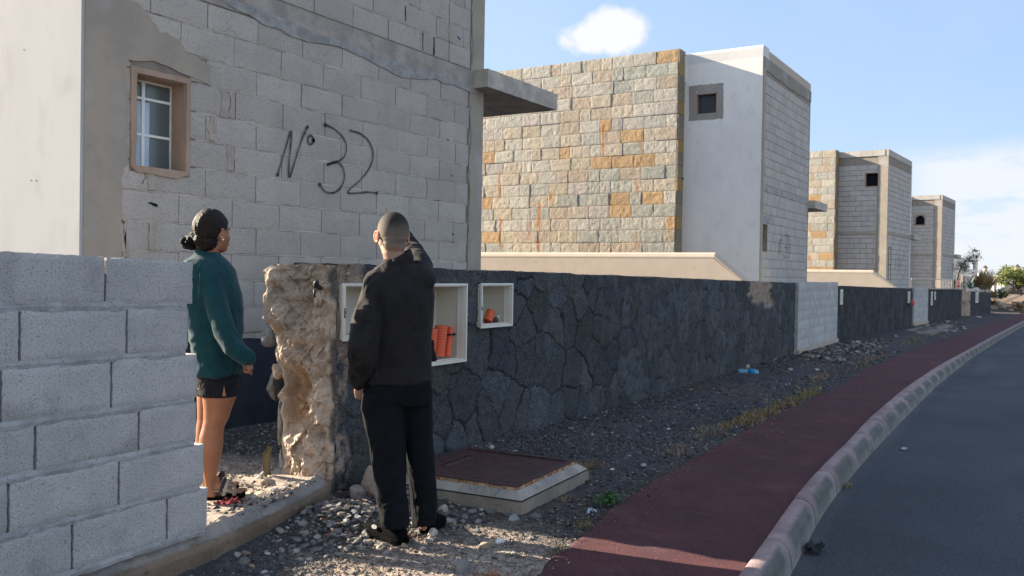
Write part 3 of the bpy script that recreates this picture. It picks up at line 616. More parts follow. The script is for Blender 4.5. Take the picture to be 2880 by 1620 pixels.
# ---- house 33
def house33():
    t = thing('house', 'second house, clad left in ochre and grey-green stone, with number 33 on its side', 'house', (21.44, 6.26, 0))
    W = 4.78; hole = [(.22, .66, 2.08, 2.75)]
    mo = MB(); b = MB(); mo.box((.22, .45, -.4), (W, 8., 7.0))
    for q in sub_rects((0.02, W, -.4, 6.8), hole): mo.box((q[0], 0, q[2]), (q[1], .45, q[3]), 0, (.66, .63, .60))
    mo.box(( .24, .4, 2.0), (.66, .45, 2.8), 0, (.55, .5, .48))
    zs = frange(-.1, 3.45, .222)+[3.60, 3.72]+frange(3.94, 6.55, .222)
    blockwork(b, O3, Ux, Ny, .24, W-.12, zs, .53, .012, .010, -.01, hole+[(-.1, 6, 3.54, 3.72)], 0.1, 0, 4, 3, 2, bed=1.5, tone=.05)
    mo.build('wall', M['mortar_pink'], t, local=True); b.build('blocks', M['block_far'], t, local=True, smooth=True)
    p = MB(); patch(p, [(0, -.4, 0), (.22, -.4, .02), (.22, 3.55, .02), (.20, 6.55, .015), (.02, 6.55, 0)], -.01, .015, .02, .06, 3); p.build('corner_render', M['render'], t, local=True)
    p = MB(); patch(p, [(.02, 6.50, .02), (2.2, 6.46, .05), (W, 6.50, .02), (W, 6.80, .01), (.02, 6.80, .01)], -.01, .016, .03, .08, 5, col=(.8, .82, .85)); p.build('ring_beam', M['render'], t, local=True)
    p = MB(); patch(p, [(0.02, 3.55, .01), (W, 3.55, .012), (W, 3.71, .01), (0.02, 3.71, .01)], -.01, .013, .02, .06, 6); patch(p, [(.2, 2.76, .02), (.9, 2.79, .02), (.92, 2.98, .03), (.3, 2.95, .03)], -.01, .015, .02, .05, 7, col=(.9, .95, 1)); p.build('floor_beam', M['concrete'], t, local=True)
    # roof parapet, rounded
    b2 = MB(); n = 12
    def rr(x0, x1, y0, y1, z0, z1, r=.06):
        return [np.array([[x0+d, y0+d, z], [x1-d, y0+d, z], [x1-d, y1-d, z], [x0+d, y1-d, z]]) for z, d in ((z0, 0), (z1-r, 0), (z1-r*.4, r*.25), (z1, r))]
    b2.loft(rr(-.0, W, 0.0, 8., 6.8, 7.06)); b2.build('parapet', M['beige'], t, local=True)
    # white face with window and its unpainted patch
    w = MB()
    wh = [(1.12, 1.66, 5.50, 6.02)]
    for q in sub_rects((0., 1.99, -.4, 6.78), wh): w.box((-.02, q[0], q[2]), (.02, q[1], q[3]), 0, (1.2, 1.17, 1.13))
    yy = [0, 1.99]; w.loft([np.array([[-.02+d, -.004, z], [-.02+d, 1.99, z], [.5, 1.99, z], [.5, -.004, z]]) for z, d in ((6.78, 0), (7.0, 0), (7.045, .012), (7.07, .05))])
    w.build('facade', M['white_render'], t, local=True)
    p = MB(); patch(p, [(.98, 5.38, .03), (1.52, 5.40, .02), (1.84, 5.30, .02), (1.84, 6.12, .02), (1.66, 6.18, .03), (1.55, 6.22, .02), (.98, 6.26, .02)], .0, .024, .03, .05, 5, O=O3, U=-Uy, N=Nx)
    # cut opening: build as four strips instead
    p = MB()
    for q in sub_rects((.96, 1.86, 5.36, 6.24), [(1.12, 1.66, 5.50, 6.02)]):
        patch(p, [(q[0], q[2]), (q[1], q[2]), (q[1], q[3]), (q[0], q[3])], .0, .0235, .012, .05, int(q[0]*100), U=-Uy, N=Nx, col=(.92, .95, 1.0))
    p.build('unpainted_patch', M['render'], t, local=True)
    wi = MB()
    for q in (((-.022, 1.12, 5.47), (.16, 1.66, 5.52)), ((-.022, 1.12, 6.0), (.16, 1.66, 6.05)), ((-.022, 1.09, 5.47), (.16, 1.14, 6.05)), ((-.022, 1.64, 5.47), (.16, 1.69, 6.05))): wi.box(*q)
    wn = wi.build('window', M['wood'], t, local=True)
    g = MB(); g.box((.10, 1.14, 5.52), (.12, 1.64, 6.0)); g.build('pane', M['metal_sheet'], wn, local=True)
    s = MB(); s.box((-.06, 1.93, 6.35), (-.02, 1.985, 7.0)); s.build('downpipe', M['frame_white'], t, local=True); s = MB(); s.box((-.10, 1.94, 3.9), (-.02, 1.97, 3.93)); s.build('bracket', M['dark'], t, local=True)
    stone_panel(t, 2.0, 7.85)
    canopy(t, W-.05, W+1.48, 3.46, 3.68, -.2, 1.3)
    c0 = (1.8+.6, 2.45); 
    for L_, du in ((G_N, -.05), (G_O, -.12), (G_3, 0.), (tform(G_3, (0, 0), 1, (.30, 0)), 0)):
        graffiti(t, tform(L_, (2.65, 2.48), .95, (2.45+du, 2.28)), .011, .016)
    unseen_shade_wing(t, 14.3, 8.1, 11.4)
house33()
# ---- houses 34 and 35
def house_far(loc, rz, label, seed, W=4.72, FL=2.06, stone=2.4, dig=None, arch=False, wing=8.6):
    t = thing('house', label, 'house', loc, rz)
    mo = MB(); b = MB(); f = MB()
    wh = [(.40, .90, 5.50, 6.06)] if not arch else [(.95, 1.45, 5.30, 5.85)]
    dk = (.62, .59, .56); mo.box((.25, .0, -.5), (W, 8., 6.98), 0, dk); mo.box((.03, .0, -.5), (.25, 8., 5.2), 0, dk); mo.box((.03, .0, 6.2), (.25, 8., 6.98), 0, dk); 
    for q in sub_rects((0., 8., 5.2, 6.2), wh): mo.box((.03, q[0], q[2]), (.25, q[1], q[3]), 0, dk)
    zs = frange(-.3, 3.3, .222)+[3.40, 3.55]+frange(3.77, 6.6, .222)
    blockwork(b, O3, Ux, Ny, .05, W-.02, zs, .53, .015, .014, -.01, [(-.1, 6, 3.41, 3.56)], 0.1, 0, seed, 1, 1, bed=1.6, tone=.05)
    blockwork(b, np.array([.03, FL, 0]), Uy, Nx, .0, FL-.42, zs, .53, .015, .014, -.01, [(FL-h[1], FL-h[0], h[2], h[3]) for h in wh]+[(-.1, 6, 3.41, 3.56)], 0.2, 0, seed+5, 1, 1, bed=1.6, tone=.05)
    mo.build('wall', M['mortar_pink'], t, local=True); b.build('blocks', M['block_far'], t, local=True, smooth=False)
    p = MB(); patch(p, [(0, -.5, 0), (.40, -.5, .02), (.38, 3.3, .02), (.40, 6.9, .02), (.0, 6.9, 0)], .0, .0, .02, .1, seed, U=-Uy, N=Nx)
    p = MB(); p.box((.006, -.012, -.5), (.03, .40, 6.8)); p.box((.006, .40, 3.41), (.03, FL, 3.56)); p.box((.03, -.012, 3.41), (W, 0, 3.56)); p.box((.03, -.012, -.5), (.10, 0, 3.41)); p.box((.03, -.012, 3.56), (.1, 0, 6.8)); p.build('concrete_frame', M['render'], t, local=True)
    c = MB()
    u = 0.; 
    while u < W: c.box((u+.004, -.02, 6.80), (min(W, u+.5)-.004, .12, 7.06), 0, (1+random.uniform(-.06, .04),)*3); u += .5
    u = 0.13
    while u < FL+.4: c.box((-.01, u, 6.80), (.16, u+.49, 7.06), 0, (1+random.uniform(-.06, .04),)*3); u += .5
    c.build('parapet', M['block_far'], t, local=True)
    wi = MB(); h = wh[0]; e = .05
    for q in (((-.002, h[0]-e, h[2]-e), (.2, h[1]+e, h[2])), ((-.002, h[0]-e, h[3]), (.2, h[1]+e, h[3]+e)), ((-.002, h[0]-e, h[2]), (.2, h[0], h[3])), ((-.002, h[1], h[2]), (.2, h[1]+e, h[3]))): wi.box(*q)
    if arch:   # broken corners of the opening
        m_ = (h[0]+h[1])/2
        for s_ in ((h[0], h[0]+.16), (h[1], h[1]-.16)): wi.add([(.02, s_[0], h[3]), (.02, s_[1], h[3]), (.02, s_[0], h[3]-.16), (.2, s_[0], h[3]), (.2, s_[1], h[3]), (.2, s_[0], h[3]-.16)], [(0, 1, 2), (3, 5, 4), (0, 3, 4, 1), (1, 4, 5, 2), (2, 5, 3, 0)])
    wo = wi.build('window', M['wood'], t, local=True); g = MB(); g.box((.21, h[0], h[2]), (.24, h[1], h[3])); g.build('pane', M['dark_room'], wo, local=True)
    if stone: stone_panel(t, FL+.02, FL+.02+stone, seed=seed, res=(7, 4), top=7.12)
    canopy(t, W-.05, W+1.5, 3.40, 3.63, -.2, 1.3)
    pp = MB(); pp.tube([(W+.012, .0, -.3), (W+.012, .0, 6.9)], .03, 8); pp.build('downpipe', M['frame_white'], t, local=True)
    if dig:
        for L_, du in dig: graffiti(t, tform(L_, (2.65, 2.48), .95, (2.45+du, 2.15)), .012, .022)
        g = MB()
        for q in (((.35, -.03, 1.35), (.38, -.02, 2.9)), ((.8, -.03, 1.35), (.83, -.02, 2.9)), ((.38, -.03, 2.88), (.8, -.02, 2.9)), ((.38, -.03, 1.35), (.8, -.02, 1.38)), ((.38, -.03, 2.1), (.8, -.02, 2.12))): g.box(*q)
        g.build('window_outline', M['paint'], t, local=True)
    unseen_shade_wing(t, wing, 8.1, 14.5)
    return t
G_4 = [[(2.40, 2.78), (2.28, 2.45), (2.62, 2.42)], [(2.56, 2.75), (2.55, 2.45), (2.52, 2.15)]]
house_far((40.82, 6.45, 0), R_(-3.5), 'third house along, bare grey blocks with a small black square window', 21, dig=[(G_N, -.1), (G_3, .0), (G_4, .45)], wing=7.5)
house_far((58.6, 6.2, -.45), R_(-3.5), 'farthest bare block house, its small dark window broken at the top corners', 33, W=4.5, FL=2.0, stone=2.4, arch=True)
# ---- beige garden walls with sloping ends
def beige_wall(loc, rz, y_in, y_top, zt, y_end, z_end, label, zb=-.3, th=.20):
    t = thing('garden_wall', label, 'wall', loc, rz, 'smooth beige garden walls between the houses')
    b = MB(); c = MB()
    pts = [(y_in, zb), (y_in, zt-.13), (y_top+.03, zt-.13), (y_end, z_end-.13), (y_end-.6, z_end-.13-.6*(zt-z_end)/(y_top-y_end)), (y_end-.6, zb)]
    n = len(pts); b.add([(0, p[0], p[1]) for p in pts]+[(th, p[0], p[1]) for p in pts], [tuple(range(n)), tuple(range(2*n-1, n-1, -1))]+[(i, i+n, (i+1) % n+n, (i+1) % n) for i in range(n)])
    path = [(y_in, zt), (y_top, zt), (y_end, z_end), (y_end-.6, z_end-.6*(zt-z_end)/(y_top-y_end))]
    prof = [(-.004, -.131), (-.006, -.10), (.015, -.035), (.05, -.004), (.10, 0), (.16, -.01), (th+.004, -.05), (th+.004, -.131)]
    c.loft([np.array([[q[0], p[0], p[1]+q[1]] for q in prof]) for p in path]); b.build('wall', M['beige'], t, local=True); c.build('coping', M['beige'], t, local=True, smooth=False)
beige_wall((19.94, 0, 0), 0, 14.5, 6.86, 2.0, 6.05, 1.34, 'smooth beige garden wall with sloping right end, in front of the stone-clad house')
beige_wall((39.3, 0, 0), 0, 12.0, 6.70, 1.85, 5.79, 1.18, 'smaller distant beige garden wall with sloping end, in front of the third bare block house')
# ================================================================== dark lava stone boundary walls
def voro(u, z, seeds, chunk=20000):
    P = np.stack([u.ravel(), z.ravel()], 1); n = len(P); i1 = np.zeros(n, int); d1 = np.zeros(n); ed = np.zeros(n)
    for a in range(0, n, chunk):
        p = P[a:a+chunk]; lo, hi = p[:, 0].min()-.8, p[:, 0].max()+.8; m = np.where((seeds[:, 0] > lo) & (seeds[:, 0] < hi))[0]; S = seeds[m]
        D = ((p[:, None, :]-S[None])**2).sum(2); o = np.argsort(D, 1)[:, :4]; r = np.arange(len(p)); s1 = S[o[:, 0]]; e = np.full(len(p), 9.)
        for k in (1, 2, 3):
            s2 = S[o[:, k]]; e = np.minimum(e, ((p-(s1+s2)/2)*(s2-s1)).sum(1)/(np.linalg.norm(s2-s1, axis=1)+1e-9))
        # e is negative inside: distance to bisector
            
        ee = np.full(len(p), 9.)
        for k in (1, 2, 3):
            s2 = S[o[:, k]]; ee = np.minimum(ee, (((s1+s2)/2-p)*(s2-s1)).sum(1)/(np.linalg.norm(s2-s1, axis=1)+1e-9))
        i1[a:a+chunk] = m[o[:, 0]]; ed[a:a+chunk] = ee
    return i1.reshape(u.shape), ed.reshape(u.shape)
def lava_wall(t, P0, P1, zb, zt, holes=(), res=.014, dim=1., thick=.42, seed=1, cell=.25, tan_fn=None, endcap=True, topfn=None, back0=0.):
    P0 = np.array([P0[0], P0[1], 0.]); P1 = np.array([P1[0], P1[1], 0.]); Ln = np.linalg.norm(P1-P0); U = (P1-P0)/Ln; N = np.array([U[1], -U[0], 0])
    rg = np.random.default_rng(seed); zlo = min(zb)-.12; zhi = max(zt)+.06
    # poisson-like seeds
    S = []; grd = cell
    u = -.3
    while u < Ln+.3:
        z = zlo-.1
        while z < zhi-.16:
            s_ = rg.uniform(.75, 1.35); S.append((u+rg.uniform(-.45, .45)*cell, z+rg.uniform(-.4, .4)*cell)); z += cell*s_*1.1
        u += cell*rg.uniform(.7, 1.2)
    u = -.3
    Sx = []
    while u < Ln+.3: Sx.append((u, None)); u += rg.uniform(.14, .34)
    topz = lambda uu: np.interp(uu, [0, Ln], zt)
    S += [(a, float(topz(a))-.045+rg.uniform(-.01, .01)) for a, _ in Sx]
    S = np.array(S)
    nu = int(Ln/res); nz = int((zhi-zlo)/res)
    # finer near, coarser far is handled by caller
    uu = np.linspace(0, Ln, nu+1); v = np.linspace(0, 1, nz+1)
    tz = topz(uu)+.010*fbm(np.stack([uu, uu*0+seed, uu*0], -1), 5, 4, 2)+.006*fbm(np.stack([uu, uu*0+seed, uu*0], -1), 30, 2, 3)
    if topfn is not None: tz = topfn(uu, tz)
    bz = np.interp(uu, [0, Ln], zb)-.12
    Ug = np.repeat(uu[:, None], nz+1, 1); Zg = bz[:, None]+(tz-bz)[:, None]*v[None, :]
    hr = []
    for h in holes:   # snap grid lines onto the niche edges
        for k, val in ((0, h[0]), (1, h[1])):
            i = np.argmin(np.abs(uu-val)); Ug[i, :] = val
        hr.append(h)
    P = np.stack([Ug, Zg, Ug*0+seed], -1)
    wu = Ug+.085*fbm(P, 3.6, 3, 4)+.022*fbm(P, 14, 2, 14); wz = Zg+.085*fbm(P, 3.6, 3, 5)+.022*fbm(P, 14, 2, 15)
    idc, ed = voro(wu, wz, S)
    gap = .0015+.0075*sstep(-.1, .6, fbm(P, 4, 3, 9))
    crk = sstep(gap+.0065, gap*.4, ed)*sstep(-.95, -.35, fbm(P, 2.6, 3, 19))
    rr = np.random.default_rng(seed+9).random((len(S)+1, 6))
    n = .009*(rr[idc, 0]-.5)+.008*fbm(P+idc[..., None]*.37, 3, 3, 2)+.007*fbm(P, 20, 4, 6)-.018*crk-.002*sstep(.02, .0, ed)
    tint = (.74+.54*rr[idc, 1]); base = np.array([.078, .086, .094])
    hue = rr[idc, 2][..., None]*np.array([.16, .04, -.10])
    c = base*tint[..., None]*(1+hue)
    c = c*(1+.22*fbm(P, 2.2, 4, 21)[..., None])
    mort = sstep(.12, .5, fbm(P, 2.3, 4, 31))*.8      # where mortar shows pale in the joints
    jc = np.array([.035, .03, .028])*(1-mort[..., None])+np.array([.26, .20, .15])*mort[..., None]
    c = c*(1-crk[..., None])+jc*crk[..., None]
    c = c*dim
    if tan_fn is not None:
        m, dn = tan_fn(Ug, Zg, P); c = c*(1-m[..., None])+np.array([.40, .30, .22])*(1+.25*fbm(P, 12, 3, 3))[..., None]*m[..., None]; n = n+dn
    X = place(P0, U, N, Ug, n, Zg)
    keep = np.ones((nu, nz), bool)
    uc = (Ug[:-1, :-1]+Ug[1:, 1:])/2; zc = (Zg[:-1, :-1]+Zg[1:, 1:])/2
    for h in hr: keep &= ~((uc > h[0]) & (uc < h[1]) & (zc > h[2]) & (zc < h[3]))
    idx = np.arange((nu+1)*(nz+1)).reshape(nu+1, nz+1)
    q = np.stack([idx[:-1, :-1], idx[1:, :-1], idx[1:, 1:], idx[:-1, 1:]], -1)[keep].reshape(-1, 4)
    b = MB(); b.add(X.reshape(-1, 3), q.tolist(), 0, c.reshape(-1, 3))
    # top, back, ends
    nt = 7; vv = np.linspace(0, 1, nt); Ut = np.repeat(uu[:, None], nt, 1); Pt = np.stack([Ut, Ut*0+vv*thick, Ut*0+seed], -1)
    Zt = tz[:, None]+np.where((vv > 0) & (vv < 1), .012*fbm(Pt, 9, 3, 2), 0); Nt = n[:, -1][:, None]*(1-vv)-thick*vv
    ct = np.ones((nu+1, nt, 3))*np.array([.30, .26, .22])*(1+.4*fbm(Pt, 6, 3, 5))[..., None]; ct[:, 0] = c[:, -1]  # sunlit cream of the wall top painted into its colour
    b.grid(place(P0, U, N, Ut, Nt, Zt), 0, ct)
    Zb = np.stack([tz, bz], 1); kk = uu >= back0; b.grid(place(P0, U, N, np.stack([uu, uu], 1), np.full((nu+1, 2), -thick), Zb)[kk], 0, np.ones((int(kk.sum()), 2, 3))*.3)
    if endcap:
        for e in (0, -1):
            A = X[e]; B = place(P0, U, N, np.full(nz+1, uu[e]), np.full(nz+1, -thick), Zg[e]); b.grid(np.stack([A, B], 1), 0, np.ones((nz+1, 2, 3))*np.array([.36, .28, .21]))
    return b.build('stonework', M['lava'], t, smooth=True), P0, U, N
W0 = np.array([4.20, 3.911]); DW = np.array([math.cos(R_(2.35)), math.sin(R_(2.35)), 0]); W0_3 = np.array([*W0, 0])
wu_ = lambda x, y: float((onp(x, y, W0_3, DW)-W0_3)@DW)
wz_ = lambda x, y: float(onp(x, y, W0_3, DW)[2])
W1 = W0+DW[:2]*wu_(2237, 900)
LW = float(np.linalg.norm(W1-W0))
bxA = (wu_(958, 850), wu_(958, 850)+.52, .972, 1.318); bxB = (wu_(1300, 900)-.62, wu_(1300, 900), .733, 1.316); bxC = (wu_(1345, 850), wu_(1430, 850), .980, 1.318)
NX = 4.2      # fine stretch, then coarse stretch of the same wall
def tanA(u, z, P):
    f = fbm(P, 6, 3, 77)
    m = sstep(1.22, 1.30, z+.05*f)*sstep(.30, .20, u+.06*f)                       # mortar capping by the broken end
    g = fbm(P, 15, 4, 78); m = np.maximum(m, sstep(.13, .06, u+.16*f+.09*fbm(P, 2.5, 2, 7)+.05*g)*sstep(-.35, .0, g+.3*f)*.9)
    return m, (.016*f+.018*g)*sstep(.3, .1, u)
def tanB(u, z, P):
    f = fbm(P, 9, 3, 71); uc = wu_(2142, 815)-NX; d = np.hypot((u-uc)/.85, (z-1.22)/.26); dd = np.hypot((u-uc-.55)/.4, (z-1.02)/.14)
    m = np.maximum(sstep(1.05, .85, d+.35*f), sstep(1.05, .85, dd+.3*f)); hole = sstep(.30, .15, np.hypot((u-uc-.9)/1.3, (z-1.05)/.5)+.1*f)
    return m, -.05*m+.02*m*f
long_wall = thing('lava_stone_wall', 'long low wall of dark lava stones behind the man, with white meter boxes set into it', 'wall', (W0[0], W0[1], 0), 0, 'dark lava stone walls along the street')
Wn = W0+DW[:2]*NX
ztop = lambda u: np.interp(u, [0, wu_(1340, 760), wu_(2000, 787), LW], [1.450, 1.434, 1.378, 1.332])
lava_wall(long_wall, W0, Wn, (-.05, .0), (1.452, float(ztop(NX))), holes=[bxA, bxB, bxC], res=.0115, seed=4, cell=.31, tan_fn=tanA, endcap=False, back0=.5)
lava_wall(long_wall, Wn, W1, (.0, -.09), (float(ztop(NX)), 1.332), res=.03, seed=9, tan_fn=tanB)
# broken end ---------------------------------------------------------
def broken_end():
    C_ = lambda x, y: (720+x/4.025, 720+y/4.025)
    D_ = lambda x, y: (720+x/4.025, 1060+y/4.025)
    left = [C_(250, 105), C_(200, 150), C_(110, 205), C_(130, 280), C_(165, 400), C_(150, 440), C_(120, 470), C_(125, 600), C_(120, 740), C_(190, 790), C_(215, 900), C_(235, 1040), C_(215, 1090), C_(225, 1160), C_(240, 1230), C_(300, 1330), D_(300, 0), D_(330, 130), D_(240, 250), D_(300, 330), D_(275, 430), D_(310, 560), D_(300, 640), D_(290, 760), D_(300, 900), D_(330, 1000), D_(310, 1060), D_(290, 1130)]
    left = np.array(left)
    nz, ns = 190, 104
    zz = np.linspace(1.445, -.10, nz); V = np.zeros((nz, ns, 3)); C = np.zeros((nz, ns, 3))
    Prear = np.array([4.05, 4.34])
    # for each height: leftmost silhouette point on the vertical plane through the rear corner, perpendicular to view
    vd = np.array([.68, .73]); pd = np.array([vd[1], -vd[0]])
    s = np.linspace(0, 1, ns)
    rgs = np.random.default_rng(77); SS = np.stack([rgs.uniform(-.05, .65, 110), rgs.uniform(-.15, 1.5, 110)], 1); so_ = rgs.uniform(-1, 1, (110, 3))
    for i, z in enumerate(zz):
        # pixel row of rear silhouette at this height
        w = Prear@_F0[:2]; y = 770-(z-1.4)/w*FPX
        xl = np.interp(y, left[:, 1], left[:, 0]); 
        Q = onp(xl, y, np.array([*Prear, 0]), pd)[:2]
        A = W0+np.array([0., -.0])
        P = A[None]*(1-s[:, None])+Q[None]*s[:, None]
        q = np.stack([P[:, 0]*1., P[:, 1]*1., np.full(ns, z)], -1)
        env = np.sin(np.pi*np.clip(s, 0, 1))**.6
        f1 = fbm(q, 3.4, 3, 41); f2 = fbm(q, 11, 4, 42); f3 = fbm(q, 38, 3, 43)
        r1 = 1-np.abs(fbm(q, 7, 3, 44))*2.2
        f4 = fbm(q, 20, 3, 45); bul = .040*f1+.050*f2+.026*f3+.030*r1+.050*np.clip(f4, -.1, .6)+.03*np.clip(fbm(q, 14, 3, 55), 0, 1)
        wu_2 = s*.55+.02*f2; wz_2 = np.full(ns, z)+.02*f3; ic, ec = voro(wu_2, wz_2, SS); fac = .010*so_[ic, 0]+.26*so_[ic, 1]*(wu_2-SS[ic, 0])+.26*so_[ic, 2]*(wz_2-SS[ic, 1])-.004*sstep(.006, .0, ec)
        bul = bul*.85+fac
        bul = bul*env+.012*f2*(1-env)
        # deep hollow left of centre, low bulge below it, ledge near the top
        zt = (z-.58); h = sstep(.26, .12, np.abs(zt))*sstep(.42, .52, s+.04*f2)*sstep(.97, .80, s); bul = bul-.10*h
        bul = bul+.06*sstep(.42, .2, z)*np.sin(np.pi*np.clip((s-.15)/.85, 0, 1))
        bul = bul+.045*sstep(.95, 1.1, z)*sstep(.55, .8, s)-.05*np.exp(-((s-.42)/.16)**2-((z-1.18)/.09)**2)-.03*np.exp(-((s-.2)/.1)**2-((z-.95)/.05)**2)
        nrm = np.array([-.955, -.30])
        P = P+bul[:, None]*nrm[None]
        V[i, :, :2] = P; V[i, :, 2] = z+.012*f2*env
        dark = sstep(.13, .03, s+.16*f2+.08*f1)*.85; dark = np.maximum(dark, .0)
        base = np.array([.53, .425, .335])*(1+.22*f2[:, None]+.14*f1[:, None]+.12*so_[ic, 0][:, None]); warm = np.array([.52, .33, .19]); base = base*(1-h[:, None]*.7)+warm*h[:, None]*.7  # warm reflected light in the hollow painted into the colour
        base = base*(1-dark[:, None])+np.array([.075, .08, .088])*dark[:, None]; C[i] = base
    b = MB(); b.grid(V, 0, C, flip=False)
    # top of the stub and hidden back
    T = []
    e = V[0]; n2 = 8; inn = np.array([4.75, 4.36])
    for k in range(n2):
        f = k/(n2-1); tgt = np.stack([np.interp(s, [0, 1], [4.7, 4.7]), np.interp(s, [0, 1], [3.94, 4.36])], 1)
        r = e.copy(); r[:, :2] = e[:, :2]*(1-f)+tgt*f; q = r.copy(); r[:, 2] = 1.445+(.012*fbm(q, 9, 3, 4) if 0 < f < 1 else 0)+(.0 if f else 0)+.004*(f > 0); T.append(r)
    b.grid(np.array(T), 0, np.ones((n2, ns, 3))*np.array([.48, .39, .30]))
    e = V[:, -1]; k2 = e.copy(); k2[:, 0] = 4.75; k2[:, 1] = 4.345; b.grid(np.stack([e, k2], 1), 0, np.ones((nz, 2, 3))*.3)
    b.build('broken_end', M['rubble'], long_wall, smooth=False)
    # dark stones still bedded in the break
    def stone(px, py, w, r, sd, col, sq=.0):
        c = at(px, py, w); bb = MB(); n = 18
        bb.ball((0, 0, 0), (1, 1, 1), n); Vv = bb.v[0]
        if sq: Vv = np.sign(Vv)*np.abs(Vv)**(1-sq); 
        for kq in range(9):
            dq = np.random.default_rng(sd*31+kq).standard_normal(3); dq /= np.linalg.norm(dq); eq = Vv@dq; Vv = Vv-np.where(eq > .68, eq-.68, 0)[:, None]*dq
        Vv = Vv*(1.12+.25*fbm(Vv+sd, 1.5, 3, sd)+.16*fbm(Vv+sd, 5, 4, sd))[:, None]*np.array(r)
        Rm = np.stack([_R0, _F0, _Z]); Vv = Vv@Rm; bb.v = [Vv+c]; f = fbm(Vv+sd, 25, 3, 2)
        bb.c = [np.array(col)*(1+.4*f)[:, None]]; bb.build('stone', M['rubble'], long_wall, smooth=True)
    stone(768, 796, 5.86, (.038, .10, .075), 3, (.26, .24, .23), .35)
    stone(764, 858, 5.9, (.030, .08, .055), 8, (.24, .22, .21), .2)
    stone(766, 945, 5.84, (.060, .10, .082), 5, (.22, .21, .205), .45)
    stone(774, 1085, 5.92, (.052, .10, .105), 7, (.20, .195, .18), .3)
    stone(790, 1045, 5.82, (.05, .07, .05), 11, (.60, .44, .32), .25)
    stone(796, 1195, 6.0, (.038, .08, .17), 9, (.52, .46, .38), .2)
    stone(802, 1300, 6.02, (.030, .06, .10), 12, (.50, .44, .38), .2)
    c = at(888, 802, 5.52); pp = MB(); pp.tube([c+np.array([.10, .06, -.02]), c, c+np.array([-.03, -.035, .012])], .017, 12); pp.ball(c+np.array([-.03, -.035, .012]), (.019, .019, .02), 7); pp.tube([c+np.array([.0, .01, -.025]), c+np.array([-.01, 0, -.075])], .008, 8)
    pp.build('hose_end', M['dark'], long_wall, smooth=True)
broken_end()
# meter boxes -----------------------------------------------------------
def meter_box(h, label, dep=.24, latch=True, double=False):
    u0, u1, z0, z1 = h; o = W0_3+DW*u0; t = thing('meter_box', label, 'meter box', (o[0], o[1], z0), R_(2.35), 'open white meter boxes in the long lava stone wall')
    w, hh = u1-u0, z1-z0; e = .012
    f = MB()
    for q in (((-e, -.040, -e), (w+e, -.022, e*.4)), ((-e, -.040, hh-e*.4), (w+e, -.022, hh+e)), ((-e, -.040, e*.4), (e*.3, -.022, hh-e*.4)), ((w-e*.3, -.040, e*.4), (w+e, -.022, hh-e*.4))): f.box(*q)
    i = .017
    for q in (((.006, -.022, .006), (w-.006, .03, .012)), ((.006, -.022, hh-.012), (w-.006, .03, hh-.006)), ((.006, -.022, .012), (.012, .03, hh-.012)), ((w-.012, -.022, .012), (w-.006, .03, hh-.012))): f.box(*q)
    # inner lip
    for q in (((.012, .028, .012), (w-.012, .040, i)), ((.012, .028, hh-i), (w-.012, .040, hh-.012)), ((w-i, .028, i), (w-.012, .040, hh-i))): f.box(*q, 0, (.93, .93, .92))
    f.build('frame', M['plastic_white'], t, local=True)
    b = MB(); 
    for q in (((-.004, -.02, -.004), (.006, dep, hh+.004)), ((w-.006, -.02, -.004), (w+.004, dep, hh+.004)), ((.006, -.02, -.004), (w-.006, dep, .006)), ((.006, -.02, hh-.006), (w-.006, dep, hh+.004)), ((.0, dep, .0), (w, dep+.01, hh))): b.box(*q, 0, (.92, .90, .86))
    b.build('interior', M['plastic_white'], t, local=True)
    if latch:
        l = MB(); zc = hh*.44
        l.box((-.012, -.0425, zc-.014), (.008, -.0405, zc+.014)); 
        if double: l.box((-.012, -.0425, zc+.018), (.008, -.0405, zc+.046))
        for k in (0, 1) if double else (0,): l.box((-.005, -.0445, zc-.005+k*.032), (.002, -.0428, zc+.007+k*.032), 1)
        l.build('latch', [M['dark'], M['frame_white']], t, local=True)
    s = MB(); s.box((w*.22, dep-.03, hh-.07), (w*.22+.03, dep-.001, hh-.03), 0, (.6, .5, .4)); s.build('bracket', M['plastic_white'], t, local=True)
    return t, o, z0
meter_box(bxA, 'open white meter box left of the man, next to the broken wall end', double=True)
_, oB, zB = meter_box(bxB, 'tall open white meter box right beside the man, holding orange corrugated pipes')
_, oC, zC = meter_box(bxC, 'small open white meter box farthest right, with one short orange pipe stub inside')
def corr(name, label, p0, p1, r, parentless=True, n=14, bend=None, open_=True, kind='corrugated_pipe'):
    p0, p1 = np.array(p0), np.array(p1); Ln = np.linalg.norm(p1-p0); k = n*6; pts = []; rad = []
    for i in range(k+1):
        f = i/k; p = p0+(p1-p0)*f
        if bend is not None: p = p+np.array(bend)*math.sin(math.pi*f)
        pts.append(p); rad.append(r*(1+.075*math.copysign(abs(math.sin(math.pi*f*n))**.5, 1)-.05))
    b = MB(); b.tube(pts, rad, 20, 0, (1, 1, 1), cap=False)
    d = (p1-p0)/Ln; b.tube([p1-d*.09, p1+d*.004], [r*.86, r*.90], 20, 0, (.7, .6, .6), cap=False); b.tube([p1, p1+d*.004], [r*1.02, r*.90], 20, 0, (1.1, 1.1, 1.1), cap=False)
    b.ball(p1-d*.09, (r*.84,)*3, 6, 0, (.3, .2, .2))
    o = b.build(kind, M['orange'], None, smooth=True); tag(o, label, 'pipe', 'orange corrugated pipes standing in the meter boxes'); return o
def bx(o, w, y, z, zb): return o+DW*w+np.array([-DW[1], DW[0], 0])*y+np.array([0, 0, zb+z])
NW = np.array([-DW[1], DW[0], 0])
def bw(x, y, d): return onp(x, y, W0_3+NW*d, DW)
corr('p', 'thickest orange corrugated pipe standing in the tall meter box, middle of the three', bw(1232, 1001, .085), bw(1241, 917, .07), .050, n=11)
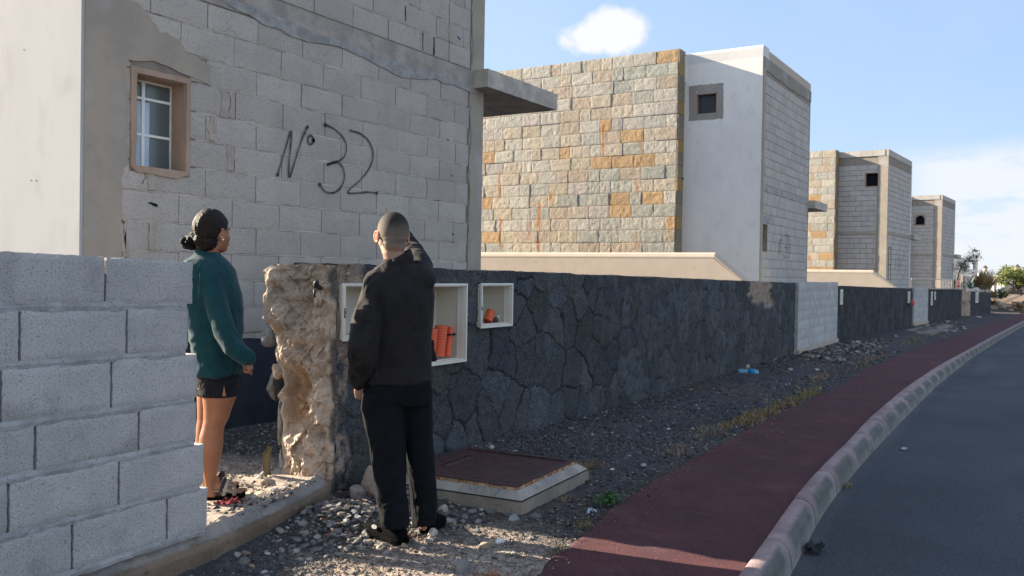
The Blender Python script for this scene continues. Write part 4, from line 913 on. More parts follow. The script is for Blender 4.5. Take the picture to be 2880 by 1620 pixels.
corr('p', 'orange corrugated pipe closest to the man in the tall meter box', bw(1208, 1003, .05), bw(1216, 926, .035), .040, n=10)
corr('p', 'thin orange corrugated pipe with a black tie, at the right in the tall meter box', bw(1258, 1003, .055), bw(1268, 921, .055), .026, n=20)
c = bw(1266, 941, .035); b = MB(); dv = _R0*.042+_Z*.004; b.tube([c-dv*.8, c+dv*.6], .007, 8); b.ball(c+dv*.75, (.012,)*3, 6); tag(b.build('cable_tie', M['dark'], None, smooth=True), 'black tie clamped round the thin orange pipe', 'cable tie')
corr('p', 'short orange corrugated pipe leaning in the small meter box on the right', bw(1371, 904, .10), bw(1380, 876, .105), .038, n=8)
b = MB(); b.ball(bw(1394, 902, .075), (.026, .026, .026), 8, 0, (.10, .095, .09), seed=3, amp=.5); tag(b.build('rock', M['rock'], None, smooth=False), 'dark lump lying beside the short orange pipe in the small meter box', 'rock')
b = MB(); q = bw(1399, 902, .085); b.box(q, q+np.array([.05, .004, .045]), 0, (1.1, 1.15, 1.2)); tag(b.build('paper_tag', M['plastic_white'], None), 'small white card standing in the small meter box', 'card')
# other wall stretches down the street -----------------------------------
def infill(P0, P1, zb, zt, label, seed, n=7):
    P0, P1 = np.array([*P0, 0.]), np.array([*P1, 0.]); Ln = np.linalg.norm(P1-P0); U = (P1-P0)/Ln; N = np.array([U[1], -U[0], 0])
    t = thing('block_wall', label, 'wall', tuple(P0)); b = MB(); m = MB()
    zs = list(np.linspace(zb+.10, zt, n)); blockwork(b, P0, U, N, 0, Ln, zs, .505, .012, .0, -.19, (), .1, 0, seed, 3, 2, bed=1.6, rnd=.012, jit=.008, tone=.07)
    V = [place(P0, U, N, a, c, d) for a in (.004, Ln-.004) for c in (-.012, -.18) for d in (zb, zt-.02)]
    m.add(np.array(V), [(0, 1, 3, 2), (4, 6, 7, 5), (0, 4, 5, 1), (2, 3, 7, 6), (1, 5, 7, 3), (0, 2, 6, 4)])
    V = [place(P0, U, N, a, c, d) for a in (-.02, Ln) for c in (.03, -.2) for d in (zb-.25, zb+.10)]; m.add(np.array(V), [(0, 1, 3, 2), (4, 6, 7, 5), (0, 4, 5, 1), (2, 3, 7, 6), (1, 5, 7, 3), (0, 2, 6, 4)], 0, (1.3, 1.05, .85))
    m.build('mortar', M['mortar'], t); b.build('blocks', M['block'], t)
    return t
def top_at(xp, yp, P0, P1):
    d = np.array(P1)-np.array(P0); d = d/np.linalg.norm(d); return onp(xp, yp, np.array([*P0, 0.]), d)
Q1 = (22.3, 4.58); Q2 = (33.6, 4.42); Q3 = (36.4, 4.24); Q4 = (45.4, 3.90); Q5 = (46.9, 3.84); Q6 = (48.3, 3.78); Q7 = (57.5, 3.45)
W1b = (W1[0]-.05, W1[1]-.07)
def tz(xp, yp, P0, P1): return float(top_at(xp, yp, P0, P1)[2])
infill(W1b, Q1, -.09, tz(2300, 792, W1b, Q1), 'pale block infill in a former gateway, between the long wall and the second dark lava wall', 31, 8)
def far_lava(P0, P1, zb, zt, label, seed, res=.06):
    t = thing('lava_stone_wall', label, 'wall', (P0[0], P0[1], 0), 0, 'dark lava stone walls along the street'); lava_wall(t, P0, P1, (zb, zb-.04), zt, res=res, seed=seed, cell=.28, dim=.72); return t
z21, z22 = tz(2362, 804, Q1, Q2), tz(2560, 812, Q1, Q2)
far_lava(Q1, Q2, -.09, (z21, z22), 'second dark lava stone wall along the street, beyond the first pale block infill', 12)
infill((Q2[0]-.02, Q2[1]-.06), Q3, -.15, tz(2590, 808, Q2, Q3), 'smaller and more distant pale block infill between two dark lava walls', 32, 8)
z31, z32 = tz(2612, 814, Q3, Q4), tz(2705, 815, Q3, Q4)
t3 = far_lava(Q3, Q4, -.17, (z31, z32), 'third dark lava stone wall with a thin pale coping, beyond the second block infill', 13, .08)
d3 = (np.array(Q4)-np.array(Q3)); d3 = d3/np.linalg.norm(d3); b = MB()
for a in np.arange(0, 9.3, 1.0): 
    p = np.array(Q3)+d3*a; q_ = np.array(Q3)+d3*(a+.98); zz = z31+(z32-z31)*a/9
    b.add([(p[0], p[1]-.05, zz+.012), (q_[0], q_[1]-.05, zz+.010), (q_[0], q_[1]+.3, zz+.010), (p[0], p[1]+.3, zz+.012), (p[0], p[1]-.05, zz+.055), (q_[0], q_[1]-.05, zz+.053), (q_[0], q_[1]+.3, zz+.053), (p[0], p[1]+.3, zz+.055)], [(0, 3, 2, 1), (4, 5, 6, 7), (0, 1, 5, 4), (1, 2, 6, 5), (2, 3, 7, 6), (3, 0, 4, 7)])
b.build('coping', M['concrete'], t3)
# tan broken stub + last wall
t = thing('lava_stone_wall', 'farthest short dark lava wall with a broken tan mortar end facing the street', 'wall', (Q6[0], Q6[1], 0), 0, 'dark lava stone walls along the street')
z4 = tz(2750, 818, Q6, Q7); z5 = tz(2786, 824, Q6, Q7)
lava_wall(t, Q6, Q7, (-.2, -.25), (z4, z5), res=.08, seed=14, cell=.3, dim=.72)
b = MB(); nz, ns = 26, 14; V = np.zeros((nz, ns, 3))
for i, z in enumerate(np.linspace(z4, -.3, nz)):
    s = np.linspace(0, 1, ns); P = np.stack([Q6[0]-s*1.5-.05, Q6[1]+s*.55, s*0+z], 1); f = fbm(P, 2.2, 3, 3); g = fbm(P, 7, 2, 5)
    P[:, 0] += (.25*f+.12*g); P[:, 1] -= .1*g+.12*np.sin(s*3.1)*np.abs(f); V[i] = P
b.grid(V, 0, np.array([.42, .33, .25])*np.ones((nz, ns, 3)), flip=True); T = V[0].copy(); T[:, 1] += .5; T[:, 0] += .5; b.grid(np.stack([V[0], T]), 0, np.array([.42, .33, .25])*np.ones((2, ns, 3)))
b.build('broken_end', M['rubble'], t)
# white box doors let into the distant walls
def far_box(P0, P1, xp0, xp1, yp0, yp1, label, red=False):
    d = np.array(P1)-np.array(P0); d = d/np.linalg.norm(d); a = onp(xp0, yp0, np.array([*P0, 0.]), d); c = onp(xp1, yp1, np.array([*P0, 0.]), d)
    w = float(np.dot((c-a)[:2], d)); hh = float(a[2]-c[2]); hh = abs(hh); w *= .62; o = a.copy(); o[2] = min(a[2], c[2])
    t = thing('meter_box', label, 'meter box', tuple(o), math.atan2(d[1], d[0]), 'white meter boxes in the distant lava stone walls'); f = MB(); e = .06
    for q in (((0, -.045, 0), (w, -.02, e)), ((0, -.045, hh-e), (w, -.02, hh)), ((0, -.045, e), (e, -.02, hh-e)), ((w-e, -.045, e), (w, -.02, hh-e))): f.box(*q)
    f.build('frame', M['plastic_white'], t, local=True); p = MB(); p.box((e, -.032, e), (w-e, -.025, hh-e), 0, (.6, .59, .56)); p.build('interior', M['plastic_white'], t, local=True)
far_box(Q1, Q2, 2360, 2369, 814, 856, 'narrow white meter box at the left end of the second dark wall')
far_box(Q1, Q2, 2551, 2559, 820, 852, 'narrow white meter box at the right end of the second dark wall, red object below')
far_box(Q3, Q4, 2616, 2622, 820, 858, 'taller white meter box on the third dark wall')
far_box(Q3, Q4, 2626, 2630, 820, 843, 'shorter white meter box on the third dark wall')
far_box(Q6, Q7, 2742, 2754, 823, 850, 'white meter box on the farthest dark wall')
c = onp(2556, 852, np.array([*Q1, 0.]), np.array(Q2)-np.array(Q1)); b = MB(); b.ball(c+np.array([0, -.12, 0]), (.22, .06, .10), 7, 0, (.6, .12, .10), seed=2, amp=.3); tag(b.build('plastic_bucket', M['rock'], None, smooth=True), 'small red object hanging at the right end of the second dark wall', 'bucket')
# ================================================================== inspection cover
def manhole():
    z0 = -.10
    x0, x1, y0, y1 = 4.675, 5.755, 2.803, 3.86; t = thing('inspection_cover', 'rusty square utility cover on a raised concrete collar behind the man', 'manhole', (x0, y0, z0), R_(4.5))
    cz, tz_ = .008, .050; i = .070
    def ring(x0, x1, y0, y1, z, n=16, amp=.004):
        P = []
        for (a, b_) in (((x0, y0), (x1, y0)), ((x1, y0), (x1, y1)), ((x1, y1), (x0, y1)), ((x0, y1), (x0, y0))):
            for k in range(n): f = k/n; P.append((a[0]+(b_[0]-a[0])*f, a[1]+(b_[1]-a[1])*f, z))
        P = np.array(P); return P+amp*np.stack([fbm(P, 9, 3, 1), fbm(P, 9, 3, 2), fbm(P, 9, 3, 3)], 1)
    b = MB(); rs = [ring(x0-.012, x1+.012, y0-.012, y1+.012, z0-.1), ring(x0, x1, y0, y1, cz-.012), ring(x0+.004, x1-.004, y0+.004, y1-.004, cz), ring(x0+i, x1-i, y0+i, y1-i, tz_), ring(x0+i+.03, x1-i-.03, y0+i+.03, y1-i-.03, tz_-.012)]
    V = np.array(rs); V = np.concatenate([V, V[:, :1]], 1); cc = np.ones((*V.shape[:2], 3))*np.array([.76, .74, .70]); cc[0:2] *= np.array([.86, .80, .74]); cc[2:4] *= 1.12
    b.grid(V, 0, cc, flip=True); b.build('concrete_collar', M['concrete'], t)
    # hairline cracks on the sloping collar
    c = MB(); rgx = random.Random(4)
    for k in range(17):
        f = rgx.random(); side = k % 2
        for j in range(4):
            s0, s1 = j/4*.9+.05, (j+1)/4*.9+.05; 
            def pt(s, w): 
                q = f+.012*math.sin(s*7+k)+w
                if side == 0: return (x0+.1+q*(x1-x0-.2), y0+.004+i*s, cz+(tz_-cz)*s+.004)
                return (x0+.004+i*s, y0+.1+q*(y1-y0-.2), cz+(tz_-cz)*s+.004)
            c.add([pt(s0, 0), pt(s0, .0022), pt(s1, .0022), pt(s1, 0)], [(0, 1, 2, 3)])
    for (a, d, e) in ((x0, x1, 0),): c.box((x0, y0-.003, cz-.008), (x1, y0+.003, cz-.001)); c.box((x0-.003, y0+.003, cz-.008), (x0+.003, y1, cz-.001))
    c.build('collar_cracks', M['dark'], t)
    f = MB(); a = i+.006
    rs = [ring(x0+a-.012, x1-a+.012, y0+a-.012, y1-a+.012, tz_-.012, 30, .010), ring(x0+a-.004, x1-a+.004, y0+a-.004, y1-a+.004, tz_+.016, 30, .004), ring(x0+a+.01, x1-a-.01, y0+a+.01, y1-a-.01, tz_+.018, 30, .002)]
    V = np.array(rs); V = np.concatenate([V, V[:, :1]], 1); f.grid(V, 0, flip=True); f.build('rusty_frame', M['rust_edge'], t)
    p = MB(); X0, X1, Y0, Y1 = x0+a+.006, x1-a-.006, y0+a+.006, y1-a-.006; zt = tz_+.012
    p.box((X0, Y0, tz_-.01), (X1, Y1, zt))
    for q in (((X0-.01, Y0-.01, zt), (X1+.01, Y0+.035, zt+.012)), ((X0-.01, Y1-.035, zt), (X1+.01, Y1+.01, zt+.012)), ((X0-.01, Y0+.035, zt), (X0+.035, Y1-.035, zt+.012)), ((X1-.035, Y0+.035, zt), (X1+.01, Y1-.035, zt+.012))): p.box(*q)
    V = []; F = []; k = 0; d = .0205; nx = int((X1-X0-.09)/d); ny = int((Y1-Y0-.09)/d)
    for u in range(nx):
        for v in range(ny):
            x, y = X0+.05+u*d+(d/2 if v % 2 else 0), Y0+.05+v*d
            if X0+.28 < x < X1-.22 and Y1-.22 < y < Y1-.10: continue
            V += [(x-.006, y, zt), (x, y-.006, zt), (x+.006, y, zt), (x, y+.006, zt), (x, y, zt+.006)]; F += [(k, k+1, k+4), (k+1, k+2, k+4), (k+2, k+3, k+4), (k+3, k, k+4)]; k += 5
    p.add(V, F, 0, (1.25, 1.2, 1.2)); p.box((X0+.29, Y1-.21, zt), (X1-.23, Y1-.11, zt+.004), 0, (1.5, 1.6, 1.7))
    for q in range(9): p.box((X0+.31+q*.045, Y1-.185+.01*(q % 2), zt+.004), (X0+.335+q*.045, Y1-.135, zt+.008), 0, (.9, .9, .9))
    p.build('cover_plate', M['rust'], t)
manhole()
# ================================================================== gravel, rocks, litter, plants
def stones_mesh(cx, cy, cz, r, cols, flat=.6, seed=0, sub=0):
    """many small irregular pebbles in one mesh; r array"""
    rg = np.random.default_rng(seed)
    t = (1+5**.5)/2
    if sub: base = np.array([(-1, t, 0), (1, t, 0), (-1, -t, 0), (1, -t, 0), (0, -1, t), (0, 1, t), (0, -1, -t), (0, 1, -t), (t, 0, -1), (t, 0, 1), (-t, 0, -1), (-t, 0, 1)], float)/1.9; fb = [(0, 11, 5), (0, 5, 1), (0, 1, 7), (0, 7, 10), (0, 10, 11), (1, 5, 9), (5, 11, 4), (11, 10, 2), (10, 7, 6), (7, 1, 8), (3, 9, 4), (3, 4, 2), (3, 2, 6), (3, 6, 8), (3, 8, 9), (4, 9, 5), (2, 4, 11), (6, 2, 10), (8, 6, 7), (9, 8, 1)]
    else: base = np.array([(1, 0, 0), (-1, 0, 0), (0, 1, 0), (0, -1, 0), (0, 0, 1), (0, 0, -1)], float); fb = [(0, 2, 4), (2, 1, 4), (1, 3, 4), (3, 0, 4), (2, 0, 5), (1, 2, 5), (3, 1, 5), (0, 3, 5)]
    n = len(cx); k = len(base); V = base[None]*rg.uniform(.55, 1.25, (n, k, 1)); V = V+rg.uniform(-.18, .18, (n, k, 3))
    V = V*np.stack([rg.uniform(.7, 1.35, n), rg.uniform(.6, 1.1, n), rg.uniform(flat*.7, flat*1.2, n)], 1)[:, None]
    a = rg.uniform(0, 6.28, n); c, s = np.cos(a), np.sin(a); tl = rg.uniform(-.4, .4, n)
    x = V[..., 0]*c[:, None]-V[..., 1]*s[:, None]; y = V[..., 0]*s[:, None]+V[..., 1]*c[:, None]; z = V[..., 2]+tl[:, None]*V[..., 0]*.5
    V = np.stack([x, y, z], -1)*r[:, None, None]+np.stack([cx, cy, cz], 1)[:, None]
    F = (np.array(fb)[None]+(np.arange(n)*k)[:, None, None]).reshape(-1, 3)
    return V.reshape(-1, 3), F.tolist(), np.repeat(cols, k, 0)
GPAL = np.array([(.055, .057, .062), (.075, .075, .08), (.11, .11, .115), (.16, .15, .145), (.24, .232, .225), (.38, .37, .355), (.17, .11, .09), (.13, .09, .07), (.26, .21, .16), (.03, .031, .034)])
def scatter(n, fn, pr, seed, r0, r1, pw=2.2, name=None):
    rg = np.random.default_rng(seed); X, Y = fn(rg, n); n = len(X)
    r = r0+(r1-r0)*rg.random(n)**pw; k = rg.choice(len(GPAL), n, p=np.array(pr)/sum(pr)); c = GPAL[k]*rg.uniform(.75, 1.25, (n, 1)); P = np.stack([X, Y, X*0], -1)
    z = gz(X, Y)+.010*fbm(P, 1.7, 3, 1)+.010*fbm(P, 9, 3, 2)+.25*r*0+r*.15
    w = soil(X, Y)[:, None]*.75*(Y > 1.8)[:, None]; lum = c.mean(1, keepdims=True); c = c*(1-w)+(np.array([.46, .385, .315])*(.45+1.6*lum))*w  # stones inside the painted sunlit zone get the same pale tan
    return X, Y, z, r, c
def slabz(X, Y): return .122+.0*X
pL = lambda x: sm(PATH_L, x, .12)
frontY = lambda x: np.where(x < 4.2, np.interp(x, [2, 2.93, 3.3, 3.7, 4.0, 4.2], [3.40, 3.515, 3.60, 3.715, 3.82, 3.91]), 3.911+(x-4.2)*.041)
def near_strip(x0, x1, bias=1.):
    def f(rg, n):
        X = x0+(x1-x0)*rg.random(n)**bias; t = rg.random(n); a = pL(X)+.02; Y = a+(frontY(X)-.03-a)*t
        m = ~((X > 4.48) & (X < 5.62) & (Y > 2.72)); return X[m], Y[m]
    return f
def build_gravel():
    parts = []
    parts.append((scatter(38000, near_strip(2.0, 7.5, .9), (4, 7, 7, 4, 1.8, .5, .8, 1.2, 1, 2), 1, .003, .013, 2.6), 0))
    parts.append((scatter(9000, near_strip(7., 20, 1.5), (5, 6, 5, 3, 1.5, .6, .6, 1.2, 1, 3), 2, .007, .026, 3.), 0))
    parts.append((scatter(2600, near_strip(2.4, 7.5), (5, 5, 5, 2, 1, .25, .8, 1.2, 1.0, 3), 3, .008, .024, 3.4), 1))
    # rubble spill at the wall foot by the man
    def pile(rg, n):
        X = 3.95+.42*rg.standard_normal(n); Y = 3.42+.22*rg.standard_normal(n); m = (Y < frontY(X)-.02) & (X > 3.0) & (X < 4.9); return X[m], Y[m]
    parts.append((scatter(1100, pile, (.3, 1.5, 3, 5, 5, 1, .4, .5, 3, .2), 4, .008, .036, 2.2), 1))
    def yard(rg, n):
        X = rg.uniform(2.9, 5.6, n); Y = rg.uniform(3.66, 5.9, n); m = Y > frontY(X)+.05; m &= ~((X > 4.0) & (Y < 4.42)); return X[m], Y[m]
    parts.append((scatter(11000, yard, (3, 3, 3, 3, 3, 1.2, 1, 2.5, 4, 1), 5, .004, .019, 2.6), 0))
    def infr(rg, n):   # heap at the foot of the block infill
        X = rg.normal(19.5, 2.0, n); Y = 3.9+.35*rg.standard_normal(n); m = (Y < 4.4) & (Y > 2.9); return X[m], Y[m]
    def onpath(rg, n):
        X = rg.uniform(3.2, 16, n); Y = pL(X)-.02-.5*rg.random(n)**2.5*rg.random(n); return X, Y
    q = list(scatter(900, onpath, (3, 4, 5, 4, 4, 3, .8, 1, 2, 1), 9, .003, .011, 3.)); q[2] = zs_(q[0])-.052; parts.append((tuple(q), 0))
    parts.append((scatter(900, infr, (1, 2, 3, 4, 4, 1.5, .6, 1, 2, .5), 6, .02, .08, 2.2), 1))
    def infr2(rg, n):
        X = rg.normal(35, 2.2, n); Y = 3.4+.35*rg.standard_normal(n); m = (Y < 4.0) & (Y > 2.8); return X[m], Y[m]
    parts.append((scatter(350, infr2, (1, 2, 3, 4, 4, 1.5, .6, 1, 2, .5), 7, .03, .12, 2.2), 1))
    b = MB()
    for i, ((X, Y, z, r, c), sub) in enumerate(parts):
        if i == 4: z = np.where(Y < frontY(X)+.60, np.maximum(z, .108+.2*r-.06*np.clip(Y-frontY(X)-.1, 0, 1)), z)
        V, F, cc = stones_mesh(X, Y, z, r, c, .6, i, sub); b.add(V, F, 0, cc)
    tag(b.build('gravel', M['rock']), 'loose grey volcanic gravel and crumbled mortar strewn over the verge', 'gravel', kind='stuff')
build_gravel()
def gzz(X, Y): return float(gz(np.array([X]), np.array([Y]))[0])
def rock(c, r, col, seed, label, group=None, name='rock', rz=0, flat=1.):
    b = MB(); n = 9; b.ball((0, 0, 0), (1, 1, 1), n); V = b.v[0]; rg = np.random.default_rng(seed)
    # cut by random planes for a broken, angular look
    for k in range(13):
        d = rg.standard_normal(3); d /= np.linalg.norm(d); h = rg.uniform(.55, .85); e = V@d; V = V-np.where(e > h, e-h, 0)[:, None]*d
    V = V*(1+.07*fbm(V+seed, 3, 3, seed))[:, None]; V = V*np.array(r)*1.25; a = rz; Rm = np.array([[math.cos(a), -math.sin(a), 0], [math.sin(a), math.cos(a), 0], [0, 0, 1]]); V = V@Rm.T
    b.v = [V]; f = fbm(V*8+seed, 3, 3, 2); b.c = [np.array(col)*(1+.3*f)[:, None]]
    o = b.build(name, M['rock'], None, local=True); o.location = c; return tag(o, label, 'rock', group)
def px(x, y, dz=0.): 
    P = atz(x, y, -.078+dz); return P
# singled-out rocks
P = px(1297, 1612); rock((P[0], P[1], P[2]+.01), (.045, .035, .062), (.22, .22, .23), 1, 'pointed grey rock sticking up at the bottom edge between the man and the red path')
P = np.array([4.37, 3.72, -.0]); rock((P[0], P[1], .03), (.085, .06, .13), (.38, .30, .24), 14, 'big tan rubble block leaning on the dark wall behind the man')
rock((4.24, 3.76, -.01), (.06, .05, .055), (.30, .26, .24), 5, 'rounded grey-brown rock left of the tan rubble block at the wall foot')
P = px(1217, 1508); rock((P[0], P[1], P[2]+.012), (.030, .022, .030), (.48, .42, .37), 7, 'angular pale pink rock just right of the man\'s right shoe')
P = px(1405, 1529); rock((P[0], P[1], P[2]+.008), (.046, .016, .015), (.62, .60, .57), 9, 'flat white chip of stone in the sunlit streak below the utility cover')
P = px(1372, 1538); rock((P[0], P[1], P[2]+.004), (.06, .03, .03), (.30, .25, .19), 10, 'flat brown stone between the sun streaks below the utility cover')
P = px(690, 1590); rock((P[0], P[1], P[2]), (.05, .04, .028), (.34, .33, .35), 12, 'largest pale rock at the bottom left below the footing')
P = px(735, 1533); rock((P[0], P[1], P[2]-.005), (.075, .05, .035), (.13, .12, .125), 13, 'flat dark stone half sunk in the gravel below the footing')
P = px(1446, 1460); rock((P[0], P[1], P[2]), (.04, .03, .03), (.30, .30, .32), 15, 'pale grey rock by the near corner of the concrete collar')
P = px(1503, 1452); rock((P[0], P[1], P[2]), (.05, .035, .022), (.15, .15, .155), 16, 'dark flat rock right of the concrete collar corner')
P = px(1455, 1245); rock((5.95, 3.86, -.005), (.032, .028, .034), (.42, .38, .33), 17, 'small pale rock at the foot of the dark wall behind the utility cover')
rgr = random.Random(11)
for (x, y, s) in ((660, 1555, .032), (560, 1612, .03), (600, 1604, .026), (800, 1520, .02), (515, 1600, .03), (745, 1612, .028), (830, 1560, .018), (905, 1545, .02)):
    P = px(x, y); rock((P[0], P[1], P[2]), (s, s*.75, s*.6), [(.33, .32, .33), (.24, .23, .24), (.42, .40, .38)][rgr.randrange(3)], rgr.randrange(99), 'loose pale stone in the dark gravel below the concrete footing', 'loose stones below the footing', rz=rgr.random()*6)
for (x, y, s) in ((960, 1400, .035), (990, 1432, .045), (930, 1430, .035), (905, 1470, .030), (1010, 1470, .03), (975, 1475, .04), (945, 1500, .038), (1000, 1395, .03), (1055, 1440, .03), (880, 1440, .022), (1030, 1500, .026), (965, 1445, .035), (925, 1395, .03), (860, 1470, .02)):
    P = px(x, y, .02); rock((P[0], P[1], P[2]+.01), (s, s*.8, s*.6), [(.24, .23, .225), (.30, .28, .26), (.19, .18, .18), (.30, .25, .21)][rgr.randrange(4)], rgr.randrange(99), 'broken grey rubble piece in the heap left of the man\'s feet', 'rubble heap at the wall foot', rz=rgr.random()*6)
for (x, y, s) in ((1065, 1512, .024), (1085, 1560, .02), (1125, 1532, .024), (1080, 1535, .022), (870, 1575, .016), (980, 1540, .02), (1010, 1545, .018), (1190, 1545, .02), (1245, 1435, .04), (1262, 1468, .026), (1300, 1470, .02), (1345, 1470, .024), (1340, 1495, .02), (1180, 1450, .03)):
    P = px(x, y); rock((P[0], P[1], P[2]+.004), (s, s*.8, s*.7), [(.36, .32, .28), (.42, .37, .32), (.26, .24, .23)][rgr.randrange(3)], rgr.randrange(99), 'small pale stone lying loose on the soil near the man\'s shoes', 'small stones around the man', rz=rgr.random()*6)
for (x, y, s) in ((2120, 1075, .06), (2210, 1040, .05), (2297, 1042, .05), (1722, 1322, .02), (1810, 1310, .025), (1880, 1208, .02), (2255, 1043, .035)):
    P = onslope(x, y, -.05); rock((P[0], P[1], P[2]+.006), (s*1.3, s*.8, s*.4), [(.55, .52, .48), (.46, .40, .38)][rgr.randrange(2)], rgr.randrange(99), 'pale flat stone lying on the dark verge beside the red path', 'pale stones on the verge')
# gateway heap
for (x, y, s, c) in ((752, 1357, .05, (.42, .33, .26)), (745, 1337, .035, (.38, .34, .30)), (775, 1350, .03, (.45, .42, .38)), (770, 1380, .03, (.5, .46, .42)), (730, 1345, .026, (.46, .44, .40)), (800, 1372, .022, (.48, .45, .42)), (715, 1400, .02, (.45, .42, .4)), (850, 1365, .02, (.5, .47, .43))):
    P = atz(x, y, .10); rock((P[0], P[1], P[2]), (s, s*.8, s*.65), c, int(x) % 97, 'sunlit broken mortar lump in the gateway near the woman\'s sandals', 'mortar lumps in the gateway', rz=x)
# litter
def crumple(P, s, col, label, cat, name, seed=1, m='rock', flat=.3):
    b = MB(); n = 12; g = np.linspace(-1, 1, n); X, Y = np.meshgrid(g, g, indexing='ij'); q = np.stack([X, Y, X*0+seed], -1)
    Z = flat*(np.abs(fbm(q, 2.2, 3, seed))*1.6+.05); X2 = X+.25*fbm(q, 1.3, 2, seed+3); Y2 = Y+.25*fbm(q, 1.3, 2, seed+5)
    for o_ in (0, .02): b.grid(np.stack([X2*s[0]*.5, Y2*s[1]*.5, Z*s[0]*.5+o_*s[0]], -1), 0, np.ones((n, n, 3))*np.array(col))
    o = b.build(name, M[m], None, local=True, smooth=True); o.location = P; return tag(o, label, cat)
P = atz(642, 1420, .135); crumple((P[0], P[1], P[2]+.004), (.13, .075, 1), (.17, .03, .035), 'crumpled red cloth scrap on the footing in front of the woman\'s sandal', 'rag', 'red_rag', 3, flat=.45)
P = onslope(2290, 1550, -.195); crumple((P[0], P[1], P[2]+.005), (.16, .09, 1), (.035, .04, .045), 'dark crumpled rag lying on the road beside the kerb', 'rag', 'dark_rag', 4, flat=.5)
P = onslope(1663, 1447, -.07); crumple((P[0], P[1], P[2]+.01), (.055, .05, 1), (.55, .62, .72), 'small crumpled pale plastic scrap at the left edge of the red path', 'litter', 'plastic_scrap', 5, flat=1.)
P = onslope(2448, 1263, -.195); crumple((P[0]+.0, P[1]+.05, P[2]+.008), (.12, .08, 1), (.60, .60, .62), 'whitish litter caught against the roadside foot of the kerb', 'litter', 'plastic_scrap', 6, flat=.4)
P = onslope(2543, 1264, -.195); crumple((P[0], P[1], P[2]+.004), (.14, .05, 1), (.40, .40, .40), 'pale scrap of paper lying out on the grey road', 'litter', 'paper_scrap', 7, flat=.1)
# blue plastic bottle
P = onslope(2105, 1056, -.035); b = MB(); c = np.array([P[0], P[1], P[2]+.05]); d = np.array([.35, -.9, 0]); d /= np.linalg.norm(d)
t = thing('plastic_bottle', 'crushed clear and blue plastic bottle at the foot of the dark wall', 'bottle', tuple(c)); b.tube([c-d*.16, c-d*.13, c-d*.04, c+d*.02, c+d*.10, c+d*.15], [.035, .05, .046, .052, .05, .03], 14, 0, (.22, .42, .60)); b.build('bottle_body', M['rock'], t, smooth=True)
b = MB(); b.tube([c-d*.01, c+d*.09], [.056, .054], 14, 0, (.03, .25, .48)); b.build('label_band', M['rock'], t, smooth=True); b = MB(); b.ball(c+np.array([.02, .02, .075]), (.035, .035, .035), 6, 0, (.5, .38, .30), seed=3, amp=.4); b.build('cap', M['rock'], t)
# khaki plastic half pipe stuck in the gravel
P = atz(775, 1352, .09); b = MB(); V = []; n = 9
for i in range(7):
    f = i/6; cx_, cy_, cz_ = P[0]+.02-.055*f, P[1]+.10, P[2]+.0+.20*f
    V.append([(cx_+.028*math.cos(a), cy_+.028*math.sin(a)-.06*f*f, cz_+(.02*math.sin(a*3) if i == 6 else 0)) for a in np.linspace(-2.6, 1.4, n)])
V = np.array(V); b.grid(V, 0, (np.ones((7, n, 3))*np.array([.20, .17, .11]))); V2 = V*1.; V2[..., 0] += .003; b.grid(V2, 0, (np.ones((7, n, 3))*np.array([.14, .12, .08])))
b.tube([(P[0]-.02, P[1]+.04, P[2]+.025), (P[0]+.12, P[1]-.02, P[2]-.005)], [(.03, .008), (.028, .008)], 8, 0, (.32, .27, .19)); tag(b.build('broken_pipe', M['rock'], None, smooth=True), 'broken khaki plastic pipe sticking out of the gravel beside the broken wall end', 'pipe')
# old concrete slab and planks far down
P = onslope(2640, 930, -.04); t = thing('concrete_slab', 'low weathered concrete slab lying in front of the third dark wall', 'slab', tuple(P)); b = MB(); b.box((P[0]-3., P[1]-.1, P[2]-.1), (P[0]+3.2, P[1]+.75, P[2]+.05), 0, (.55, .54, .52)); b.box((P[0]-1.4, P[1]+.2, P[2]+.05), (P[0]+1.5, P[1]+.5, P[2]+.07), 0, (.3, .29, .28)); b.build('slab', M['concrete'], t)
wp = at(2697, 876, 44.); wq = at(2722, 893, 43.5); b = MB(); dd = (wq-wp); b.tube([wp, wq+dd*.1], [(.09, .05), (.09, .05)], 4, 0, (.8, .86, .92)); tag(b.build('plank', M['rock']), 'pale board propped at an angle in front of the farthest broken wall end', 'board')
b = MB(); wp = at(2695, 893, 43.5); wq = at(2745, 899, 43.); b.tube([wp, wq], [(.04, .16), (.04, .16)], 4, 0, (.45, .55, .62)); tag(b.build('plank', M['rock']), 'pale board lying flat on the ground below the propped one', 'board')
P = at(2753, 897, 43.); rock(tuple(P), (.16, .12, .16), (.62, .58, .52), 4, 'pale rock at the start of the sunlit strip at the far end of the path')
# grass
def tuft(mb, c, n, h, spread, rg, col, w=.0025, lean=1.):
    for k in range(n):
        a = rg.uniform(0, 6.28); r = spread*rg.random()**.7; x, y = c[0]+math.cos(a)*r, c[1]+math.sin(a)*r; b_ = rg.uniform(0, 6.28); L = h*rg.uniform(.5, 1.2); ln = L*rg.uniform(.3, 1.)*lean
        p0 = np.array([x, y, c[2]]); p1 = p0+np.array([math.cos(b_)*ln*.5, math.sin(b_)*ln*.5, L*.7]); p2 = p0+np.array([math.cos(b_)*ln*1.2, math.sin(b_)*ln*1.2, L*.75]); s = np.array([-math.sin(b_), math.cos(b_), 0])*w
        cc = np.array(col)*rg.uniform(.45, 1.05); mb.add([p0-s, p0+s, p1+s*.8, p1-s*.8, p2], [(0, 1, 2, 3), (3, 2, 4)], 0, cc)
M['leaf'] = mat('plant_leaf', (1, 1, 1), None, rough=.7, spec=.25, attr=True)
rg = np.random.default_rng(4); b = MB()
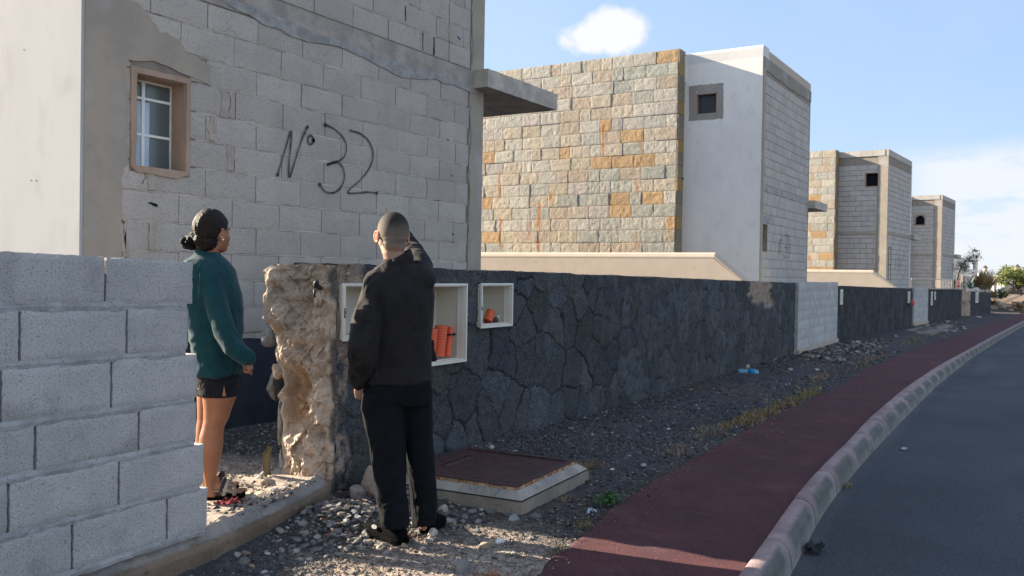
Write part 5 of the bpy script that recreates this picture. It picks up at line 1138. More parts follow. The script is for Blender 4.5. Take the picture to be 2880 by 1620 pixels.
for (x, y, sx, sy, n, h, col) in ((2115, 1178, 1.0, .22, 520, .06, (.33, .22, .10)), (2200, 1142, .8, .15, 300, .06, (.34, .24, .11)), (2265, 1110, .9, .14, 260, .07, (.30, .25, .09)), (2310, 1060, 1.6, .2, 260, .06, (.32, .24, .14)), (1985, 1215, .6, .18, 200, .05, (.30, .24, .16)), (1905, 1268, .4, .12, 160, .05, (.27, .21, .14)), (1655, 1310, .22, .12, 150, .05, (.34, .22, .10)), (2440, 1015, 2.2, .25, 260, .06, (.32, .25, .15)), (2560, 960, 3, .3, 260, .07, (.32, .26, .15)), (1570, 1545, .10, .05, 70, .03, (.24, .17, .09)), (1640, 1475, .08, .05, 60, .035, (.27, .20, .10)), (1590, 1400, .1, .08, 50, .03, (.34, .24, .13)), (1380, 1615, .08, .08, 120, .03, (.45, .20, .10)), (2620, 940, 5, .4, 200, .08, (.16, .22, .09))):
    P = onslope(x, y, -.065)
    for k in range(int(n*.38)):
        c = (P[0]+rg.normal(0, sx*.45), P[1]+rg.normal(0, sy*.45)); 
        if c[1] < pL(np.array([c[0]]))[0]-.06: continue
        tuft(b, (c[0], c[1], gzz(*c)-.0), 3, h, .03, rg, col, w=.002 if P[0] < 7 else .004, lean=1.3)
for k in range(60):
    x = 2+k*.28; c = (x+rg.uniform(-.1, .1), pL(np.array([x]))[0]+.02); tuft(b, (c[0], c[1], gzz(*c)), 5, .03, .04, rg, (.25, .19, .11), w=.002)
tag(b.build('dry_grass', M['leaf']), 'flattened patches of dry yellow grass along the left edge of the red path', 'grass', kind='stuff')
P = onslope(1712, 1412, -.065); t = thing('weed', 'low bright green weed growing at the left edge of the red path', 'plant', tuple(P)); b = MB()
for k in range(90):
    a = rg.uniform(0, 6.28); L = rg.uniform(.05, .15); e = np.array([P[0]+math.cos(a)*L*.9, P[1]+math.sin(a)*L*.55, P[2]+.03*rg.random()]); s = np.array([P[0], P[1], P[2]])
    for j in range(7):
        q = s+(e-s)*(j/6)+np.array([0, 0, .03*math.sin(j/6*3.1)]); w = .007; d = rg.standard_normal(3)*w; d2 = rg.standard_normal(3)*w; b.add([q, q+d, q+d+d2, q+d2], [(0, 1, 2, 3)], 0, np.array([.06, .12, .04])*rg.uniform(.6, 1.4))
b.build('leaves', M['leaf'], t)
P = onslope(2370, 1380, -.195); P[1] += 0
for (x, y, lab) in ((2372, 1370, 'small tuft of brown grass at the foot of the kerb, nearest the bottom right'), (2430, 1274, 'small tuft of brown grass beside the whitish litter at the kerb')):
    P = onslope(x, y, -.195); b = MB(); tuft(b, (P[0], P[1], P[2]+.0), 70, .045, .07, rg, (.30, .24, .13), lean=1.4); tag(b.build('grass_tuft', M['leaf']), lab, 'grass')
# ================================================================== far end of the street
# dry stone retaining wall of loose boulders
rs = np.random.default_rng(8)
t = thing('boulder_wall', 'low dry stone wall of tan boulders at the far right beyond the last dark wall', 'wall', (62, 2, -.3)); b = MB()
for k in range(520):
    f = rs.random(); x = 60+3.*f+rs.normal(0, .25); y = 2.5-9*f; r = rs.uniform(.06, .16); z = -.38+rs.random()**.9*.72; c = np.array([.34, .255, .18])*rs.uniform(.45, 1.35)
    b.ball((x, y, z), (r, r*1.2, r*.75), 5, 0, c, seed=k, amp=.4)
b.build('boulders', M['rock'], t, smooth=False)
P = at(2812, 865, 55.); rock(tuple(P), (.30, .30, .42), (.62, .54, .42), 6, 'large pale boulder on the ground beside the dry bushy plant')
for (x, y, w, s) in ((2792, 866, 54, .28), (2830, 868, 57, .22), (2845, 862, 58, .2)): P = at(x, y, w); rock(tuple(P), (s, s, s*.7), (.35, .28, .2), int(x), 'brown boulder on the ground near the pale boulder', 'brown boulders at the far end')
# plants
def blades(mb, c, n, L, rg, col, w, up=.6, curve=.5, tip=.0):
    for k in range(n):
        a = rg.uniform(0, 6.28); el = rg.uniform(up*.4, 1.); ln = L*rg.uniform(.6, 1.1); d = np.array([math.cos(a)*math.cos(el*1.5), math.sin(a)*math.cos(el*1.5), math.sin(el*1.5)]); s = np.array([-math.sin(a), math.cos(a), 0]); cc = np.array(col)*rg.uniform(.6, 1.35); V = []
        for j in range(6):
            f = j/5; p = np.array(c)+d*ln*f+np.array([math.cos(a), math.sin(a), -1.2])*curve*ln*f*f*.4; ww = w*(1-f**1.6)+.004; V += [p-s*ww, p+s*ww]
        mb.add(V, [(2*j, 2*j+1, 2*j+3, 2*j+2) for j in range(5)], 0, cc)
rg = np.random.default_rng(14)
def plant(label, parts, cat='plant', name='agave'):
    b = MB(); c0 = parts[0][0]; t = thing(name, label, cat, tuple(c0))
    for (c, n, L, col, w, up, cv) in parts: blades(b, c, n, L, rg, col, w, up, cv)
    b.build('leaves', M['leaf'], t); return t
plant('tangled dry agave clump with brown and green blades past the last dark wall', [(at(2803, 838, 56)+np.array([rg.uniform(-2, 2), rg.uniform(-1.5, 1.5), 0]), 40, 1.0, (.24, .22, .09), .04, .3, .8) for k in range(5)]+[(at(2790, 862, 55), 80, 1.0, (.36, .28, .15), .05, .3, .9)]+[(at(2815, 840, 54), 60, 1.1, (.11, .16, .06), .04, .3, .8)])
plant('tall tan dried grass clump behind the farthest dark wall', [(at(2772+rg.uniform(-14, 12), 815, 60), 70, 1.5, (.46, .34, .20), .03, .95, .12) for k in range(6)], name='dry_shrub')
plant('blue-green agave rosette behind the third wall coping', [(at(2730, 812, 58), 40, .9, (.20, .28, .22), .06, .35, .3)])
plant('second dried palm-like plant between the agave rosette and the tan grass clump', [(at(2748, 808, 60), 60, 1.1, (.26, .19, .11), .07, .3, .9), (at(2756, 800, 60), 40, 1.2, (.14, .11, .08), .06, .3, .9)], name='dry_shrub')
def bush(c, r, n, col, col2, label, name='bush', cat='bush', ls=.07):
    t = thing(name, label, cat, (c[0], c[1], c[2]-r[2])); rg = np.random.default_rng(int(c[0]*7)); b = MB(); cl = rg.standard_normal((26, 3)); cl /= np.linalg.norm(cl, axis=1)[:, None]; cl *= rg.uniform(.35, 1., (26, 1))
    for k in range(n):
        q = cl[rg.integers(26)]+rg.standard_normal(3)*.17; f = rg.random(); p = np.array(c)+q*np.array(r); 
        if p[2] < c[2]-r[2]: continue
        d = rg.standard_normal(3); d /= np.linalg.norm(d); e = np.cross(d, rg.standard_normal(3)); e /= np.linalg.norm(e); s = ls*rg.uniform(.6, 1.5); cc = (np.array(col)*(1-f)+np.array(col2)*f)*rg.uniform(.55, 1.3); b.add([p-e*s*.35, p+d*s, p+e*s*.35, p-d*s], [(0, 1, 2, 3)], 0, cc)
    b.build('leaves', M['leaf'], t); s = MB()
    for k in range(7): e = np.array(c)+cl[k]*np.array(r)*.8; s.tube([(c[0], c[1], c[2]-r[2]*1.2), e], [.06, .02], 5, 0, (.12, .09, .06))
    s.build('branches', M['leaf'], t); return t
bush(at(2862, 780, 62), (1.5, 1.6, .75), 9000, (.13, .20, .05), (.26, .26, .09), 'large rounded green and yellow bush at the right edge of the view')
bush(at(2872, 812, 67), (1.0, 1.2, .4), 1500, (.22, .20, .09), (.30, .24, .12), 'lower brownish bush under the large green one, beside the boat')
bush(at(2683, 803, 60), (.7, .7, .5), 1200, (.20, .17, .07), (.14, .15, .07), 'small olive bush beside the farthest house', ls=.09)
# slim tree against the sky
def slim_tree():
    base = at(2688, 818, 48); top = at(2742, 706, 48); t = thing('tree', 'thin wispy dark tree leaning right beside the farthest house', 'tree', tuple(base)); rg = np.random.default_rng(3); tr = MB()
    P = [base, at(2692, 785, 48), at(2698, 758, 48), at(2708, 742, 48), at(2722, 728, 48), at(2738, 718, 48)]; tr.tube(P, [.07, .06, .05, .04, .03, .012], 7, 0, (.10, .09, .08))
    lv = MB()
    cs = [(P[1], .3, 30), (P[2], .5, 110), (P[3], .4, 120), (P[4], .45, 170), (P[5], .35, 90), (at(2740, 706, 48), .35, 60), (at(2700, 745, 48), .5, 120), (at(2746, 725, 48), .35, 50), (at(2714, 756, 48), .3, 30)]
    for c, r, n in cs:
        for k in range(6): tr.tube([c, c+rg.standard_normal(3)*r*.4], [.015, .006], 4, 0, (.1, .09, .08))
        for k in range(n):
            p = c+rg.standard_normal(3)*r*np.array([.42, .42, .26]); a = rg.uniform(0, 6.28); d = np.array([math.cos(a)*.6, math.sin(a)*.6, -.6])*.12*rg.uniform(.6, 1.4); s = rg.standard_normal(3)*.018; lv.add([p, p+d*.5+s, p+d, p+d*.5-s], [(0, 1, 2, 3)], 0, np.array([.025, .045, .05])*rg.uniform(.6, 1.4))
    tr.build('trunk', M['leaf'], t, smooth=True); lv.build('crown', M['leaf'], t)
slim_tree()
# white villa far behind
def villa():
    w = 95.; a = at(2676, 728, w); zt = a[2]; t = thing('house', 'distant low white villa with a pierced roof screen, beyond the farthest block house', 'house', (a[0], a[1], -.5)); yv = np.array([*_R0[:2], 0]); fv = np.array([*_F0[:2], 0])
    def bxp(mb, x0, x1, y0, y1, d0, d1, col=(1, 1, 1)):
        A = at(x0, y1, w); B = at(x1, y0, w); zt_, zb_ = at(x0, y0, w)[2], A[2]; W_ = float((B-A)@yv); V = []
        for z in (zb_, zt_):
            for (u, v) in ((0, d0), (W_, d0), (W_, d1), (0, d1)): q = A+yv*u+fv*v; V.append((q[0], q[1], z))
        mb.add(V, [(0, 3, 2, 1), (4, 5, 6, 7), (0, 1, 5, 4), (1, 2, 6, 5), (2, 3, 7, 6), (3, 0, 4, 7)], 0, col)
    b = MB(); bxp(b, 2640, 2726, 725, 774, 0, 5); bxp(b, 2726, 2746, 757, 774, 0, 5); bxp(b, 2744, 2750, 733, 774, 0, .6); bxp(b, 2726, 2744, 732, 737, 0, 3); bxp(b, 2672, 2712, 774, 795, .3, 5, (.9, .9, .95)); b.build('wall', M['white_render'], t)
    s = MB(); bxp(s, 2726, 2748, 731, 733, -.5, 1.5, (.3, .25, .2)); s.build('roof_beams', M['wood'], t)
    s = MB(); bxp(s, 2712, 2716, 774, 792, .3, .6); bxp(s, 2738, 2744, 774, 795, 0, .4); s.build('pillars', M['white_render'], t)
villa()
b = MB(); A = at(2700, 783, 100); B = at(2795, 783, 100); zt = A[2]
for k, (x0, x1, h) in enumerate(((2712, 2760, 776), (2763, 2772, 768), (2773, 2786, 777), (2806, 2822, 775))):
    P0, P1 = at(x0, 800, 98), at(x1, 800, 98); z = at(x0, h, 98)[2]; P0[2] = P1[2] = -.6; b = MB(); d = np.array([.3, .2, 0]); b.add([P0, P1, P1+d*3, P0+d*3]+[np.array([p[0], p[1], z]) for p in (P0, P1, P1+d*3, P0+d*3)], [(0, 3, 2, 1), (4, 5, 6, 7), (0, 1, 5, 4), (1, 2, 6, 5), (2, 3, 7, 6), (3, 0, 4, 7)])
    tag(b.build('white_wall', M['white_render']), ['long low white wall far behind, right of the villa', 'narrow white pier under the left distant street lamp', 'short white wall just right of the left distant lamp', 'white wall far behind, left of the green bush'][k], 'wall')
def lamp(x, y0, y1, w, label):
    c = at(x, y1, w); b0 = at(x, y0, w); t = thing('street_lamp', label, 'street lamp', tuple(b0), group='distant street lamps'); b = MB(); b.tube([b0, c], [.06, .05], 6, 0, (.5, .5, .5)); b.build('pole', M['rock'], t)
    b = MB(); b.tube([c, c+np.array([0, 0, .35])], [.12, .22], 8, 0, (.75, .68, .55)); b.build('lantern', M['rock'], t); b = MB(); b.tube([c+np.array([0, 0, .36]), c+np.array([0, 0, .5]), c+np.array([0, 0, .62])], [.27, .12, .02], 8, 0, (.08, .07, .06)); b.build('cap', M['rock'], t)
lamp(2770.5, 800, 764, 85, 'distant white lamp post standing against the sky, left of the bush'); lamp(2861, 800, 762, 80, 'distant lamp showing above the green bush at the right edge')
def post(x0, y0, y1, w, col, label, wd=.10):
    p = at(x0, y0, w); q = at(x0, y1, w); b = MB(); b.box((q[0]-wd, q[1]-wd, q[2]), (q[0]+wd, q[1]+wd, p[2]), 0, col); tag(b.build('post', M['rock']), label, 'post')
post(2704.5, 773, 815, 47., (.62, .50, .40), 'tall sunlit concrete post behind the third dark wall', .055); post(2700.5, 790, 816, 47.5, (.6, .58, .55), 'shorter white post just left of the tall concrete post', .035)
post(2709.5, 776, 818, 48., (.11, .08, .11), 'dark post directly behind the tall concrete post', .04); post(2691, 789, 815, 47, (.40, .20, .16), 'reddish post at the left of the purple panel', .05)
P0, P1 = at(2693, 815, 47.2), at(2699, 815, 47.2); z = at(2693, 790, 47.2)[2]; b = MB(); b.box((min(P0[0], P1[0]), min(P0[1], P1[1]), P0[2]), (max(P0[0], P1[0]), max(P0[1], P1[1])+.02, z), 0, (.16, .09, .18)); tag(b.build('panel', M['rock']), 'dark purple panel between the reddish post and the white post', 'panel')
# low railing in front of the farthest house
def railing():
    A = onp(2562, 815, np.array([*Q3, 0.]), np.array(Q4)-np.array(Q3)); A = at(2562, 812, 44.); B = at(2676, 812, 49.); t = thing('railing', 'low white vertical-bar railing in front of the farthest bare house', 'railing', tuple(A)); zt = at(2562, 784, 44.)[2]; zb = at(2562, 812, 44.)[2]; n = 24
    bars = MB(); r = MB()
    for k in range(n+1):
        p = A+(B-A)*k/n; bars.tube([(p[0], p[1], zb-.3), (p[0], p[1], zt)], .008, 5, 0, (.62, .58, .52))
    r.tube([(A[0], A[1], zt), (B[0], B[1], zt)], .03, 6, 0, (.62, .58, .52)); bars.build('bars', M['rock'], t); r.build('rail', M['rock'], t)
railing()
# beached white boat and a pale car
def boat():
    c = at(2848, 818, 66); t = thing('boat', 'small white motor boat parked on the bank in front of the green bush', 'boat', tuple(c)); L = 2.3; b = MB(); fr = np.array([_R0[0], _R0[1], 0]); sd = np.array([_F0[0], _F0[1], 0])
    rings = []
    for f in np.linspace(0, 1, 12):
        w = .62*math.sin(min(1, f*2.2+.0)*math.pi/2)**.8*(1 if f < .8 else 1-(f-.8)*.6); w = max(.03, w); k = .28-.18*f; dk = .52+.18*(1-f)**2
        rings.append(np.array([c+fr*(f-.5)*L*1.0+sd*s*w*q+np.array([0, 0, z]) for (s, q, z) in ((-1, 1, dk), (-1, .8, .25), (0, .1, k-.25), (1, .8, .25), (1, 1, dk), (0, .9, dk-.02))]))
    b.loft(rings, 0, (.82, .82, .84)); b.build('hull', M['rock'], t, smooth=False); s = MB(); s.box(tuple(c+np.array([-.3, -.2, .5])), tuple(c+np.array([.25, .25, .78])), 0, (.7, .75, .8)); s.build('windscreen', M['rock'], t); e = MB(); e.box(tuple(c+fr*1.15+np.array([-.1, -.12, .1])), tuple(c+fr*1.15+np.array([.12, .12, .75])), 0, (.3, .3, .3)); e.build('outboard_motor', M['rock'], t)
    e = MB(); e.box(tuple(c+np.array([-.9, -.6, -.25])), tuple(c+np.array([.9, .6, .1])), 0, (.04, .04, .045)); e.build('trailer', M['rock'], t)
boat()
c = at(2825, 806, 64); b = MB(); b.ball(c, (.30, .32, .34), 9, 0, (.85, .84, .82), seed=2, amp=.12); tag(b.build('water_tank', M['rock'], None, smooth=True), 'rounded white tank standing left of the boat', 'tank')
c = at(2814, 812, 62); b = MB(); b.ball(c, (.2, .25, .16), 7, 0, (.45, .52, .62), seed=5, amp=.5); tag(b.build('tarpaulin', M['rock'], None), 'crumpled pale blue tarpaulin left of the white tank', 'tarpaulin')
c = at(2838, 835, 60); crumple((64, 1.5, .2), (.1, .1, 1), (.3, .2, .1), 'brown scrap on the bank', 'litter', 'scrap') if False else None
# ================================================================== people
def remeshed(name, mb, voxel, mt, parent, smooth=6, disp=None, colf=None):
    o = mb.build('tmp', mt, None, smooth=True); md = o.modifiers.new('r', 'REMESH'); md.mode = 'VOXEL'; md.voxel_size = voxel; md.use_smooth_shade = True
    s = o.modifiers.new('s', 'SMOOTH'); s.iterations = smooth; s.factor = .5
    bpy.context.view_layer.update(); dg = bpy.context.evaluated_depsgraph_get(); me = bpy.data.meshes.new_from_object(o.evaluated_get(dg)); me.name = name
    old = o.data; bpy.data.objects.remove(o); bpy.data.meshes.remove(old)
    n = len(me.vertices); V = np.empty(n*3); me.vertices.foreach_get('co', V); V = V.reshape(-1, 3); Nn = np.empty(n*3); me.vertices.foreach_get('normal', Nn); Nn = Nn.reshape(-1, 3)
    C = colf(V, Nn) if colf else np.ones((n, 3))
    if disp: V = V+Nn*disp(V, Nn)[:, None]
    if parent is not None: V = V-np.array(wloc(parent))
    me.vertices.foreach_set('co', V.ravel())
    for a in list(me.color_attributes): me.color_attributes.remove(a)
    a = me.color_attributes.new('Col', 'FLOAT_COLOR', 'POINT'); a.data.foreach_set('color', np.concatenate([C, np.ones((n, 1))], 1).ravel())
    me.materials.clear(); me.materials.append(mt); me.polygons.foreach_set('use_smooth', [True]*len(me.polygons)); me.update()
    r = bpy.data.objects.new(name, me); COL.objects.link(r)
    if parent is not None: r.parent = parent
    return r
def ringp(xl, xr, y, w, d, e=2.3, n=30, dy=0., yaw=0., tilt=0.):
    c = at((xl+xr)/2, y, w); a = (xr-xl)/2*w/FPX; th = np.linspace(0, 2*math.pi, n, endpoint=False); ct, st = np.cos(th), np.sin(th)
    X = a*np.sign(ct)*np.abs(ct)**(2/e); Y = d*np.sign(st)*np.abs(st)**(2/e)
    if yaw:   # shear depth with side to turn the trunk while keeping its outline
        Y = Y+X*math.tan(yaw)
    return c[None]+X[:, None]*_R0+Y[:, None]*_F0+np.array([0, 0, 1.])*(tilt*X)[:, None]
def limb(mb, pts, n=20, col=None):
    P = [at(x, y, w) for x, y, w, r in pts]; R = [r for *_, r in pts]
    # densify
    Q, S = [], []
    for i in range(len(P)-1):
        for k in range(4): f = k/4; Q.append(P[i]*(1-f)+P[i+1]*f); S.append(R[i]*(1-f)+R[i+1]*f)
    Q.append(P[-1]); S.append(R[-1]); Q = np.array(Q)
    for _ in range(2): Q[1:-1] = (Q[:-2]+2*Q[1:-1]+Q[2:])/4
    mb.tube(list(Q), S, n, 0, col); mb.ball(Q[0], (S[0],)*3, 8, 0, col); mb.ball(Q[-1], (S[-1]*.98,)*3, 8, 0, col)
def local_axes(az, pitch=0.):
    f = np.array([math.cos(az)*math.cos(pitch), math.sin(az)*math.cos(pitch), math.sin(pitch)]); l = np.array([-math.sin(az), math.cos(az), 0]); u = np.cross(f, l); return f, l, u
def head(mb, C, az, pitch=0., s=1., wd=1., neck_to=None, neck_r=.056):
    f, l, u = local_axes(az, pitch); Mx = np.stack([f, l, u], 1)
    def B(c, r, n=12): mb.ball(C+Mx@(np.array(c)*s*np.array([1, wd, 1])), np.array(r)*s*np.array([1, wd, 1]), n, 0, None, M=Mx)
    B((-.012, 0, .030), (.100, .079, .100), 20); B((-.03, 0, .0), (.078, .070, .075), 14); B((-.040, 0, -.042), (.056, .062, .062), 14); B((.032, 0, -.028), (.064, .062, .088), 16); B((.050, 0, -.092), (.040, .042, .030))
    B((.080, 0, .020), (.020, .050, .014)); B((.055, .036, -.035), (.034, .026, .03)); B((.055, -.036, -.035), (.034, .026, .03)); B((.088, 0, -.070), (.016, .026, .018)); B((.010, 0, -.075), (.05, .056, .045))
    mb.tube([C+Mx@(np.array((.092, 0, .012))*s), C+Mx@(np.array((.107, 0, -.032))*s)], [.008*s, .012*s], 10); B((.103, 0, -.036), (.011, .015, .010), 8)
    B((.094, 0, -.066), (.010, .022, .006), 8); B((.092, 0, -.077), (.010, .020, .007), 8)
    for sd in (-1, 1):
        Em = Mx@np.array(Matrix.Rotation(sd*.38, 3, 'Z'))
        mb.ball(C+Mx@(np.array((-.004, sd*.083*wd, -.012))*s), np.array((.023, .0075, .034))*s, 10, 0, None, M=Em)
        a = np.linspace(-2.2, 2.6, 16)
        mb.tube([C+Mx@(np.array((-.004, sd*.083*wd, -.010))*s)+Em@(np.array((.0215*math.cos(q)-.001, sd*.004, .031*math.sin(q)))*s) for q in a], .0055*s, 8)
    if neck_to is not None: mb.tube([C+Mx@(np.array((-.018, 0, -.03))*s), C+Mx@(np.array((-.020, 0, -.09))*s), neck_to], [neck_r*.98, neck_r, neck_r*1.12], 20)
    return f, l, u, Mx
def hand(mb, W, dirv, up, side, s=1., pose='point', parts=None):
    """wrist W, dirv along the palm, up = back of the hand normal, side=+1 thumb to the left of dirv"""
    d = np.array(dirv, float); d /= np.linalg.norm(d); n = np.array(up, float); n -= d*(n@d); n /= np.linalg.norm(n); t = np.cross(n, d)*side
    mb.ball(W+d*.045*s, np.array((.052, .040, .017))*s, 12, 0, None, M=np.stack([d, t, n], 1)); mb.tube([W-d*.02*s, W+d*.02*s], [.027*s, .028*s], 12)
    fl = (.075, .082, .076, .060)
    for k in range(4):
        o = W+d*.082*s+t*(.027-.0185*k)*s+d*(-.002-.004*(k == 3))*s; L = fl[k]*s
        if pose == 'point' and k == 0: cv = (0.02, .05, .05)
        elif pose == 'point': cv = (1.35, 1.5, .9)
        elif pose == 'curl': cv = (1.0, 1.2, .7)
        else: cv = (.25, .35, .25)
        p = o; a = 0; P = [o-d*.02*s, o]; 
        for j, q in enumerate(cv): a += q; p = p+(d*math.cos(a)-n*math.sin(a))*L*(.45, .31, .24)[j]; P.append(p)
        mb.tube(P, [.0092*s, .0095*s, .0088*s, .0080*s, .0068*s], 10); mb.ball(P[-1], (.0068*s,)*3, 6)
    o = W+d*.022*s+t*.030*s; P = [o, o+(d*.5+t*.75-n*.3)*.034*s, o+(d*.95+t*.75-n*.45)*.058*s, o+(d*1.6+t*.55-n*.7)*.062*s] if pose != 'point' else [o, o+(d*.6+t*.35-n*.6)*.034*s, o+(d*.9-t*.05-n*.75)*.046*s, o+(d*1.1-t*.3-n*.75)*.05*s]; mb.tube(P, [.013*s, .0115*s, .010*s, .008*s], 10); mb.ball(P[-1], (.008*s,)*3, 6)
def skinm(name, c1, c2, red=(.9, .25, .12)):
    m = mat(name, c1, c2, 9., .5, .35, attr=True, bump=.1, bump_sc=160, bump_d=.002); b = m.node_tree.nodes['Principled BSDF']; b.inputs['Subsurface Weight'].default_value = .25; b.inputs['Subsurface Radius'].default_value = red; b.inputs['Subsurface Scale'].default_value = .012; return m
M['skin_m'] = skinm('light_brown_skin', (.35, .215, .148), (.31, .18, .122)); M['skin_w'] = skinm('brown_skin', (.30, .130, .070), (.26, .110, .060))
def cloth(name, c1, c2, sc=40, sheen=.03, wr=.9, rg_=.92, sp_=.12, **k):
    m = mat(name, c1, c2, 12, rg_, sp_, attr=True, bump=.35, bump_sc=sc, bump_d=.004, **k); b = m.node_tree.nodes['Principled BSDF']; b.inputs['Sheen Weight'].default_value = sheen; b.inputs['Sheen Roughness'].default_value = .5
    t = NT(m); tc = t.new('ShaderNodeTexCoord'); mp = t.new('ShaderNodeMapping'); mp.inputs['Scale'].default_value = (1., 1., .55); t.l.new(tc.outputs['Object'], mp.inputs[0]); nz = t.noise(mp.outputs[0], 7, 3, .5, .8)
    rd = t.math('ABSOLUTE', t.math('SUBTRACT', nz, .5)); bm = t.new('ShaderNodeBump'); bm.inputs['Strength'].default_value = wr; bm.inputs['Distance'].default_value = .05; bm.invert = True; t.l.new(rd, bm.inputs['Height'])
    old = [l for l in m.node_tree.links if l.to_socket == b.inputs['Normal']][0].from_node; t.l.new(bm.outputs[0], old.inputs['Normal']); return m
M['jacket'] = cloth('black_brown_jacket_cloth', (.019, .0165, .0165), (.014, .0125, .013), rg_=.8, sp_=.14, wr=.55); M['trouser'] = cloth('navy_black_trouser_cloth', (.0075, .0085, .0115), (.006, .007, .009), sheen=.0)
M['fleece'] = cloth('teal_fleece', (.007, .044, .052), (.006, .036, .043), 160, .12, .45); M['shorts'] = cloth('black_shorts_cloth', (.014, .014, .017), (.010, .010, .012))
M['hair'] = mat('dark_hair', (.006, .0045, .004), (.013, .008, .006), 30, .5, .2, attr=True, bump=1., bump_sc=70, bump_d=.012, stretch=(1, 1, 1)); M['stubble'] = mat('cropped_hair', (1, 1, 1), (.8, .8, .8), 160, .75, .2, attr=True, bump=.6, bump_sc=260, bump_d=.002)
M['shoe'] = mat('black_shoe', (.004, .004, .0045), (.007, .007, .0075), 40, .9, .02, attr=True, bump=.5, bump_sc=160, bump_d=.003)
def folds(dirs):
    def f(V, N):
        r = 0
        for (d, sc, am, sd, mask) in dirs:
            d = np.array(d, float); d /= np.linalg.norm(d); q = V-(V@d)[:, None]*d*.78; w = 1-np.abs(fbm(q, sc, 2, sd))*3.0; w = np.clip(w, -1, 1); m = 1. if mask is None else mask(V)
            r = r+am*w*m*(.4+.6*sstep(-.3, .4, fbm(V, 3, 2, sd+5)))
        return r
    return f
def shoe(mb, sole, heel, toe, z, w=.05, h=.10, sh=.03):
    heel, toe = np.array([*heel[:2], z]), np.array([*toe[:2], z]); d = toe-heel; L = np.linalg.norm(d); d /= L; s = np.array([-d[1], d[0], 0]); R1, R2 = [], []
    prof = [(0., .55, .75), (.04, .8, .95), (.15, .92, 1.), (.3, .86, 1.), (.42, .84, .9), (.55, .93, .75), (.7, 1.05, .62), (.85, .98, .50), (.95, .72, .40), (1., .35, .30)]
    for f, ww, hh in prof:
        c = heel+d*L*f; a = w*ww; R1.append(np.array([c+s*a*math.cos(q)*(1 if math.sin(q) < .3 else .85)+np.array([0, 0, sh*.6+max(0, math.sin(q))*(h*hh-sh*.6)-max(0, -math.sin(q))*sh*.4]) for q in np.linspace(0, 2*math.pi, 20, endpoint=False)]))
        R2.append(np.array([c+s*a*1.08*x+np.array([0, 0, zz+.012*sstep(.7, 1, f)]) for x, zz in ((-1, .0), (-1.04, sh*.5), (-.98, sh), (.98, sh), (1.04, sh*.5), (1, 0))]))
    mb.loft(R1); sole.loft(R2)
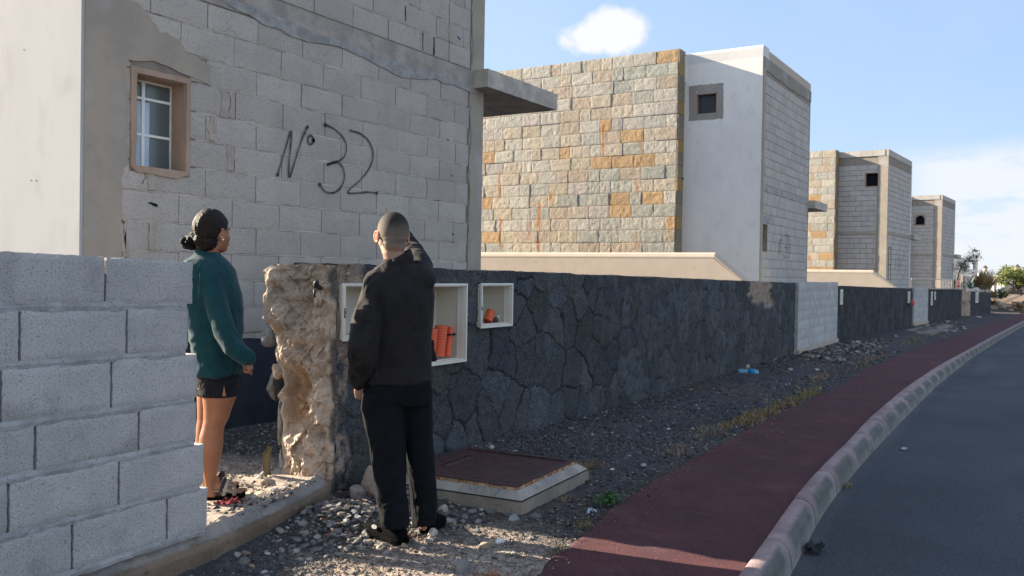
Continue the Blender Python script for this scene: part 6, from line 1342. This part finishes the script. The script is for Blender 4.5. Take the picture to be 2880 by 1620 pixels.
# ------------------------------------------------------------------ man
def man():
    gzm = float(gz(np.array([3.85]), np.array([3.1]))[0]); W = 4.95
    base = atz(1120, 1512, gzm+.005); t = thing('person', 'man in black jacket and dark trousers seen from behind, pointing at the house', 'person', tuple(base))
    bd = MB(); az = R_(57); C = at(1104, 662, W); f, l, u, Mx = head(bd, C, az, .05, 1.0, 1.08, at(1117, 745, W), .060)
    for x0, x1, y, d in ((1085, 1160, 752, .07), (1060, 1185, 790, .09), (1062, 1200, 850, .11), (1066, 1192, 930, .10), (1058, 1195, 1010, .10), (1050, 1198, 1080, .11)): pass
    bd.loft([ringp(x0, x1, y, W, d) for x0, x1, y, d in ((1085, 1150, 740, .06), (1062, 1180, 785, .08), (1062, 1200, 850, .10), (1066, 1192, 930, .10), (1058, 1195, 1010, .10), (1055, 1195, 1100, .10))])
    limb(bd, [(1058, 805, W-.1, .05), (1043, 870, 4.86, .05), (1028, 960, 4.8, .042), (1016, 1030, 4.84, .034), (1012, 1080, 4.93, .028)]); 
    limb(bd, [(1090, 1090, W-.04, .075), (1100, 1255, 4.9, .055), (1112, 1400, 4.88, .042), (1116, 1490, 4.86, .036)]); limb(bd, [(1165, 1090, W+.04, .075), (1180, 1255, 5.0, .055), (1192, 1400, 5.02, .042), (1196, 1480, 5.04, .036)])
    sh = at(1192, 778, W); el = at(1168, 722, 5.15); wr = at(1102, 636, 5.52)
    limb(bd, [(1190, 780, W, .05), (1168, 722, 5.17, .045), (1102, 636, 5.52, .028)])
    tip = at(1063, 560, 5.70); dv = tip-wr; hand(bd, wr, dv, np.array([0, 0, 1.])*.4-_R0*.9, -1, 1.0, 'point')
    hand(bd, at(1012, 1082, 4.93), np.array([.25, .05, -1.]), -_F0, 1, .95, 'curl')
    def sk(V, N):
        # beard shadow-free skin, backlit red glow painted into the ears
        q = (V-C)@Mx; ear = sstep(.074, .086, np.abs(q[:, 1]))*sstep(.06, .045, np.abs(q[:, 2]+.012)); c = np.ones((len(V), 3)); zh = q[:, 2]+.012*fbm(V, 30, 3, 5); m = sstep(-.092, -.045, zh)*sstep(.030, .005, q[:, 0]-.5*np.clip(q[:, 2], 0, 1)); c = c*(1-m[:, None])+np.array([.52, .70, .82])*m[:, None]
        return c*(1-ear[:, None])+np.array([1.35, .75, .62])*ear[:, None]
    remeshed('body', bd, .0042, M['skin_m'], t, 3, None, sk)
    e = MB()
    for s_ in (-1, 1): e.ball(C+Mx@np.array((.083, s_*.031, .004)), (.0115,)*3, 8, 0, (.6, .6, .6))
    e.build('eyes', M['rock'], t, smooth=True)
    # cropped hair
    h = MB(); n = 44; V = []; Cc = []
    ph = np.linspace(0, 2*math.pi, n*2, endpoint=True); th = np.linspace(0, 1, n)
    for a in ph:
        ca = math.cos(a); zl = -.062+.100*sstep(.1, .75, ca)+.055*sstep(.40, 0.05, abs(ca-.05)); row = []; cr = []
        for q in th:
            # polar angle from crown to hairline
            zmin = (zl-.030)/.1035; tm = math.acos(max(-1, min(1, zmin))); p_ = q*tm; r = 1.0
            P = np.array([-.012+.1018*math.sin(p_)*ca, .0803*1.08*math.sin(p_)*math.sin(a), .030+.1022*math.cos(p_)]); 
            if q > .90: P = P*(1-.2*(q-.90)*np.array([1, 1, 0]))
            row.append(C+Mx@P); z = P[2]; fz = float(sstep(-.015, .098, z+.006*math.sin(a*3))); c = (np.array([.182, .150, .121])*(1-fz)+np.array([.022, .018, .016])*fz)*(1+.3*(random.random()-.5)); fb = float(sstep(-.015, -.06, z)); cr.append(c)
        V.append(row); Cc.append(cr)
    h.grid(np.array(V), 0, np.array(Cc)); h.build('hair', M['stubble'], t, smooth=True)
    # jacket
    j = MB()
    rows = [(1080, 1152, 728, .066, 0), (1074, 1160, 742, .074, 0), (1058, 1180, 757, .092, 0), (1038, 1204, 772, .108, 0), (1028, 1218, 792, .122, 0), (1034, 1222, 830, .135, 0), (1046, 1218, 890, .14, 0), (1048, 1211, 960, .138, 0), (1042, 1211, 1020, .14, 0), (1036, 1214, 1062, .142, 0), (1035, 1213, 1076, .140, 0)]
    j.loft([ringp(a, b_, y+(0), W, d, 2.4, 36, yaw=.12, tilt=-.0+(.10 if y < 760 else 0)) for a, b_, y, d, _ in rows])
    limb(j, [(1056, 802, W-.09, .066), (1046, 850, 4.87, .070), (1033, 908, 4.82, .076), (1025, 977, 4.78, .075), (1016, 1029, 4.82, .062), (1012, 1068, 4.90, .050)], 24)
    limb(j, [(1190, 786, W-.01, .073), (1180, 742, 5.08, .064), (1157, 703, 5.26, .058), (1118, 652, 5.45, .046)], 24)
    # front corner of the open jacket showing past the hip
    c0 = at(1213, 985, W+.08); j.loft([np.array([c0+_R0*a+_F0*b_+np.array([0, 0, z]) for a, b_ in ((-.03, -.01), (.012+q, 0), (.012+q, .012), (-.03, .02))]) for z, q in ((.06, 0), (0, .004), (-.05, .022), (-.062, .020))])
    ua = lambda V: sstep(1.36, 1.30, V[:, 2])
    larm = lambda V: sstep(.02, -.05, (V-at(1080, 950, W))@_R0)
    rarm = lambda V: sstep(4.98, 5.06, V@_F0)*sstep(1.30, 1.4, V[:, 2])
    trunk = lambda V: sstep(-.03, .04, (V-at(1080, 950, W))@_R0)
    dsp = folds([((.1, .1, 1.), 15, .020, 3, larm), (_R0*.6+np.array([0, 0, .8]), 22, .006, 6, larm), ((_R0*.8+np.array([0, 0, .45])), 9, .0075, 4, trunk), ((_R0*.2+np.array([0, 0, 1.])), 12, .004, 5, trunk), (_R0*.9-_Z*.3, 20, .011, 9, rarm)])
    remeshed('jacket', j, .0075, M['jacket'], t, 3, dsp)
    # stand collar
    k = MB(); nn = 40; V = []
    for q in np.linspace(0, 2*math.pi, nn):
        rr = np.array([math.cos(q), math.sin(q)]); lo_ = at(1117, 752, W)+_R0*.094*rr[0]+_F0*.080*rr[1]+_Z*(.030*rr[0]-.004); up_ = at(1113, 722, W)+_R0*.084*rr[0]+_F0*.074*rr[1]+_Z*(.044*rr[0]+.012*rr[1]); mid = (lo_+up_)/2+(_R0*rr[0]+_F0*rr[1])*.006; i1 = up_-(_R0*rr[0]+_F0*rr[1])*.006; i2 = lo_-(_R0*rr[0]+_F0*rr[1])*.012; V.append([lo_, mid, up_, i1, i2])
    k.grid(np.array(V)); k.build('collar', M['jacket'], t, smooth=True)
    # trousers
    p = MB(); p.loft([ringp(a, b_, y, w, d, 2.3, 32) for a, b_, y, w, d in ((1036, 1211, 1050, W, .125), (1030, 1213, 1080, W, .128), (1022, 1214, 1110, W, .126), (1030, 1214, 1135, W, .11))])
    p.loft([ringp(a, b_, y, w, d, 2.2, 28) for a, b_, y, w, d in ((1022, 1142, 1105, W-.03, .105), (1016, 1141, 1148, W-.03, .105), (1029, 1141, 1200, W-.04, .10), (1040, 1141, 1255, 4.89, .095), (1048, 1141, 1320, 4.88, .088), (1060, 1144, 1399, 4.87, .086), (1070, 1149, 1450, 4.86, .09), (1072, 1152, 1478, 4.86, .092))])
    p.loft([ringp(a, b_, y, w, d, 2.2, 28) for a, b_, y, w, d in ((1135, 1214, 1105, W+.04, .105), (1138, 1216, 1148, W+.04, .10), (1140, 1217, 1200, 4.99, .095), (1143, 1218, 1255, 5.0, .09), (1146, 1224, 1320, 5.01, .085), (1156, 1229, 1399, 5.03, .082), (1160, 1228, 1445, 5.04, .085), (1160, 1224, 1470, 5.04, .085))])
    low = lambda V: sstep(.42, .12, V[:, 2]-gzm); kn = lambda V: sstep(.35, .5, V[:, 2]-gzm)
    remeshed('trousers', p, .0075, M['trouser'], t, 3, folds([((0, .1, 1), 9, .007, 13, kn), (_R0+_Z*.5, 16, .009, 15, low), (_R0*.5+_Z, 9, .005, 16, kn)]))
    # pocket edge
    s, so = MB(), MB(); z0 = gzm+.006
    hl = atz(1138, 1533, gzm); tl = atz(1020, 1494, gzm); shoe(s, so, hl, tl, z0, .052, .115)
    hr = atz(1197, 1504, gzm); tr = hr+(_F0*.26+_R0*.06); 
    ob = s.build('shoe', M['shoe'], t, smooth=True); so.build('sole', M['shoe'], ob, smooth=False)
    lg = MB(); c = hl+(tl-hl)*.56; c[2] = z0+.062; d = (tl-hl); d /= np.linalg.norm(d); sdv = np.array([d[1], -d[0], 0])
    if sdv@_F0 > 0: sdv = -sdv
    a = np.linspace(0, 2*math.pi, 18, endpoint=False); lg.add([c+sdv*.0475+d*.024*math.cos(q)+np.array([0, 0, .011*math.sin(q)])+sdv*(-.004*math.sin(q)) for q in a], [tuple(range(18))], 0, (.30, .32, .31)); lg.build('side_emblem', M['rock'], ob)
    s, so = MB(), MB(); shoe(s, so, hr, tr, z0, .048, .115); ob = s.build('shoe', M['shoe'], t, smooth=True); so.build('sole', M['shoe'], ob, smooth=False)
man()
# ------------------------------------------------------------------ woman
def woman():
    W = 5.02; zf = .118; base = atz(615, 1406, zf); t = thing('person', 'woman in teal fleece, black shorts and sandals, standing behind the foreground block wall', 'person', tuple(base))
    az = R_(-3); C = at(600, 653, W); bd = MB(); f, l, u, Mx = head(bd, C, az, .03, .95, 1.0, at(584, 722, W), .050)
    bd.loft([ringp(a, b_, y, W, d) for a, b_, y, d in ((560, 610, 715, .07), (530, 640, 760, .13), (530, 655, 830, .15), (555, 655, 940, .12), (560, 662, 1040, .15), (562, 664, 1090, .15))])
    limb(bd, [(592, 780, 4.90, .042), (622, 910, 4.84, .038), (648, 975, 4.80, .032), (694, 1006, 4.80, .026)]); limb(bd, [(560, 775, 5.16, .042), (590, 905, 5.2, .038), (640, 985, 5.12, .03), (672, 1000, 5.0, .026)])
    hand(bd, at(690, 1008, 4.81), _R0*.45-_Z*.75+_F0*.1, _R0*.8+_Z*.5, 1, .78, 'curl'); hand(bd, at(672, 1000, 5.0), _R0*.8-_Z*.4, _R0*.4+_Z*.8, -1, .9, 'curl')
    # legs, one surface with the trunk
    def leg(rows):
        bd.loft([ringp(a, b_, y, w, d, 2.05, 26) for a, b_, y, w, d in rows])
    leg([(565, 664, 1080, 4.95, .088), (571, 662, 1119, 4.95, .085), (574, 650, 1150, 4.95, .075), (574, 641, 1179, 4.95, .064), (570, 630, 1200, 4.95, .058), (562, 627, 1228, 4.95, .060), (559, 626, 1254, 4.95, .062), (563, 620, 1290, 4.95, .055), (571, 611, 1325, 4.95, .043), (577, 605, 1358, 4.95, .034), (577, 606, 1378, 4.95, .036), (574, 612, 1395, 4.95, .034)])
    leg([(555, 650, 1080, 5.12, .088), (556, 640, 1119, 5.12, .085), (556, 622, 1179, 5.12, .064), (552, 610, 1210, 5.12, .058), (550, 606, 1250, 5.12, .060), (556, 602, 1290, 5.12, .052), (568, 600, 1340, 5.12, .036), (570, 602, 1366, 5.12, .036)])
    feet = []
    for (hx, hy, tx, ty, dz) in ((584, 1405, 684, 1399, 0.), (584, 1388, 664, 1378, 0)):
        hl = atz(hx, hy, zf); tl = atz(tx, ty, zf); d = tl-hl; L = np.linalg.norm(d); d /= L; s = np.array([-d[1], d[0], 0]); R = []; z0 = zf+.026
        for q, ww, hh in ((.0, .022, .05), (.05, .028, .075), (.2, .031, .082), (.35, .032, .072), (.5, .036, .055), (.65, .041, .040), (.8, .043, .028), (.9, .040, .022)):
            c = hl+d*L*q; R.append(np.array([c+s*ww*math.cos(a)+np.array([0, 0, z0-zf+hh*.5-.0+hh*.5*math.sin(a)]) for a in np.linspace(0, 2*math.pi, 18, endpoint=False)]))
        bd.loft(R)
        for k in range(5):
            o = hl+d*L*(.86-.012*k)+s*(.030-.0145*k)*(1 if hx else 1); r = (.012, .0085, .008, .0075, .007)[k]; bd.tube([o+_Z*(.036), o+d*.022+_Z*.036, o+d*(.040-.005*k)+_Z*.033], [r, r, r*.8], 8); bd.ball(o+d*(.042-.005*k)+_Z*.033, (r*.8,)*3, 5)
        feet.append((hl, tl, d, s, L))
    remeshed('body', bd, .0045, M['skin_w'], t, 3)
    e = MB()
    for s_ in (-1, 1): e.ball(C+Mx@np.array((.080, s_*.029, .004)), (.011,)*3, 8, 0, (.6, .6, .6))
    e.build('eyes', M['rock'], t, smooth=True)
    e = MB(); ec = C+Mx@np.array((.001, -.084, -.042)); e.ball(ec, (.0058,)*3, 8, 0, (1.2, 1.2, 1.2)); e.ball(ec+_Z*.012-f*.004, (.0035,)*3, 6, 0, (1, 1, 1)); e.build('earring', M['frame_white'], t, smooth=True)
    # hair: cap, bun
    h = MB(); Hm = Mx
    def HB(c, r, n=16, a=.0, sd=1): h.ball(C+Mx@np.array(c), r, n, 0, None, M=Mx, seed=sd, amp=a)
    V = []; n = 46
    CH_ = []
    _A, _B = np.meshgrid(np.linspace(0, 2*math.pi, 300), np.linspace(0, 2.8, 60), indexing='ij'); TB1 = fbm(np.stack([_A*26, _B, _A*0], -1), 1, 3, 4); TB2 = fbm(np.stack([_A*5.5, _B*.7, _A*0], -1), 1, 2, 4)
    for ia, a in enumerate(np.linspace(0, 2*math.pi, 300)):
        ca = math.cos(a); zl = -.072+.118*sstep(.2, .70, ca)+.055*sstep(.45, .05, abs(ca-.12)); row = []
        for q in np.linspace(0, 1, n):
            zm = max(-1, min(1, (zl-.026)/.112)); tm = math.acos(zm); p_ = q*tm; ib = min(59, int(p_/2.8*59)); st_ = TB1[ia, ib]; g = 1+.008*math.sin(p_*6+a*2)+.020*TB2[ia, ib]+.006*st_; g = g*(1-.06*sstep(.9, 1, q)); CH_.append((1+.6*st_,)*3)
            row.append(C+Mx@np.array([-.016+.107*math.sin(p_)*ca*g, .0845*math.sin(p_)*math.sin(a)*g, .026+.108*math.cos(p_)*g]))
        V.append(row)
    h.grid(np.array(V), 0, np.array(CH_).reshape(300, n, 3)*np.array([1.1, .95, .85])); HB((-.046, 0, -.052), (.060, .066, .064), 22, .06, 3); HB((-.085, 0, -.045), (.036, .038, .036), 14, .2, 5); ob = h.build('hair', M['hair'], t, smooth=True)
    bc = at(540, 681, W+.02); bn = MB(); bn.ball(bc, (.056, .052, .046), 20, 0, None, M=np.stack([_R0, _F0, _Z], 1), seed=2, amp=.35); rgq = np.random.default_rng(3)
    for k in range(9):
        a0 = rgq.uniform(0, 6.28); pts = []
        for q in np.linspace(0, 3.6, 14): aa = a0+q; pts.append(bc+(_R0*math.cos(aa)*.047+_Z*math.sin(aa)*.036)*(1-.06*k)+_F0*(.045*math.sin(aa*1.3+k)-.012*(k-4)))
        bn.tube(pts, [.004+.009*math.sin(math.pi*i/13) for i in range(14)], 7)
    for k in range(26): 
        d = rgq.standard_normal(3); d /= np.linalg.norm(d); p = bc+d*.04; bn.tube([p, p+d*.016+_Z*.004, p+d*.024+rgq.standard_normal(3)*.01], [.0022, .0018, .001], 4)
    bn.build('bun', M['hair'], ob, smooth=True)
    sc = MB(); cc = at(551, 667, W); ax = (at(570, 655, W)-at(535, 682, W)); ax /= np.linalg.norm(ax); p1 = np.cross(ax, _F0); p1 /= np.linalg.norm(p1); pts = [cc+p1*.030*math.cos(q)+_F0*.030*math.sin(q)+ax*.006*math.sin(q*7) for q in np.linspace(0, 2*math.pi, 40)]; sc.tube(pts, [.009+.003*math.sin(i*1.9) for i in range(40)], 8, 0, (.12, .14, .12)); sc.build('hair_tie', M['rock'], ob, smooth=True)
    # fleece
    j = MB(); j.loft([ringp(a, b_, y, W, d, 2.2, 36) for a, b_, y, d in ((557, 611, 708, .062), (543, 620, 719, .080), (524, 634, 730, .115), (511, 645, 744, .145), (505, 656, 762, .165), (503, 662, 787, .175), (508, 675, 827, .175), (518, 679, 868, .165), (538, 677, 949, .160), (550, 675, 1000, .165), (556, 673, 1040, .170), (558, 672, 1052, .168))])
    limb(j, [(592, 784, 4.91, .062), (606, 850, 4.88, .063), (628, 920, 4.84, .060), (650, 966, 4.81, .053), (680, 994, 4.80, .044), (697, 1006, 4.80, .042)], 24); limb(j, [(560, 775, 5.16, .062), (590, 905, 5.2, .058), (640, 985, 5.12, .045), (660, 995, 5.05, .04)], 18)
    arm = lambda V: sstep(4.96, 4.90, V@_F0)*sstep(1.05, 1.0, V[:, 2])
    remeshed('fleece', j, .0075, M['fleece'], t, 4, folds([(_R0*.4-_Z, 7, .010, 23, None), (_R0+_Z*.3, 14, .007, 25, lambda V: sstep(1.12, 1.02, V[:, 2])), (_Z+_R0*.1, 10, .004, 26, None)]))
    k = MB(); V = []
    for q in np.linspace(0, 2*math.pi, 40):
        rr = np.array([math.cos(q), math.sin(q)]); lo_ = at(586, 728, W)+_R0*.078*rr[0]+_F0*.082*rr[1]-_Z*(.022*rr[0]); up_ = at(585, 708, W)+_R0*.060*rr[0]+_F0*.064*rr[1]-_Z*(.022*rr[0]); o = (_R0*rr[0]+_F0*rr[1]); V.append([lo_, (lo_+up_)/2+o*.005, up_, up_-o*.006, lo_-o*.012])
    k.grid(np.array(V)); k.build('collar', M['fleece'], t, smooth=True)
    sm_ = MB(); pts = [at(x, y, w) for x, y, w in ((562, 722, 4.945), (560, 745, 4.875), (562, 775, 4.835), (560, 815, 4.815), (557, 860, 4.83))]; sm_.tube(pts, .0018, 6); sm_.build('sleeve_seam', M['fleece'], t, smooth=True)
    # shorts
    s = MB(); s.loft([ringp(a, b_, y, W, d, 2.2, 30) for a, b_, y, d in ((560, 668, 1035, .155), (558, 671, 1060, .160), (560, 671, 1082, .160), (566, 668, 1092, .15))])
    s.loft([ringp(a, b_, y, w, d, 2.1, 26, tilt=-.0) for a, b_, y, w, d in ((560, 670, 1070, 4.95, .098), (562, 668, 1095, 4.95, .100), (564, 666, 1113, 4.95, .100))]); s.loft([ringp(a, b_, y, w, d, 2.1, 26) for a, b_, y, w, d in ((552, 655, 1070, 5.12, .095), (552, 650, 1110, 5.12, .097))])
    remeshed('shorts', s, .007, M['shorts'], t, 2, folds([(_Z, 9, .004, 33, None)]))
    nt = MB(); c = at(629, 1100, 4.85); nt.add([at(625, 1115, 4.842), at(636, 1114, 4.842), at(630, 1085, 4.845)], [(0, 1, 2)], 0, (.9, .9, .9)); nt.build('hem_slit', M['skin_w'], t)
    # sandals
    for hl, tl, d, s_, L in feet:
        so = MB(); R = []
        for q, ww in ((-.03, .018), (0., .030), (.15, .036), (.4, .036), (.65, .045), (.85, .049), (.98, .042), (1.06, .020)):
            c = hl+d*L*q; lift = .010*sstep(.8, 1.06, q); R.append(np.array([c+s_*ww*x+_Z*(z+lift) for x, z in ((-1, .0), (-1.04, .014), (-.98, .026), (.98, .026), (1.04, .014), (1, 0))]))
        so.loft(R, 0, (.8, .8, .8)); sa = so.build('sandal', M['shoe'], t)
        st = MB()
        def strap(q, h, w_, lean=0., col=(.34, .29, .22)):
            P = []
            for a in np.linspace(-.15, math.pi+.15, 16): P.append(hl+d*(L*q+lean*math.sin(a))+s_*w_*math.cos(a)+_Z*(.026+h*max(0, math.sin(a))))
            st.tube(P, [(.009, .0022)]*16 if False else .0062, 6, 0, col)
            P2 = [p+d*.009 for p in P]; st.tube(P2, .0058, 6, 0, tuple(np.array(col)*.9))
        strap(.72, .040, .047, .0); strap(.42, .078, .040, .02, (.42, .38, .32)); strap(.30, .090, .039, .03, (.05, .045, .05))
        P = [hl+d*(L*.0-.006+.05*abs(math.cos(a)))+s_*.034*math.cos(a)+_Z*(.062+.012*abs(math.cos(a))) for a in np.linspace(0, math.pi, 14)]
        P = [hl+d*(.028-.036*math.sin(a))+s_*.033*math.cos(a)+_Z*.060 for a in np.linspace(0, math.pi, 14)]; st.tube(P, .0065, 6, 0, (.36, .31, .22)); st.tube([p-_Z*.010 for p in P], .0065, 6, 0, (.36, .31, .22))
        for sg in (-1, 1): st.tube([hl+d*.03+s_*sg*.035+_Z*.02, hl+d*.028+s_*sg*.033+_Z*.055, hl+d*(L*.34)+s_*sg*.036+_Z*.050, hl+d*L*.42+s_*sg*.040+_Z*.03], .006, 6, 0, (.36, .31, .22)); st.tube([hl+d*L*.42+s_*sg*.038+_Z*.06, hl+d*L*.72+s_*sg*.044+_Z*.04], .006, 6, 0, (.40, .38, .36))
        st.build('straps', M['rock'], sa, smooth=True)
woman()
# ================================================================== camera, sun, sky
def setup_camera():
    cd = bpy.data.cameras.new('camera'); cam = bpy.data.objects.new('camera', cd); COL.objects.link(cam); scene.camera = cam
    cd.sensor_width = 36; cd.lens = FPX/2880*36; cd.clip_start = .05; cd.clip_end = 9000
    Mx = Matrix.Identity(4)
    for i in range(3): Mx[i][0] = CRt[i]; Mx[i][1] = CU[i]; Mx[i][2] = -CF[i]; Mx[i][3] = CC[i]
    cam.matrix_world = Mx
    cd.dof.use_dof = True; cd.dof.focus_distance = 5.2; cd.dof.aperture_fstop = 7.1
SX, SEL = .17, math.atan(.407/math.sqrt(1+.17**2))
sdir = Vector((-SX, 1, .407)).normalized()          # towards the sun
def setup_light():
    l = bpy.data.lights.new('sun', 'SUN'); o = bpy.data.objects.new('sun', l); COL.objects.link(o)
    l.energy = SUN_E; l.angle = R_(.55); l.color = (1., .86, .68)
    o.rotation_euler = sdir.to_track_quat('Z', 'Y').to_euler()
    w = bpy.data.worlds.new('World'); scene.world = w; w.use_nodes = True; t = NT(w); bg = t.n['Background']
    sky = t.new('ShaderNodeTexSky', sky_type='NISHITA'); sky.sun_disc = False; sky.sun_elevation = SEL
    # sky node: rotation 0 puts the sun at +Y and positive angles turn it towards +X
    sky.sun_rotation = math.atan2(sdir.x, sdir.y); sky.air_density = 1.0; sky.dust_density = .5; sky.ozone_density = 1.6; sky.altitude = 0
    tc = t.new('ShaderNodeTexCoord'); v = tc.outputs['Generated']
    def dot(vec, d):
        n = t.new('ShaderNodeVectorMath', operation='DOT_PRODUCT'); t.l.new(vec, n.inputs[0]); n.inputs[1].default_value = tuple(d); return n.outputs['Value']
    dcl = at(1690, 98, 1)-CC; dcl /= np.linalg.norm(dcl); rr_ = np.cross(dcl, _Z); rr_ /= np.linalg.norm(rr_); uu_ = np.cross(rr_, dcl)
    n1 = t.noise(v, 14, 6, .6); n2 = t.noise(v, 38, 5, .6); n3 = t.noise(v, 5, 6, .62); 
    mp = t.new('ShaderNodeMapping'); mp.inputs['Scale'].default_value = (1, 1, 3.); t.l.new(v, mp.inputs[0]); n4 = t.noise(mp.outputs[0], 9, 8, .62)
    def sq(x): return t.math('MULTIPLY', x, x)
    def ell(px, py, ax, ay):
        a = t.math('DIVIDE', t.math('SUBTRACT', dot(v, rr_), (px-1690)/FPX*.93), ax); b_ = t.math('DIVIDE', t.math('SUBTRACT', dot(v, uu_), (98-py)/FPX*.93), ay); return t.math('ADD', sq(a), sq(b_))
    e1 = ell(1665, 105, .042, .020); e2 = ell(1728, 80, .040, .024); e3 = ell(1745, 105, .034, .021)
    e = t.math('MINIMUM', e1, t.math('MINIMUM', e2, e3))
    e = t.math('ADD', e, t.math('MULTIPLY', t.math('SUBTRACT', n1, .5), 2.4)); e = t.math('ADD', e, t.math('MULTIPLY', t.math('SUBTRACT', n2, .5), 1.7))
    front = t.ramp(dot(v, dcl), .95, .97)
    puff = t.math('MULTIPLY', t.ramp(e, 1.15, .25), front)
    # bank low in the sky down the street
    zc = dot(v, (0, 0, 1)); az = dot(v, tuple(_R0))
    bank = t.math('MULTIPLY', t.ramp(t.math('ADD', zc, t.math('MULTIPLY', t.math('SUBTRACT', n3, .5), .05)), .150, .115), t.ramp(t.math('ADD', n4, t.math('MULTIPLY', t.ramp(zc, .0, .12), .06)), .36, .54, .35, 1.))
    bank = t.math('MULTIPLY', bank, t.ramp(t.math('ADD', az, t.math('MULTIPLY', n3, .1)), .40, .49))
    wisps = t.math('MULTIPLY', t.ramp(n3, .45, .75), .22)
    skyc = sky.outputs[0]
    near = t.mix((.88, 1.38, 2.35), (1.32, 1.80, 2.42), t.ramp(t.math('ADD', zc, t.math('MULTIPLY', az, .45)), .62, .12)); skyc = t.mix(skyc, (1.95, 1.9, 1.9), .45); pale = t.mix(skyc, near, t.math('MULTIPLY', .82, t.ramp(dot(v, tuple(_F0)), -.2, .6)))
    c = t.mix(pale, CLOUD, t.math('MULTIPLY', bank, .92)); c = t.mix(c, CLOUD, t.math('MULTIPLY', wisps, .35)); c = t.mix(c, CLOUD2, puff)
    t.inp(bg.inputs[0], c); bg.inputs[1].default_value = SKY_S
    scene.view_settings.view_transform = 'Standard'; scene.view_settings.look = 'None'; scene.view_settings.gamma = 1; scene.view_settings.exposure = EXPO
SUN_E, SKY_S, EXPO = 5.0, .10, 2.0
PALE_LO, PALE_HI = .8, .8; CLOUD = (2.3, 2.38, 2.5); CLOUD2 = (2.45, 2.47, 2.52)
setup_camera(); setup_light()
